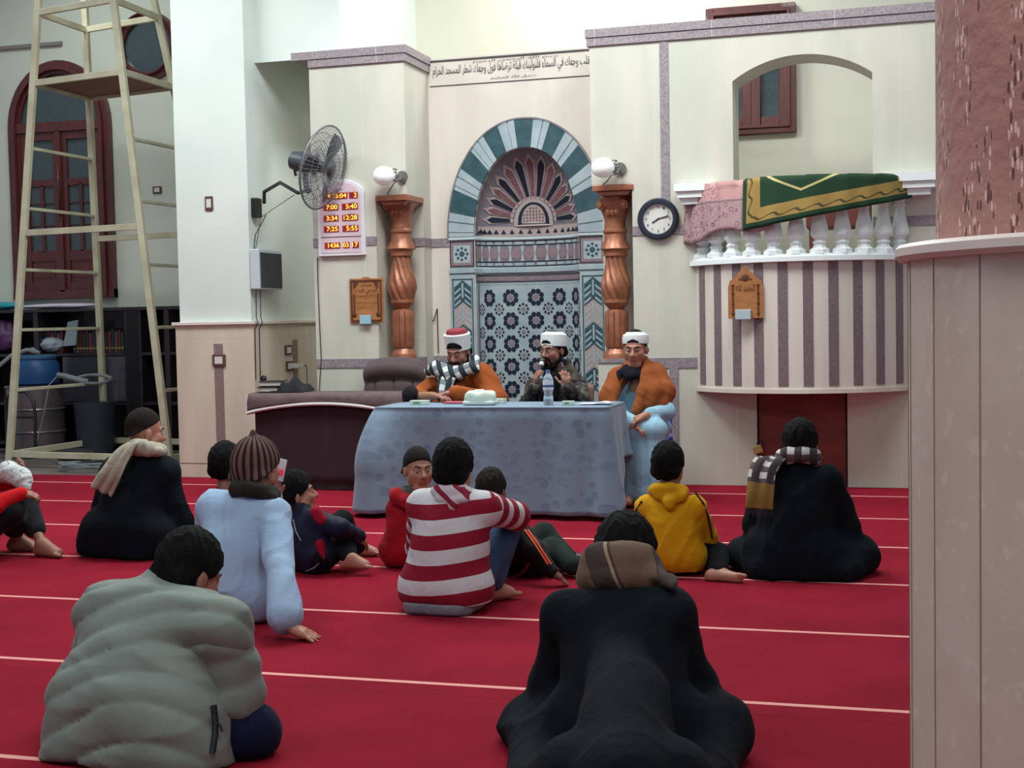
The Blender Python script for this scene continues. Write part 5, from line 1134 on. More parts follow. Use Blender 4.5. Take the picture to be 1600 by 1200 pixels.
def hand(sd, wr, fwd, palm, s=1.0, curl=.5, side=1, spread=.12, thumb=.6, kk=.006):
    "wrist point, finger direction, palm-facing direction; side +1 puts the thumb on the right seen from the back of the hand"
    f = Vector(fwd).normalized(); n_ = Vector(palm); n_ = (n_-f*n_.dot(f)).normalized(); r = f.cross(-n_).normalized()*side; wr = Vector(wr)
    sd.rc(wr+f*.012*s, wr+f*.06*s+r*.014*s, .021*s, .020*s, .02); sd.rc(wr+f*.012*s, wr+f*.06*s-r*.018*s, .021*s, .018*s, .02); sd.rc(wr+f*.035*s+r*.02*s, wr+f*.078*s+r*.026*s, .016*s, .012*s, .014); sd.rc(wr+f*.035*s-r*.014*s, wr+f*.074*s-r*.028*s, .016*s, .011*s, .014)
    for i, (o, L_, rad) in enumerate(((.029,.070,.0088),(.010,.079,.0092),(-.010,.074,.0088),(-.028,.058,.0078))):
        p = wr+f*(.082-.004*abs(i-1))*s+r*o*s; d = (f+r*(o/.03)*spread).normalized(); a = curl*.55
        for j, fr in enumerate((.44,.32,.24)):
            d2 = (d*math.cos(a)+n_*math.sin(a)).normalized(); q = p+d2*L_*fr*s; sd.rc(p, q, rad*s*(1-.06*j), rad*s*(1-.06*(j+1)), kk); p = q; a += curl*(.85 if j == 0 else .55)
    p = wr+f*.025*s+r*.026*s; d = (f*.62+r*thumb+n_*curl*.55).normalized(); q = p+d*.038*s; sd.rc(p, q, .014*s, .0105*s, .012); d = (d*.8+f*.45+n_*curl*.4).normalized(); sd.rc(q, q+d*.032*s, .0105*s, .009*s, .006); q2 = q+d*.032*s; sd.rc(q2, q2+(d+n_*curl*.3).normalized()*.022*s, .0092*s, .0075*s, .005)
def foot(sd, an, fwd, up=(0,0,1), s=1.0):
    f = Vector(fwd).normalized(); u = Vector(up); u = (u-f*u.dot(f)).normalized(); r = f.cross(u); an = Vector(an)
    heel = an-f*.03*s-u*.035*s; sd.rc(heel, an-u*.0*s, .030*s, .034*s, .02); sd.rc(heel+u*.0, an+f*.11*s-u*.045*s+r*.018*s, .030*s, .020*s, .02); sd.rc(an+f*.0-u*.01*s, an+f*.12*s-u*.045*s-r*.018*s, .034*s, .018*s, .03); sd.rc(an+f*.02*s, an+f*.11*s-u*.04*s, .030*s, .020*s, .03)
    for i in range(5):
        o = .032-.0155*i; p = an+f*(.125-.006*i)*s-u*.048*s+r*o*s; sd.rc(p, p+f*(.036-.004*i)*s-u*.004*s, (.0125 if i == 0 else .0092)*s, (.0115 if i == 0 else .008)*s, .005)
def J(**k): return {a: V3(b) for a, b in k.items()}
def mid(a, b, f=.5): return a+(b-a)*f
def torso(sd, j, r=1.0, k=.06, q=None, wide=1.0):
    pel, ch, nk = j['pel'], j['ch'], j['nk']; hl, hr, sl, sr = j['hL'], j['hR'], j['sL'], j['sR']
    w = mid(pel, ch, .5)
    sd.chain([pel, w, ch], [.135*r,.125*r,.13*r], k, q)
    sd.chain([mid(pel, hl, .7), mid(w, mid(hl, sl), .55*wide), mid(ch, sl, .55*wide)], [.115*r,.105*r,.105*r], k, q); sd.chain([mid(pel, hr, .7), mid(w, mid(hr, sr), .55*wide), mid(ch, sr, .55*wide)], [.115*r,.105*r,.105*r], k, q)
    sd.rc(sl, sr, .074*r, .074*r, k*.6); sd.rc(ch, nk, .10*r, .068*r, k*.7)
def skinfig(j, s, extra=None):
    sd = Sd(.02); torso(sd, j, .80*s, .05); sd.chain([j['nk']-(j['hd']-j['nk'])*.2, mid(j['nk'], j['hd'], .75)], [.052*s,.050*s], .03)
    for S in 'LR':
        sd.chain([j['s'+S], j['e'+S], j['w'+S]], [.050*s,.040*s,.026*s], .02); sd.chain([j['h'+S], j['k'+S], j['a'+S]], [.080*s,.052*s,.033*s], .03)
    return sd
def person(label, loc): e = empty('person', loc); tag(e, label, 'person'); return e
def wrinkle(m, s=8, st=.38, dist=.022):
    N, L, b = nod(m); tc = N.new('ShaderNodeTexCoord'); nz = N.new('ShaderNodeTexNoise'); nz.inputs['Scale'].default_value = s; nz.inputs['Detail'].default_value = 3.5; nz.inputs['Distortion'].default_value = 1.6; nz.inputs['Roughness'].default_value = .45
    L.new(tc.outputs['Object'], nz.inputs['Vector']); r = N.new('ShaderNodeMath'); r.operation = 'PINGPONG'; L.new(nz.outputs['Fac'], r.inputs[0]); r.inputs[1].default_value = .5
    bp = N.new('ShaderNodeBump'); bp.inputs['Strength'].default_value = st; bp.inputs['Distance'].default_value = dist; L.new(r.outputs[0], bp.inputs['Height'])
    for l in list(b.inputs['Normal'].links): L.new(l.from_socket, bp.inputs['Normal'])
    L.new(bp.outputs[0], b.inputs['Normal']); return m
def cloth(name, c, c2=None, rough=.9, ns=9, bs=260, bump=.25, sheen=.04, wr=.38): return MATS[name] if name in MATS else wrinkle(mat(name, c, rough, col2=c2, nscale=ns, bump=bump, bscale=bs, sheen=sheen, dist=.003, spec=.15), 8, wr)
def patmat(name, fn, rough=.9, bump=.2):
    m = mat(name, (.5,.5,.5), rough, bump=bump, bscale=260, dist=.003, sheen=.04, spec=.15); N, L, b, x, y, z = patn(m); L.new(fn(N, L, x, y, z), b.inputs['Base Color']); return wrinkle(m)
def fr(N, L, v, p, o=0): return math_n(N, L, 'FRACT', math_n(N, L, 'ADD', math_n(N, L, 'DIVIDE', v, p), 50+o))
def lt(N, L, a, b): return math_n(N, L, 'LESS_THAN', a, b)
def plaid(N, L, x, y, z, base, dark, light, p):
    a, b_ = lt(N, L, fr(N, L, x, p), .5), lt(N, L, fr(N, L, y, p), .5); c = mix_n(N, L, a, base, dark); c = mix_n(N, L, math_n(N, L, 'MULTIPLY', b_, .55), c, dark)
    return mix_n(N, L, math_n(N, L, 'MULTIPLY', math_n(N, L, 'SUBTRACT', 1, a), math_n(N, L, 'SUBTRACT', 1, b_)), c, light)
M_blk = cloth('black_wool', C(14,20,27), C(11,15,21), sheen=.0); M_blk2 = cloth('black_trousers', C(16,16,20), sheen=.0)
def flatfloor(sd, z=.004): return sd.plane((0,0,z), (0,0,-1), .004)

def finish(e, j, hd, s, sk, hands=(), feet=(), face=True, vox=.006, shadow=False):
    sd = skinfig(j, s); hd.add(sd)
    for h_ in hands: hand(sd, **h_)
    for f_ in feet: foot(sd, **f_)
    flatfloor(sd, .003)
    def col(P): t = hd.tint(P); X = hd.loc(P); sh = np.zeros(len(P)); 
    def col(P):
        t = hd.tint(P); return np.stack([t, np.zeros(len(P)), np.zeros(len(P))], 1)
    body('body', sd, vox, sk, e, col=col, smooth=1)
    if face: hd.eyes(e)
# ---------------------------------------------------------------- people sitting on the carpet
def xz(x, Y, z):
    p = at(x, 600, Y); 
    for _ in range(4):
        v = Vector((p.x, Y, z-EYE)); xx = 800+FPX*v.dot(RT)/v.dot(FW); p.x += (x-xx)*v.dot(FW)/FPX*.95
    return Vector((p.x, Y, z))
def neckwrap(sd, c, R, rx, ry, rad, tilt=.0, n=14, lift=0, k=.02):
    pts = []
    for i in range(n+1):
        a = 2*math.pi*i/n; pts.append(c+R@np.array((rx*math.cos(a), ry*math.sin(a), tilt*math.sin(a)+lift*math.cos(a))))
    sd.chain(pts, [rad*(1+.10*math.sin(3*i)) for i in range(n+1)], k); return sd
def sleeve(sd, j, S, r=(.075,.065,.055), k=None, q=None): return sd.chain([j['s'+S], j['e'+S], j['w'+S]], list(r), k, q)
def legs(sd, j, S, r=(.11,.085,.07), k=None): return sd.chain([j['h'+S], j['k'+S], j['a'+S]], list(r), k)
def seated_robe(name, e, j, m, r=1.0, disp=None, sl=(.080,.075,.065), lg=(.125,.098,.085), vox=.011, k=.05, extra=None, pat=None):
    sd = Sd(k); torso(sd, j, r, k+.02); 
    for S in 'LR': sleeve(sd, j, S, sl, .035); legs(sd, j, S, lg, .05)
    if extra: extra(sd)
    flatfloor(sd); sd.disp = disp or wob(.008, 22, 1); return body(name, sd, vox, m, e, pat=pat)
def under(e, j, hd, s, sk, **k): finish(e, j, hd, s, sk, **k)

# man in the black robe, right foreground
j = J(pel=xz(978,3.86,.15), hL=xz(925,3.88,.13), hR=xz(1035,3.88,.13), ch=at(978,1015,4.0), nk=at(978,925,4.12), sL=at(886,965,4.02), sR=at(1048,962,4.02), hd=at(976,862,4.22), eL=at(862,1066,4.06), eR=at(1080,1066,4.1), wL=at(880,1120,4.3), wR=at(1050,1120,4.4),
      kL=at(832,1135,4.08), kR=at(1126,1140,4.03), aL=xz(960,4.4,.08), aR=xz(1000,4.3,.08))
e = person('man in black robe with brown plaid neck scarf in the right foreground, head bowed', (j['pel'][0], j['pel'][1], 0))
hd = Head(j['hd'], (.12,.9,-.5), 1.08)
under(e, j, hd, 1.0, SK2, hands=(dict(wr=j['wL'], fwd=(.5,.6,-.3), palm=(0,.3,-1), side=1), dict(wr=j['wR'], fwd=(-.5,.6,-.3), palm=(0,.3,-1), side=-1)))
hair(hd, e, M_hair, .014, nape=(-.07,-.095))
seated_robe('robe', e, j, M_blk, 1.06, wob(.009, 20, 2), (.078,.074,.065), (.115,.086,.08), .010, .03, extra=lambda sd: sd.rc(mid(j['pel'], j['hL'],1.2), mid(j['pel'], j['hR'],1.2), .14, .14).rc(fl(905,1222,.11), fl(1045,1222,.11), .13, .13).rc(fl(975,1222,.14), j['ch'], .14, .12).rc(fl(850,1235,.04), fl(1085,1235,.04), .075, .075, .12).rc(fl(835,1215,.04), j['kL'], .075, .08, .08).rc(fl(1110,1212,.04), j['kR'], .075, .08, .08))
M_pb = patmat('brown_plaid', lambda N, L, x, y, z: mix_n(N, L, lt(N, L, fr(N, L, x, .21), .055), mix_n(N, L, lt(N, L, fr(N, L, x, .21, .35), .45), C(108,88,74), C(70,60,58)), C(150,128,108)))
sd = Sd(.03); nk = V3(at(972,905,4.13)); R = frame((.0,1,-.45)); neckwrap(sd, nk, R, .085, .08, .05, k=.03); neckwrap(sd, V3(at(970,878,4.13)), R, .075, .075, .042, k=.03)
sd.chain([V3(at(1015,890,4.10)), V3(at(1045,908,4.0)), V3(at(1052,915,3.96))], [.035,.02,.010]); sd.disp = wob(.006, 30, 3)
body('scarf', sd, .008, M_pb, e, pat=lambda P: np.stack([P[:, 0]+.4*P[:, 2], P[:, 2], P[:, 1]], 1))

# man in the grey green puffer jacket, left foreground
j = J(pel=xz(212,3.66,.17), hL=xz(160,3.72,.15), hR=xz(275,3.66,.14), ch=at(234,985,3.86), nk=at(262,915,3.95), sL=at(172,962,3.90), sR=at(342,984,3.72), hd=at(293,884,3.98), eL=at(140,1075,3.95), eR=at(366,1086,3.74), wL=at(190,1120,4.35), wR=at(345,1120,4.05),
      kL=at(150,1130,4.0), kR=at(392,1145,3.75), aL=xz(260,4.2,.08), aR=xz(300,3.9,.08))
e = person('man in grey green puffer jacket and navy trousers in the left foreground, seen from behind', (j['pel'][0], j['pel'][1], 0))
hd = Head(j['hd'], (.35,.85,-.45), 1.12)
under(e, j, hd, 1.0, SK1, hands=(dict(wr=j['wL'], fwd=(.5,.6,-.3), palm=(0,.3,-1), side=1), dict(wr=j['wR'], fwd=(-.5,.6,-.3), palm=(0,.3,-1), side=-1)))
hair(hd, e, M_hair, .010, nape=(-.07,-.10), vox=.005)
M_pf = cloth('grey_green_shell', C(124,134,128), C(114,124,118), .55, 5, 60, .12, .1, wr=.14)
sd = Sd(.05); torso(sd, j, 1.17, .07); sd.rc(j['hL'], j['hR'], .175, .18).rc(at(150,1165,3.68), at(285,1170,3.62), .17, .16).rc(j['sL'], at(312,965,3.9), .105, .10); sd.rc(j['nk'], mid(j['nk'], j['hd'], .35), .078, .07, .04); sd.rc(j['sL'], j['sR'], .10, .10, .06)
axq = j['nk']-j['pel']; axq /= np.linalg.norm(axq); wv_ = wob(.0045, 30, 5, (.6,.6,1.6))
def quilt(P):
    s = (P-j['pel'])@axq+.02*np.sin(P[:, 0]*9); s = np.where(s > .40, .40, s); return .017*(np.abs(np.sin(np.pi*s/.098))**.45-.7)*(1+.25*np.sin(P[:, 0]*13+P[:, 2]*7))+wv_(P)
sd.disp = quilt; flatfloor(sd, .01); body('jacket', sd, .009, M_pf, e)
for S in 'LR':
    sd = Sd(.03); sleeve(sd, j, S, (.100,.092,.075), .03, (.088,.010,.2)); sd.disp = wob(.008, 34, 6); body('sleeve', sd, .009, M_pf, e)
sd = Sd(.04); legs(sd, j, 'L', (.11,.085,.07)); legs(sd, j, 'R', (.12,.092,.075)); flatfloor(sd); sd.disp = wob(.004, 24, 1); body('trousers', sd, .011, cloth('navy_trousers', C(20,26,56), C(16,22,46)), e)
mb = MB()
pz = [at(334,1102,3.60), at(337,1130,3.585), at(336,1150,3.57), at(332,1176,3.56)]
def onsurf(sd, p, d=(0,-1,0), off=.003):
    "slide a point along d from far outside onto the surface"
    d = V3(d); d /= np.linalg.norm(d); q = V3(p)+d*.6; best = (9, q); run = 0
    while run < 1.3:
        v = float(sd(q[None])[0])-off
        if v < best[0]: best = (v, q)
        if v < .0015: break
        st_ = max(v*.7, .0012); q = q-d*st_; run += st_
    return Vector(best[1])
sdj = Sd(.05); torso(sdj, j, 1.17, .07); sdj.rc(j['hL'], j['hR'], .185, .19).rc(at(150,1165,3.68), at(285,1170,3.62), .17, .16); sdj.disp = quilt
dv = V3((-.0,0,EYE))-V3(at(334,1135,3.6)); pts = [onsurf(sdj, p, dv, .004) for p in pz]
mb.tube(pts, .010, M_black, 8); mb.tube([pts[1], pts[1]+Vector((.02,-.01,-.0)), pts[1]+Vector((.028,-.012,-.02))], .004, M_black, 6); mb.build('pocket_zip', e)['label'] = 'black zip on side pocket'

# man in the black robe with a checked scarf, right
j = J(pel=xz(1240,6.95,.14), hL=xz(1205,6.97,.13), hR=xz(1280,6.97,.13), ch=at(1243,785,7.03), nk=at(1248,730,7.08), sL=at(1202,752,7.05), sR=at(1292,752,7.05), hd=at(1250,690,7.12), eL=at(1182,822,7.1), eR=at(1322,825,7.12), wL=at(1225,852,7.35), wR=at(1290,850,7.35),
      kL=at(1165,868,7.12), kR=at(1345,868,7.12), aL=xz(1240,7.4,.07), aR=xz(1270,7.3,.07))
e = person('man in black robe with brown and white checked scarf sitting before the low red door', (j['pel'][0], j['pel'][1], 0))
hd = Head(j['hd'], (.1,.98,-.15), 1.04)
under(e, j, hd, 1.0, SK1, hands=(dict(wr=j['wL'], fwd=(.6,.5,-.2), palm=(0,.3,-1), side=1), dict(wr=j['wR'], fwd=(-.6,.5,-.2), palm=(0,.3,-1), side=-1)))
hair(hd, e, M_hair, .012, nape=(-.08,-.085))
seated_robe('robe', e, j, M_blk, 1.06, wob(.010, 22, 7), (.082,.074,.062), (.115,.088,.08), .011, .03, extra=lambda sd: sd.rc(mid(j['pel'], j['hL'],1.1), mid(j['pel'], j['hR'],1.1), .13, .13).rc(fl(1195,898,.02), fl(1315,902,.02), .05, .05, .12).rc(fl(1185,893,.03), j['kL'], .06, .07, .08).rc(fl(1330,896,.03), j['kR'], .06, .075, .08))
M_ck = patmat('checked_wool', lambda N, L, x, y, z: mix_n(N, L, math_n(N, L, 'GREATER_THAN', y, .325), plaid(N, L, x, y, z, C(118,98,92), C(66,58,62), C(196,190,186), .075), C(140,108,58)))
sd = Sd(.02); neckwrap(sd, V3(at(1248,714,7.08)), frame((0,1,-.25)), .078, .078, .038, k=.02); sd.disp = wob(.004, 50, 3); body('scarf_wrap', sd, .007, M_ck, e, pat=lambda P: np.stack([P[:, 0], P[:, 2]*.9-.6, P[:, 1]], 1))
def strip(name, e, pts, w, m, nv=13, thick=.008, wx=(1,0,0), taper=None, fold=.006, frg=0):
    pts = [V3(p) for p in pts]; sm = []; n = len(pts)
    for i in range(n-1):
        for t in np.linspace(0, 1, 7)[:-1]:
            p0, p1, p2, p3 = pts[max(i-1,0)], pts[i], pts[i+1], pts[min(i+2,n-1)]; sm.append(.5*((2*p1)+(-p0+p2)*t+(2*p0-5*p1+4*p2-p3)*t*t+(-p0+3*p1-3*p2+p3)*t**3))
    sm.append(pts[-1]); P_ = []; Q_ = []; L_ = 0; wx = V3(wx)
    for i, p in enumerate(sm):
        if i: L_ += np.linalg.norm(p-sm[i-1])
        d = sm[min(i+1, len(sm)-1)]-sm[max(i-1, 0)]; d /= np.linalg.norm(d); x = wx-d*(wx@d); x /= np.linalg.norm(x); nn = np.cross(x, d); ww = w*(taper(i/(len(sm)-1)) if taper else 1); row = []; qr = []
        for k in range(nv): u = k/(nv-1)-.5; row.append(p+x*u*ww+nn*(fold*math.sin(u*14+i*.15)-.0*abs(u))); qr.append((u*ww+.5, L_))
        P_.append(row); Q_.append(qr)
    o = grid(name, P_, m, e, pat=Q_, thick=thick)
    if frg:
        mb = MB()
        for k in range(nv*2): u = k/(nv*2-1); a = V3(P_[-1][min(nv-1, int(u*(nv-1)))]); mb.tube([Vector(a), Vector(a+np.array((.003*math.sin(k*3), -.004, -frg*(1+.3*math.sin(k*2)))))], .0022, m, 4)
        mb.build('fringe', o, fix=False)
    return o
strip('scarf_tail', e, [at(1222,715,7.12), at(1205,716,6.98), at(1192,735,6.9), at(1188,770,6.84), at(1186,795,6.83)], .135, M_ck, wx=(1,.25,0), frg=.03)

# boy in the yellow hoodie
j = J(pel=xz(1047,6.90,.12), hL=xz(1025,6.92,.10), hR=xz(1072,6.92,.10), ch=at(1047,820,6.92), nk=at(1046,768,6.95), sL=at(1010,792,6.93), sR=at(1086,792,6.93), hd=at(1044,722,6.97), eL=at(1003,845,7.02), eR=at(1104,842,7.05), wL=at(1025,850,7.28), wR=at(1078,850,7.28),
      kL=at(1005,868,7.2), kR=at(1122,868,7.08), aL=xz(1040,7.3,.05), aR=at(1122,896,6.80))
e = person('boy in a yellow hoodie sitting beside the table end with one bare sole turned out', (j['pel'][0], j['pel'][1], 0))
hd = Head(j['hd'], (.1,.99,-.05), .92)
under(e, j, hd, .78, SK2, hands=(dict(wr=j['wL'], fwd=(.3,.8,-.2), palm=(0,0,-1), s=.75), dict(wr=j['wR'], fwd=(-.3,.8,-.2), palm=(0,0,-1), side=-1, s=.75)), feet=(dict(an=j['aR'], fwd=(1,-.12,-.05), up=(.05,.95,.3), s=.95), dict(an=j['aL'], fwd=(.8,.5,-.2), s=.8)))
hair(hd, e, M_hair, .016, nape=(-.08,-.09), top=1.2)
M_ye = patmat('yellow_jersey', lambda N, L, x, y, z: mix_n(N, L, lt(N, L, y, .17), C(206,150,20), C(190,118,22)))
cen = j['pel']*1; sd = Sd(.04); torso(sd, j, .82, .05); 
for S in 'LR': sleeve(sd, j, S, (.062,.058,.045), .03)
sd.rc(j['hL'], j['hR'], .115, .115); flatfloor(sd, .02); sd.disp = wob(.007, 30, 11); body('hoodie', sd, .008, M_ye, e, pat=lambda P: P)
sd = Sd(.02); neckwrap(sd, V3(at(1046,768,6.93)), frame((0,1,-.35)), .075, .065, .030); sd.rc(at(1030,775,6.87), at(1064,775,6.87), .030, .030).rc(at(1046,782,6.85), at(1046,790,6.83), .04, .028); sd.disp = wob(.005, 40, 2); body('hood', sd, .007, M_ye, e, pat=lambda P: P)
mb = MB(); mdk = mat('dark_stripe', C(48,28,26), .8)
sdj = Sd(.04); torso(sdj, j, .82, .05); [sleeve(sdj, j, S, (.062,.058,.045), .03) for S in 'LR']; sdj.disp = wob(.007, 30, 11)
cd = V3((0,0,EYE))
def drape(pxs, Yp, sdx, r, m, mb, off=.002): pts = [onsurf(sdx, at(x,y,Yp), V3((0,0,EYE))-V3(at(x,y,Yp)), off) for x, y in pxs]; mb.tube(pts, r, m, 6); return pts
drape([(1086,768),(1098,785),(1106,805),(1111,830),(1113,842)], 6.98, sdj, .006, mdk, mb); mb.build('sleeve_stripe', e)['label'] = 'dark stripe along the right sleeve'; mb = MB(); drape([(1003,783),(994,798),(991,815)], 6.98, sdj, .006, mdk, mb); mb.build('sleeve_stripe', e)['label'] = 'dark stripe along the left sleeve'
mb = MB(); mw_ = mat('jersey_print', C(222,186,120), .8)
for k in range(9):
    x = 1022+7*k; drape([(x,884+2*math.sin(k)),(x+3,880),(x+4,888)], 6.85, sdj, .003, mw_, mb, .001)
mb.build('back_print', e)['label'] = 'pale lettering near the hem'
sd = Sd(.03); legs(sd, j, 'L', (.085,.062,.05)); legs(sd, j, 'R', (.085,.065,.05)); flatfloor(sd); body('trousers', sd, .009, M_blk2, e)

# youth in the red and white striped hoodie
j = J(pel=xz(697,5.84,.13), hL=xz(665,5.86,.11), hR=xz(728,5.86,.11), ch=at(702,830,5.90), nk=at(709,772,5.95), sL=at(662,793,5.93), sR=at(758,794,5.93), hd=at(709,726,6.0), eL=at(655,855,6.15), eR=at(806,806,6.2), wL=at(720,850,6.5), wR=at(766,836,6.46),
      kL=at(728,836,6.42), kR=at(784,838,6.22), aL=xz(735,6.55,.06), aR=xz(768,6.06,.075))
e = person('youth in red and white striped hoodie and blue jeans sitting with knees drawn up', (j['pel'][0], j['pel'][1], 0))
hd = Head(j['hd'], (0,1,-.08), 1.0)
under(e, j, hd, .92, SK2, hands=(dict(wr=j['wL'], fwd=(.6,.6,-.1), palm=(0,0,-1), s=.9), dict(wr=j['wR'], fwd=(-.7,.5,-.1), palm=(0,0,-1), side=-1, s=.9)), feet=(dict(an=j['aR'], fwd=(.55,.75,0), s=.95), dict(an=j['aL'], fwd=(.2,.95,0), s=.95)))
hair(hd, e, M_hair, .018, nape=(-.085,-.09), top=1.3)
def stripes(N, L, x, y, z): return mix_n(N, L, lt(N, L, fr(N, L, y, .132), .5), C(134,26,46), C(200,198,202))
M_stp = patmat('striped_jersey', stripes); axs = V3((0,0,1))
sd = Sd(.045); torso(sd, j, .98, .07); sd.rc(j['hL'], j['hR'], .135, .135).rc(at(655,930,5.82), at(722,935,5.82), .085, .085); sd.rc(j['sL'], j['sR'], .078, .078); flatfloor(sd, .045); sd.disp = wob(.006, 20, 21)
def spat(P): return np.stack([P[:, 0], P[:, 2]-.11-.05*(P[:, 1]-5.8)+.015*np.sin(P[:, 0]*8), P[:, 1]], 1)
body('hoodie', sd, .008, M_stp, e, pat=spat); sd_h = sd
for S in 'LR':
    sd = Sd(.02); sleeve(sd, j, S, (.078,.066,.052), .03); sd.disp = wob(.005, 30, 22)
    a_, b_ = j['s'+S], j['e'+S]; d_ = (b_-a_)/np.linalg.norm(b_-a_); L_ = np.linalg.norm(b_-a_); c_ = j['w'+S]; d2 = (c_-b_)/np.linalg.norm(c_-b_)
    def sp(P, a_=a_, b_=b_, d_=d_, d2=d2, L_=L_): s1 = (P-a_)@d_; s2 = (P-b_)@d2; s = np.where(s1 < L_, s1, L_+np.maximum(s2, 0)); return np.stack([P[:, 0], s*1.25+.01, P[:, 1]], 1)
    body('sleeve', sd, .007, M_stp, e, pat=sp)
sd = Sd(.02); sd.rc(at(655,945,5.78), at(715,950,5.78), .075, .075).rc(j['hL'], j['hR'], .12, .12); sd.plane((0,0,.055), (0,0,1), .004); flatfloor(sd, .004); body('hem_band', sd, .008, cloth('grey_rib', C(128,122,130), C(112,108,118)), e)
sd = Sd(.02); neckwrap(sd, V3(at(708,773,5.93)), frame((0,1,-.30)), .085, .07, .028); sd.rc(at(690,780,5.86), at(726,780,5.86), .030, .028).rc(at(708,787,5.84), at(708,791,5.83), .03, .026); sd.disp = wob(.004, 40, 2)
M_hd = patmat('hood_jersey', lambda N, L, x, y, z: mix_n(N, L, lt(N, L, fr(N, L, x, .11, .25), .35), C(192,184,190), C(130,34,54)))
body('hood', sd, .007, M_hd, e, pat=lambda P: np.stack([P[:, 0]+1.3*P[:, 2], P[:, 2], P[:, 1]], 1))
sd = Sd(.03); legs(sd, j, 'L', (.10,.075,.055)); sd.chain([j['hR'], j['kR'], j['aR']+V3((0,0,.03))], [.11,.082,.062]); flatfloor(sd); sd.disp = wob(.005, 40, 8); body('jeans', sd, .008, cloth('blue_denim', C(44,62,92), C(56,76,106), .9, 14), e)

# boy in the red hoodie looking back
j = J(pel=xz(638,6.85,.11), hL=xz(620,6.87,.09), hR=xz(660,6.87,.09), ch=at(640,822,6.86), nk=at(648,776,6.86), sL=at(622,795,6.86), sR=at(668,795,6.9), hd=at(653,735,6.86), eL=at(622,845,6.9), eR=at(675,840,7.05), wL=at(640,850,7.12), wR=at(670,850,7.2), kL=xz(640,7.2,.2), kR=xz(680,7.2,.2), aL=xz(650,7.35,.06), aR=xz(680,7.35,.06))
e = person('boy in a red hoodie with a shaved hairline turning his face back toward the camera', (j['pel'][0], j['pel'][1], 0))
hd = Head(j['hd'], (.62,-.78,-.02), .93, dn=.0)
under(e, j, hd, .68, SK2, hands=(dict(wr=j['wL'], fwd=(.3,.8,-.2), palm=(0,0,-1), s=.7), dict(wr=j['wR'], fwd=(-.3,.8,-.2), palm=(0,0,-1), side=-1, s=.7)), feet=(dict(an=j['aL'], fwd=(.2,.9,0), s=.75), dict(an=j['aR'], fwd=(.2,.9,0), s=.75)), vox=.0045)
hair(hd, e, M_hairb, .003, brow=(.080,.068), nape=(-.09,-.03), vox=.004, rough=.001)
M_re = cloth('red_fleece', C(166,22,34), C(150,18,30)); sd = Sd(.04); torso(sd, j, .78, .05); [sleeve(sd, j, S, (.060,.055,.045), .03) for S in 'LR']; sd.rc(j['hL'], j['hR'], .10, .10).rc(at(622,870,6.84), at(640,872,6.84), .06, .06); flatfloor(sd, .01); sd.disp = wob(.005, 34, 13); body('hoodie', sd, .008, M_re, e)
sd = Sd(.02); sd.chain([at(618,772,6.90), at(622,776,6.80), at(638,784,6.76), at(655,785,6.78)], [.04,.045,.04,.03]); sd.disp = wob(.004, 40, 2); body('hood', sd, .007, M_re, e)
sd = Sd(.02); neckwrap(sd, V3(at(645,768,6.86)), frame((.3,-.9,-.0)), .055, .055, .024); body('inner_collar', sd, .006, cloth('olive_grey', C(82,82,76)), e)
sd = Sd(.03); legs(sd, j, 'L', (.075,.058,.045)); legs(sd, j, 'R', (.075,.058,.045)); flatfloor(sd); body('trousers', sd, .010, M_blk2, e)

# small boy in a black jacket with orange sleeve stripes
j = J(pel=xz(815,6.72,.10), hL=xz(800,6.78,.09), hR=xz(835,6.72,.09), ch=at(793,835,6.68), nk=at(775,792,6.68), sL=at(765,815,6.75), sR=at(805,815,6.62), hd=at(768,760,6.68), eL=at(775,860,6.85), eR=at(835,858,6.52), wL=at(800,870,6.95), wR=at(862,893,6.48), kL=xz(850,7.0,.18), kR=xz(862,6.86,.12), aL=xz(890,6.9,.06), aR=xz(895,6.72,.06))
e = person('small boy in black jacket with orange sleeve stripes just beyond the striped youth', (j['pel'][0], j['pel'][1], 0))
hd = Head(j['hd'], (.15,.98,-.1), .86)
under(e, j, hd, .68, SK3, hands=(dict(wr=j['wL'], fwd=(.3,.8,-.2), palm=(0,0,-1), s=.7), dict(wr=j['wR'], fwd=(.75,.1,-.55), palm=(0,0,-1), side=-1, s=.75, curl=.2)), feet=())
hair(hd, e, M_hairb, .012, nape=(-.08,-.085))
M_bj = cloth('black_nylon', C(26,26,30), C(22,22,26), .6); sd = Sd(.035); torso(sd, j, .72, .05); [sleeve(sd, j, S, (.055,.046,.036), .03) for S in 'LR']; sd.rc(j['hL'], j['hR'], .09, .09); flatfloor(sd, .01); sd.disp = wob(.005, 34, 14); body('jacket', sd, .008, M_bj, e)
sdj = sd; mb = MB(); mo_ = mat('orange_stripe', C(236,96,58), .7)
for o_ in (0, 5): mb = MB(); drape([(820+o_,828),(833+o_,846),(846+o_,866),(856+o_,882)], 6.5, sdj, .005, mo_, mb, .001); mb.build('sleeve_stripe', e)['label'] = 'orange stripe down the sleeve'
mb = MB(); drape([(800,905),(812,898),(822,888),(826,880)], 6.6, sdj, .009, mat('red_piping', C(140,26,36), .8), mb, .001); mb.build('red_trim', e)
sd = Sd(.03); legs(sd, j, 'L', (.075,.058,.05)); legs(sd, j, 'R', (.075,.06,.05)); flatfloor(sd); body('trousers', sd, .009, cloth('dark_green_trousers', C(28,38,36)), e)
for S in 'LR': sd = Sd(.02); a_ = j['a'+S]; sd.rc(a_, a_+V3((.12,.05,-.02)), .042, .034); flatfloor(sd); body('shoe', sd, .008, M_black, e)

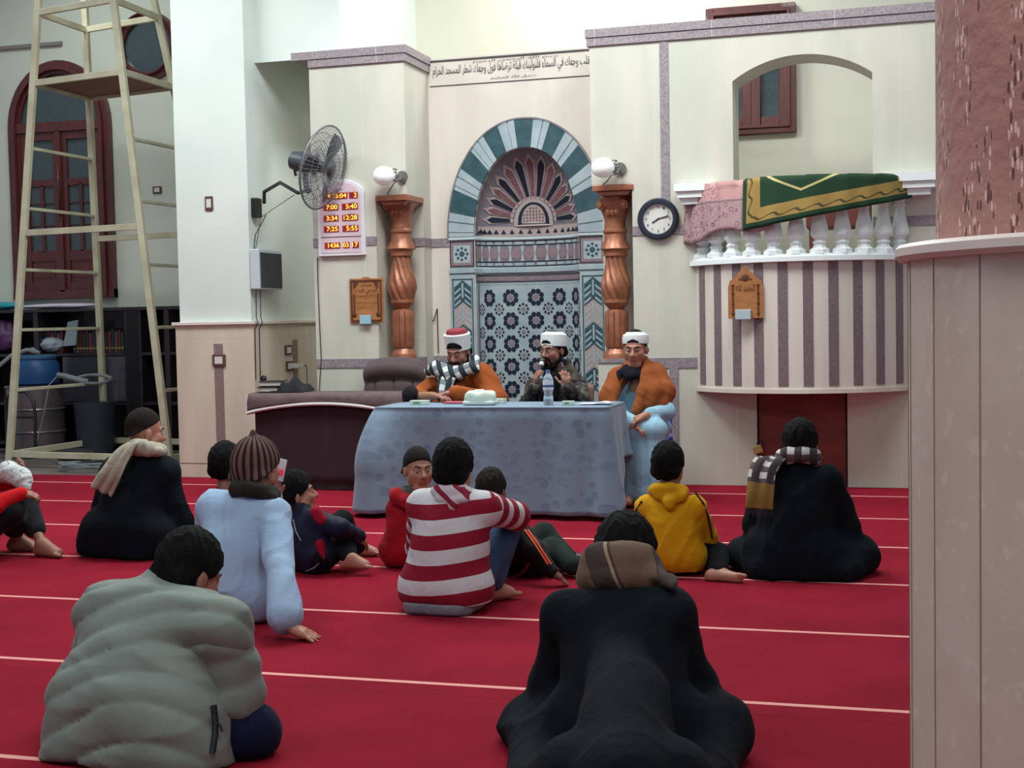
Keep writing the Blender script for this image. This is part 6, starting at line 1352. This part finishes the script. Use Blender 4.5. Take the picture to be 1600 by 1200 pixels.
# man in the pale blue robe with striped hat
j = J(pel=xz(362,5.46,.15), hL=xz(335,5.5,.12), hR=xz(395,5.48,.12), ch=at(372,860,5.52), nk=at(398,775,5.6), sL=at(334,798,5.62), sR=at(426,806,5.54), hd=at(402,722,5.66), eL=at(330,880,5.8), eR=at(438,888,5.32), wL=at(424,778,5.92), wR=at(450,972,5.17), kL=xz(330,6.0,.16), kR=xz(400,6.0,.14), aL=xz(380,6.1,.07), aR=xz(360,6.0,.07))
e = person('man in pale blue robe and striped wool hat leaning back on one hand', (j['pel'][0], j['pel'][1], 0))
hd = Head(j['hd'], (.36,.93,.0), 1.04)
under(e, j, hd, 1.0, SK2, hands=(dict(wr=V3(at(452,980,5.16)), fwd=(.80,.15,-.34), palm=(0,0,-1), side=-1, curl=.12, spread=.35, s=1.05), dict(wr=j['wL'], fwd=(.25,-.1,.95), palm=(.0,-1,.0), side=-1, curl=.6)), vox=.0055)
M_bl = cloth('pale_blue_cotton', C(150,176,206), C(158,182,210), .8, 4, 200, .15, .05, wr=.26)
sd = Sd(.045); torso(sd, j, 1.05, .07); sd.rc(j['hL'], j['hR'], .145, .145).rc(j['sL'], j['sR'], .09, .088); sd.chain([j['sR'], j['eR'], V3(at(443,962,5.18))], [.082,.068,.082], .015); sleeve(sd, j, 'L', (.085,.075,.06), .02); legs(sd, j, 'L', (.12,.095,.085)); legs(sd, j, 'R', (.12,.095,.085))
flatfloor(sd, .006); sd.disp = wob(.009, 30, 31); body('robe', sd, .009, M_bl, e)
sd = Sd(.03); neckwrap(sd, V3(at(399,768,5.58)), frame((.3,1,-.3)), .085, .08, .030, k=.03); sd.rc(at(372,764,5.56), at(425,778,5.52), .026, .03); sd.disp = wob(.005, 30, 3); body('scarf', sd, .008, cloth('dark_olive_scarf', C(40,38,36)), e)
def hatpat(P): X = hd.loc(P); a = np.arctan2(X[:, 0]+.004, X[:, 1]+.015); r = np.hypot(X[:, 0], X[:, 1]+.015); a = np.arctan2(X[:, 0], -(X[:, 1]+.015)); return np.stack([a*.1, r, X[:, 2]], 1)
M_hat = patmat('striped_wool', lambda N, L, x, y, z: mix_n(N, L, lt(N, L, fr(N, L, x, .0314159), .48), C(110,88,82), C(48,28,30)), bump=.5)
sd = Sd(.02); k = hd.s; sd.el(hd.w(0,-.012,.03), (.100*k,.118*k,.125*k), hd.R); sd.rc(hd.w(0,-.02,.145), hd.w(.0,-.02,.165), .020, .014, .012); sd.rc(hd.w(-.05,-.04,-.04), hd.w(.05,-.04,-.04), .07, .07)
sd.plane(hd.w(0,.1,.045), hd.R@np.array((0,.42,-.9)), .006); R_ = hd.R
sd.disp = lambda P: .004*np.sin(hatpat(P)[:, 0]/.0314159*2*math.pi); body('wool_hat', sd, .006, M_hat, e, pat=hatpat)
q = V3(at(437,733,5.85)); mb = MB(); mb.box(tuple(q-V3((.025,.004,.055))), tuple(q+V3((.028,.004,.05))), mat('phone_white', C(220,222,228), .3), Matrix.Rotation(.25,3,'Y')); mb.build('phone_case', ph_ := empty('phone', Vector(q))); tag(ph_, 'small white phone held up beside the striped wool hat', 'phone')
mb = MB(); mb.box(tuple(q+V3((-.018,-.0055,-.03))), tuple(q+V3((.02,-.004,.0))), mat('phone_red', C(214,40,70), .4, emit=C(220,50,80), estr=.5), Matrix.Rotation(.25,3,'Y')); mb.build('screen', ph_)

# black haired head behind the striped hat
j = J(pel=xz(352,7.1,.12), hL=xz(335,7.12,.1), hR=xz(368,7.12,.1), ch=at(352,815,7.13), nk=at(352,762,7.17), sL=at(333,788,7.15), sR=at(372,788,7.15), hd=at(353,722,7.2), eL=at(335,840,7.2), eR=at(375,840,7.25), wL=at(345,850,7.45), wR=at(365,850,7.45), kL=xz(325,7.5,.12), kR=xz(385,7.5,.12), aL=xz(350,7.6,.05), aR=xz(365,7.5,.05))
e = person('black haired youth mostly hidden behind the man in the striped wool hat', (j['pel'][0], j['pel'][1], 0))
hd = Head(j['hd'], (.0,1,-.05), 1.0); under(e, j, hd, .8, SK1, vox=.007); hair(hd, e, M_hair, .018, nape=(-.085,-.09), top=1.2)
seated_robe('jacket', e, j, M_blk2, .72, wob(.005, 30, 8), (.055,.05,.045), (.09,.07,.06), .012, .035)

# boy in the navy and red jacket
j = J(pel=xz(480,6.62,.11), hL=xz(468,6.7,.09), hR=xz(498,6.6,.09), ch=at(478,835,6.64), nk=at(470,793,6.66), sL=at(462,812,6.72), sR=at(496,812,6.60), hd=at(464,764,6.68), eL=at(480,845,6.85), eR=at(532,826,6.60), wL=at(520,845,6.95), wR=at(560,838,6.78), kL=xz(535,7.0,.22), kR=at(540,848,6.74), aL=xz(560,7.1,.06), aR=at(545,872,6.58))
e = person('boy in a navy jacket with red panels sitting sideways with one bare foot showing', (j['pel'][0], j['pel'][1], 0))
hd = Head(j['hd'], (.85,.55,.12), .92)
under(e, j, hd, .72, SK2, hands=(dict(wr=j['wR'], fwd=(.3,.5,-.5), palm=(0,.5,-1), side=-1, s=.75), dict(wr=j['wL'], fwd=(.6,.5,-.1), palm=(0,0,-1), s=.7)), feet=(dict(an=j['aR'], fwd=(.97,.1,0), s=.82), dict(an=j['aL'], fwd=(.9,.3,0), s=.8)), vox=.005)
hair(hd, e, M_hair, .014, brow=(.085,.06), nape=(-.085,-.085))
M_nv = cloth('navy_nylon', C(26,28,52), C(22,24,44), .6); sd = Sd(.035); torso(sd, j, .78, .05); [sleeve(sd, j, S, (.058,.054,.042), .03) for S in 'LR']; sd.rc(j['hL'], j['hR'], .10, .10); flatfloor(sd, .012); sd.disp = wob(.005, 34, 15); body('jacket', sd, .008, M_nv, e, pat=lambda P: P); sdj = sd
sd2 = Sd(.02); sd2.rc(at(494,800,6.55), at(502,812,6.55), .035, .03); sd2.rc(at(500,850,6.54), at(505,872,6.54), .028, .022); body('red_panel', sd2, .007, cloth('crimson_nylon', C(150,20,44)), e)
mb = MB(); drape([(458,812),(462,830),(470,845)], 6.6, sdj, .004, mat('grey_piping', C(120,116,140), .7), mb); drape([(478,892),(490,888),(498,880)], 6.6, sdj, .004, MATS['grey_piping'], mb); mb.build('piping', e)
sd = Sd(.03); legs(sd, j, 'L', (.08,.06,.05)); sd.chain([j['hR'], j['kR'], mid(j['kR'], j['aR'], .95)], [.09,.062,.046]); sd.rc(j['hL'], j['hR'], .095); flatfloor(sd); sd.disp = wob(.004, 34, 3); body('trousers', sd, .008, M_blk2, e)

# man in black with beige scarf, left
j = J(pel=xz(202,6.86,.15), hL=xz(165,6.88,.14), hR=xz(240,6.88,.13), ch=at(210,785,6.92), nk=at(226,718,6.97), sL=at(178,738,6.95), sR=at(256,738,6.95), hd=at(226,668,7.0), eL=at(155,820,7.0), eR=at(282,815,7.0), wL=at(200,850,7.3), wR=at(262,842,7.25), kL=at(160,862,7.15), kR=at(270,862,7.15), aL=xz(215,7.35,.07), aR=xz(240,7.3,.07))
e = person('man in black robe with beige scarf over his left shoulder sitting before the scaffold', (j['pel'][0], j['pel'][1], 0))
hd = Head(j['hd'], (.62,.78,-.12), 1.06)
under(e, j, hd, 1.0, SK2, hands=(dict(wr=j['wL'], fwd=(.6,.5,-.2), palm=(0,.3,-1)), dict(wr=j['wR'], fwd=(-.6,.5,-.2), palm=(0,.3,-1), side=-1)))
hair(hd, e, M_hairb, .003, brow=(.055,.072), nape=(-.095,-.02), rough=.001)
seated_robe('robe', e, j, M_blk, 1.05, wob(.010, 22, 17), (.082,.078,.062), (.12,.09,.08), .011, .035, extra=lambda sd: sd.rc(j['hL'], j['hR'], .155, .145).rc(at(150,852,6.86), at(230,860,6.84), .12, .11).rc(j['sL'], j['sR'], .09, .09))
M_be = cloth('beige_scarf', C(176,168,150), C(160,152,136), .9, 30, 120, .4)
sd = Sd(.025); neckwrap(sd, V3(at(230,702,6.95)), frame((.3,.9,-.3)), .08, .08, .036, k=.03); sd.rc(at(205,700,6.9), at(250,706,6.88), .03, .028); sd.disp = wob(.006, 34, 3); body('scarf_wrap', sd, .008, M_be, e)
strip('scarf_tail', e, [at(226,694,6.92), at(203,696,6.84), at(186,715,6.78), at(172,742,6.74), at(158,768,6.74)], .12, M_be, wx=(1,.3,.3), taper=lambda f: .75+.3*f, fold=.012, thick=.014)

# boy at the left edge
j = J(pel=xz(-48,6.75,.12), hL=xz(-45,6.85,.11), hR=xz(-45,6.65,.11), ch=at(-70,790,6.75), nk=at(-75,735,6.75), sL=at(-70,760,6.9), sR=at(-66,760,6.62), hd=at(-72,690,6.75), eL=at(-15,760,6.95), eR=at(-12,790,6.55), wL=at(34,748,6.9), wR=at(32,772,6.68), kL=at(38,785,6.9), kR=at(16,795,6.66), aL=xz(66,6.78,.07), aR=xz(26,6.92,.07))
e = person('barefoot boy in red sleeves and dark trousers hugging his knees at the left edge', (j['pel'][0], j['pel'][1], 0))
hd = Head(j['hd'], (.95,.2,-.1), .95)
under(e, j, hd, .85, SK1, hands=(dict(wr=j['wL'], fwd=(.25,.0,.95), palm=(-.6,-.6,0), s=.9, curl=.7), dict(wr=j['wR'], fwd=(.6,.5,-.1), palm=(0,.5,-1), side=-1, s=.85, curl=.7)), feet=(dict(an=j['aL'], fwd=(.97,-.15,0), s=1.0), dict(an=j['aR'], fwd=(.97,.1,0), s=1.0)), vox=.006)
hair(hd, e, M_hair, .012)
M_rj = cloth('bright_red_jersey', C(200,24,30), C(184,20,28)); sd = Sd(.035); torso(sd, j, .85, .05); sleeve(sd, j, 'R', (.06,.056,.044), .03); sleeve(sd, j, 'L', (.06,.05,.05), .03); sd.rc(j['hL'], j['hR'], .11, .11); flatfloor(sd, .012); sd.disp = wob(.005, 30, 16); body('jersey', sd, .009, M_rj, e)
M_wp = patmat('printed_white_cotton', lambda N, L, x, y, z: mix_n(N, L, lt(N, L, math_n(N, L, 'ABSOLUTE', math_n(N, L, 'SINE', math_n(N, L, 'ADD', math_n(N, L, 'MULTIPLY', x, 60), math_n(N, L, 'MULTIPLY', math_n(N, L, 'SINE', math_n(N, L, 'MULTIPLY', z, 90)), 2)))), .16), C(200,204,204), C(110,112,112)))
sd = Sd(.03); sd.chain([at(-12,742,6.85), at(14,738,6.84), at(34,748,6.82)], [.055,.065,.055]); sd.rc(at(36,742,6.83), at(40,760,6.8), .045, .035); sd.disp = wob(.007, 40, 4); body('white_cuff', sd, .007, M_wp, e, pat=lambda P: P)['label'] = 'white printed cloth wrapped round the wrist'
sd = Sd(.03); sd.chain([j['hL'], j['kL'], mid(j['kL'], j['aL'], .62)], [.10,.075,.062]); sd.chain([j['hR'], j['kR'], mid(j['kR'], j['aR'], .62)], [.10,.075,.062]); flatfloor(sd); sd.disp = wob(.005, 34, 3); body('trousers', sd, .009, cloth('charcoal_trousers', C(36,38,42), C(26,28,32)), e)
# ---------------------------------------------------------------- the three speakers
def turban(hd, e, top, tilt=0, band=(.092,.098), h=.085, z0=.048, red=None):
    up = Vector(hd.R[:, 2]); 
    c = Vector(hd.w(0,-.012,z0)); mb = MB(); k = hd.s; prof = [(band[0]*k-.006,0),(band[0]*k,.004),((band[0]+.003)*k,h*.5),(band[1]*k,h-.006),(band[1]*k-.008,h)]
    q = Vector(hd.R@np.array((0,-.16+tilt,1.0)))
    mb.lathe(prof, mat('turban_white', C(222,226,228), .8, bump=.15, bscale=90), c, 40, q, sq=0); mb.build('turban_band', e)
    mb = MB(); mb.lathe([((band[1]-.01)*k, h-.012), ((band[1]-.018)*k, h+.006), (band[1]*.72*k, h+.006+top*.6), (band[1]*.3*k, h+top), (.004, h+top)], red or MATS['turban_white'], c, 32, q); mb.build('turban_crown', e)
    
def monochair(name, cx, cy, m, label, arms=True, rz=0, legm=None):
    e = empty(name, (cx, cy, 0)); tag(e, label, 'chair'); R3 = Matrix.Rotation(rz,3,'Z'); c = Vector((cx,cy,0)); W_ = lambda x, y, z: c+R3@Vector((x,y,z)); lm = legm or m
    P_ = [[W_(-.21+.42*i/10, -.2+.4*j/8, .43-.012*math.cos((i/10-.5)*3)) for j in range(9)] for i in range(11)]; grid('seat', P_, m, e, thick=.02)
    P_ = [[W_(-.22+.44*i/12, .21+.05*(1-((i/6-1)**2))+.10*(j/8), .46+.40*(j/8)*(1-.10*(i/6-1)**2)) for j in range(9)] for i in range(13)]; grid('backrest', P_, m, e, thick=.016)
    for sx in (-1,1):
        for sy in (-1,1): mb = MB(); mb.bar(W_(sx*.21,sy*.19,.43), W_(sx*.24,sy*.23,0), .035, .035, lm); mb.build('leg', e)
        if arms: mb = MB(); mb.tube([W_(sx*.23,.22,.66), W_(sx*.25,.1,.69), W_(sx*.255,-.12,.69), W_(sx*.25,-.2,.66), W_(sx*.235,-.2,.44)], .02, m, 8); mb.build('armrest', e)
    return e
# man in the orange shawl and plaid scarf
YS1 = 9.62
monochair('plastic_chair', at(700,600,9.78).x-.07, 9.84, mat('white_plastic', C(214,214,214), .45), 'white plastic armchair beneath the man in the plaid scarf', rz=-.1)
j = J(pel=xz(700,9.74,.52), hL=xz(680,9.7,.52), hR=xz(722,9.7,.52), ch=at(712,612,9.64), nk=at(714,578,9.60), sL=at(674,606,9.6), sR=at(752,602,9.62), hd=at(716,550,9.54), eL=at(645,622,9.42), eR=at(770,628,9.5), wL=xz(675,9.15,.80), wR=xz(712,9.2,.82), kL=xz(670,9.32,.54), kR=xz(735,9.32,.54), aL=xz(670,9.32,.09), aR=xz(735,9.32,.09))
e = person('bearded man in red topped turban, plaid scarf and orange shawl seated at table\'s left', (j['pel'][0], j['pel'][1], 0))
hd = Head(j['hd'], (-.10,-.93,-.34), 1.02, dn=.0)
under(e, j, hd, .98, SK1, hands=(dict(wr=j['wL'], fwd=(.85,-.25,-.05), palm=(0,0,-1), side=-1, curl=.3), dict(wr=j['wR'], fwd=(-.8,-.35,-.05), palm=(0,0,-1), side=1, curl=.3)), feet=(dict(an=j['aL'], fwd=(0,-1,0)), dict(an=j['aR'], fwd=(0,-1,0))), vox=.0045)
hair(hd, e, M_hair, .005, brow=(.03,.02), nape=(-.085,-.07), rough=.001); beard(hd, e); turban(hd, e, .035, h=.122, z0=.018, red=mat('fez_red', C(128,34,50), .8))
M_or = cloth('orange_wool', C(154,80,38), C(140,70,32), .9, 7, 160, .3)
sd = Sd(.05); torso(sd, j, .92, .06); sd.chain([j['sL'], V3(at(655,618,9.5))], [.09,.075], .04); sleeve(sd, j, 'R', (.095,.085,.06), .05); sd.rc(at(752,590,9.62), at(775,625,9.56), .11, .10).rc(at(735,585,9.62), at(700,628,9.3), .05, .055); sd.rc(at(655,620,9.45), at(675,626,9.28), .065, .04)
sd.disp = wob(.012, 22, 41); sd.plane((0,0,.50), (0,0,-1), .02); body('shawl', sd, .009, M_or, e)
sd = Sd(.03); sd.chain([j['eL'], V3(xz(640,9.25,.81))], [.075,.06]); sd.disp = wob(.006, 40, 3); body('coat_sleeve', sd, .008, cloth('dark_coat', C(38,32,36), C(30,26,30)), e)['label'] = 'dark coat sleeve out of the shawl'
sd = Sd(.03); sleeve(sd, j, 'L', (.05,.045,.032), .02); sleeve(sd, j, 'R', (.05,.045,.032), .02); legs(sd, j, 'L', (.11,.09,.08)); legs(sd, j, 'R', (.11,.09,.08)); body('robe', sd, .011, cloth('tan_robe', C(150,110,84)), e)
M_pk = patmat('dark_plaid_wool', lambda N, L, x, y, z: plaid(N, L, x, y, z, C(176,180,180), C(44,52,60), C(206,208,206), .085))
sd = Sd(.025); neckwrap(sd, V3(at(713,578,9.58)), frame((-.1,-1,-.3)), .095, .095, .038, k=.03); sd.chain([at(670,580,9.6), at(684,576,9.48), at(704,588,9.42), at(700,604,9.40)], [.035,.05,.05,.03], .04); sd.chain([at(742,562,9.55), at(738,575,9.46), at(715,583,9.42), at(690,580,9.45), at(678,575,9.52)], [.04,.045,.05,.05,.04], .03)
sd.disp = wob(.010, 40, 3); body('scarf_wrap', sd, .006, M_pk, e, pat=lambda P: np.stack([P[:, 0]+.5*P[:, 2], P[:, 2]-.4*P[:, 0], P[:, 1]], 1))
strip('scarf_tail', e, [at(700,582,9.44), at(697,592,9.38), at(694,607,9.34), at(694,622,9.31)], .17, M_pk, wx=(1,0,.25), taper=lambda f: 1-.45*f, fold=.01, thick=.014)

# man speaking into the microphone
monochair('plastic_chair', at(866,600,9.78).x, 9.86, mat('brown_plastic', C(96,66,54), .5), 'brown chair behind the table beneath the man with the microphone', arms=False)
j = J(pel=xz(868,9.76,.52), hL=xz(850,9.72,.52), hR=xz(888,9.72,.52), ch=at(868,616,9.7), nk=at(869,584,9.68), sL=at(836,606,9.66), sR=at(902,604,9.7), hd=at(864,548,9.62), eL=at(826,630,9.5), eR=at(908,630,9.52), wL=at(838,604,9.36), wR=at(886,606,9.40), kL=xz(848,9.34,.54), kR=xz(892,9.34,.54), aL=xz(848,9.34,.09), aR=xz(892,9.34,.09))
e = person('bearded man in white turban and camouflage jacket holding a microphone behind the table', (j['pel'][0], j['pel'][1], 0))
hd = Head(j['hd'], (-.42,-.88,-.10), 1.0, dn=0)
under(e, j, hd, .95, SK1, hands=(dict(wr=j['wL'], fwd=(.02,-.22,.97), palm=(.75,.4,.1), side=-1, curl=1.0, s=.95), dict(wr=j['wR'], fwd=(-.05,-.15,.97), palm=(-.5,.8,0), side=-1, curl=.8, s=.95)), feet=(dict(an=j['aL'], fwd=(0,-1,0)), dict(an=j['aR'], fwd=(0,-1,0))), vox=.0045)
hair(hd, e, M_hair, .006, brow=(.035,.025), nape=(-.085,-.08), rough=.001); beard(hd, e); turban(hd, e, .014, h=.092, z0=.030, band=(.096,.098))
def camo(N, L, x, y, z):
    cb = N.new('ShaderNodeCombineXYZ'); [L.new(v, cb.inputs[i]) for i, v in enumerate((x,y,z))]; nz = N.new('ShaderNodeTexNoise'); nz.inputs['Scale'].default_value = 22; nz.inputs['Detail'].default_value = 3; L.new(cb.outputs[0], nz.inputs['Vector'])
    r = N.new('ShaderNodeValToRGB'); r.color_ramp.interpolation = 'CONSTANT'; els = r.color_ramp.elements; els[0].color = (*C(40,36,40),1); els[1].position = .46; els[1].color = (*C(62,56,56),1); a = els.new(.54); a.color = (*C(96,90,82),1); a = els.new(.60); a.color = (*C(50,46,46),1); L.new(nz.outputs['Fac'], r.inputs[0]); return r.outputs[0]
M_cm = patmat('camouflage', camo, .7)
sd = Sd(.04); torso(sd, j, .86, .05); sleeve(sd, j, 'L', (.075,.068,.05), .03); sleeve(sd, j, 'R', (.08,.07,.05), .03); sd.disp = wob(.008, 30, 51); body('jacket', sd, .008, M_cm, e, pat=lambda P: P)
sd = Sd(.02); neckwrap(sd, V3(at(876,582,9.7)), frame((-.2,-1,.1)), .085, .085, .036, k=.02); sd.chain([at(886,568,9.72), at(898,590,9.66), at(890,606,9.58)], [.03,.04,.025]); sd.disp = wob(.010, 90, 6); body('fur_collar', sd, .006, cloth('grey_fur', C(92,84,76), C(64,58,56), .9, 40, 120, .8), e)
sd = Sd(.02); neckwrap(sd, V3(at(866,586,9.62)), frame((-.2,-1,0)), .05, .05, .03); sd.rc(at(864,592,9.56), at(862,620,9.53), .05, .05); body('dark_shirt', sd, .008, M_blk2, e)
for S, col_ in (('L', 0), ('R', 1)): 
    d = V3((0,-.1,.95)); sd = Sd(.01); w_ = j['w'+S]; sd.rc(w_-d*.015, w_+d*.012, .036, .034); body('shirt_cuff', sd, .006, mat('cuff_white', C(196,196,186), .8), e)
sd = Sd(.03); legs(sd, j, 'L', (.11,.08,.06)); legs(sd, j, 'R', (.11,.08,.06)); body('trousers', sd, .012, M_blk2, e)
h0 = V3(j['wL'])+V3((.01,-.03,.05)); m1 = V3(hd.w(-.005,.135,-.06)); d = (m1-h0)/np.linalg.norm(m1-h0); e2 = empty('microphone', Vector(h0)); tag(e2, 'black microphone with a white ring held at the speaker\'s mouth', 'microphone')
mb = MB(); mb.lathe([(.010,-.06),(.014,-.05),(.017,.05),(.018,.095)], M_black, Vector(m1-d*.13), 16, Vector(d)); mb.build('handle', e2)
mb = MB(); mb.lathe([(.0185,-.035),(.0195,-.02),(.0195,-.008),(.0185,.0)], mat('mic_ring', C(206,206,210), .4, metal=.4), Vector(m1-d*.02), 16, Vector(d)); mb.build('ring', e2)
mb = MB(); mb.sphere(Vector(m1), .027, mat('mic_grille', C(60,60,66), .4, metal=.6), 18, 12); mb.build('grille', e2)

# man in the orange shawl and pale blue robe
monochair('plastic_chair', at(1010,600,9.8).x-.06, 9.84, mat('blue_plastic_chair', C(40,70,170), .45), 'dark blue chair beneath the man in pale blue at the right end of the table', arms=False, rz=.1)
j = J(pel=xz(1005,9.74,.53), hL=xz(985,9.7,.53), hR=xz(1028,9.7,.53), ch=at(995,622,9.68), nk=at(994,582,9.62), sL=at(962,606,9.62), sR=at(1034,604,9.62), hd=at(993,546,9.58), eL=at(950,634,9.46), eR=at(1040,642,9.5), wL=at(988,662,9.26), wR=at(1008,650,9.26), kL=xz(984,9.30,.55), kR=xz(1024,9.28,.55), aL=xz(984,9.32,.09), aR=xz(1024,9.26,.09))
e = person('clean shaven man in white turban, orange shawl and pale blue robe seated at right', (j['pel'][0], j['pel'][1], 0))
hd = Head(j['hd'], (-.02,-.98,-.14), 1.02, dn=0)
under(e, j, hd, .98, SK2, hands=(dict(wr=j['wL'], fwd=(.75,-.3,-.3), palm=(0,.3,-1), side=-1, curl=.6), dict(wr=j['wR'], fwd=(-.75,-.35,-.3), palm=(0,.3,-1), side=1, curl=.6)), feet=(dict(an=j['aL'], fwd=(0,-1,0)), dict(an=j['aR'], fwd=(0,-1,0))), vox=.0045)
hair(hd, e, M_hairb, .002, brow=(.04,.035), nape=(-.085,-.05), rough=.001); turban(hd, e, .016, h=.070, z0=.038, band=(.092,.090))
M_b2 = cloth('sky_blue_cotton', C(142,180,202), C(150,186,206), .8, 4, 200, .15, .05)
sd = Sd(.04); torso(sd, j, .84, .05); sleeve(sd, j, 'L', (.07,.065,.05), .03); sd.chain([j['sR'], j['eR'], mid(j['eR'], j['wR'], .7)], [.065,.062,.055], .04); legs(sd, j, 'L', (.10,.07,.075)); legs(sd, j, 'R', (.10,.07,.075)); sd.rc(mid(j['kL'], j['kR']), mid(j['aL'], j['aR']), .075, .09).rc(j['kL'], j['kR'], .07, .07).rc(j['aL'], j['aR'], .075, .075); flatfloor(sd, .03); sd.disp = wob(.009, 24, 61, (1,1,.5)); body('robe', sd, .009, M_b2, e)
sd = Sd(.02); sd.chain([at(985,572,9.74), at(966,590,9.60), at(950,620,9.48), at(946,642,9.42)], [.04,.075,.065,.045], .03); sd.chain([at(966,588,9.56), at(958,610,9.48), at(955,640,9.40)], [.05,.05,.04], .03); sd.chain([at(1002,564,9.74), at(1024,584,9.60), at(1040,612,9.54), at(1036,630,9.48)], [.045,.075,.075,.05], .03); sd.chain([at(1006,562,9.66), at(1012,584,9.52), at(1006,612,9.44), at(994,642,9.38)], [.04,.055,.055,.04], .03); sd.chain([at(1020,590,9.54), at(1022,612,9.47), at(1014,632,9.42)], [.06,.06,.045], .03); sd.rc(at(985,568,9.76), at(1006,564,9.76), .045, .045)
sd.disp = wob(.009, 20, 71); sdsh = sd; body('shawl', sd, .008, cloth('rust_orange_wool', C(148,82,44), C(136,72,38), .9, 7, 160, .3), e)
sd = Sd(.02); neckwrap(sd, V3(at(991,580,9.60)), frame((0,-1,-.1)), .072, .075, .034, k=.02); sd.chain([at(975,578,9.54), at(985,588,9.50), at(1000,586,9.52)], [.03,.036,.03]); sd.rc(at(968,582,9.53), at(966,596,9.5), .028, .02); sd.disp = wob(.005, 50, 3); body('neck_scarf', sd, .007, cloth('navy_black_scarf', C(26,24,36)), e)
mb = MB(); sdr = Sd(.05); torso(sdr, j, .86, .06); mm_ = mat('robe_trim', C(60,90,110), .7)
pts = [onsurf(sdr, at(x,y,9.5), V3((0,0,EYE))-V3(at(x,y,9.5)), .012) for x, y in ((988,592),(984,600),(979,610),(980,616),(983,606),(987,594))]; mb.tube(pts, .0035, mm_, 6); mb.build('neck_cord', e)
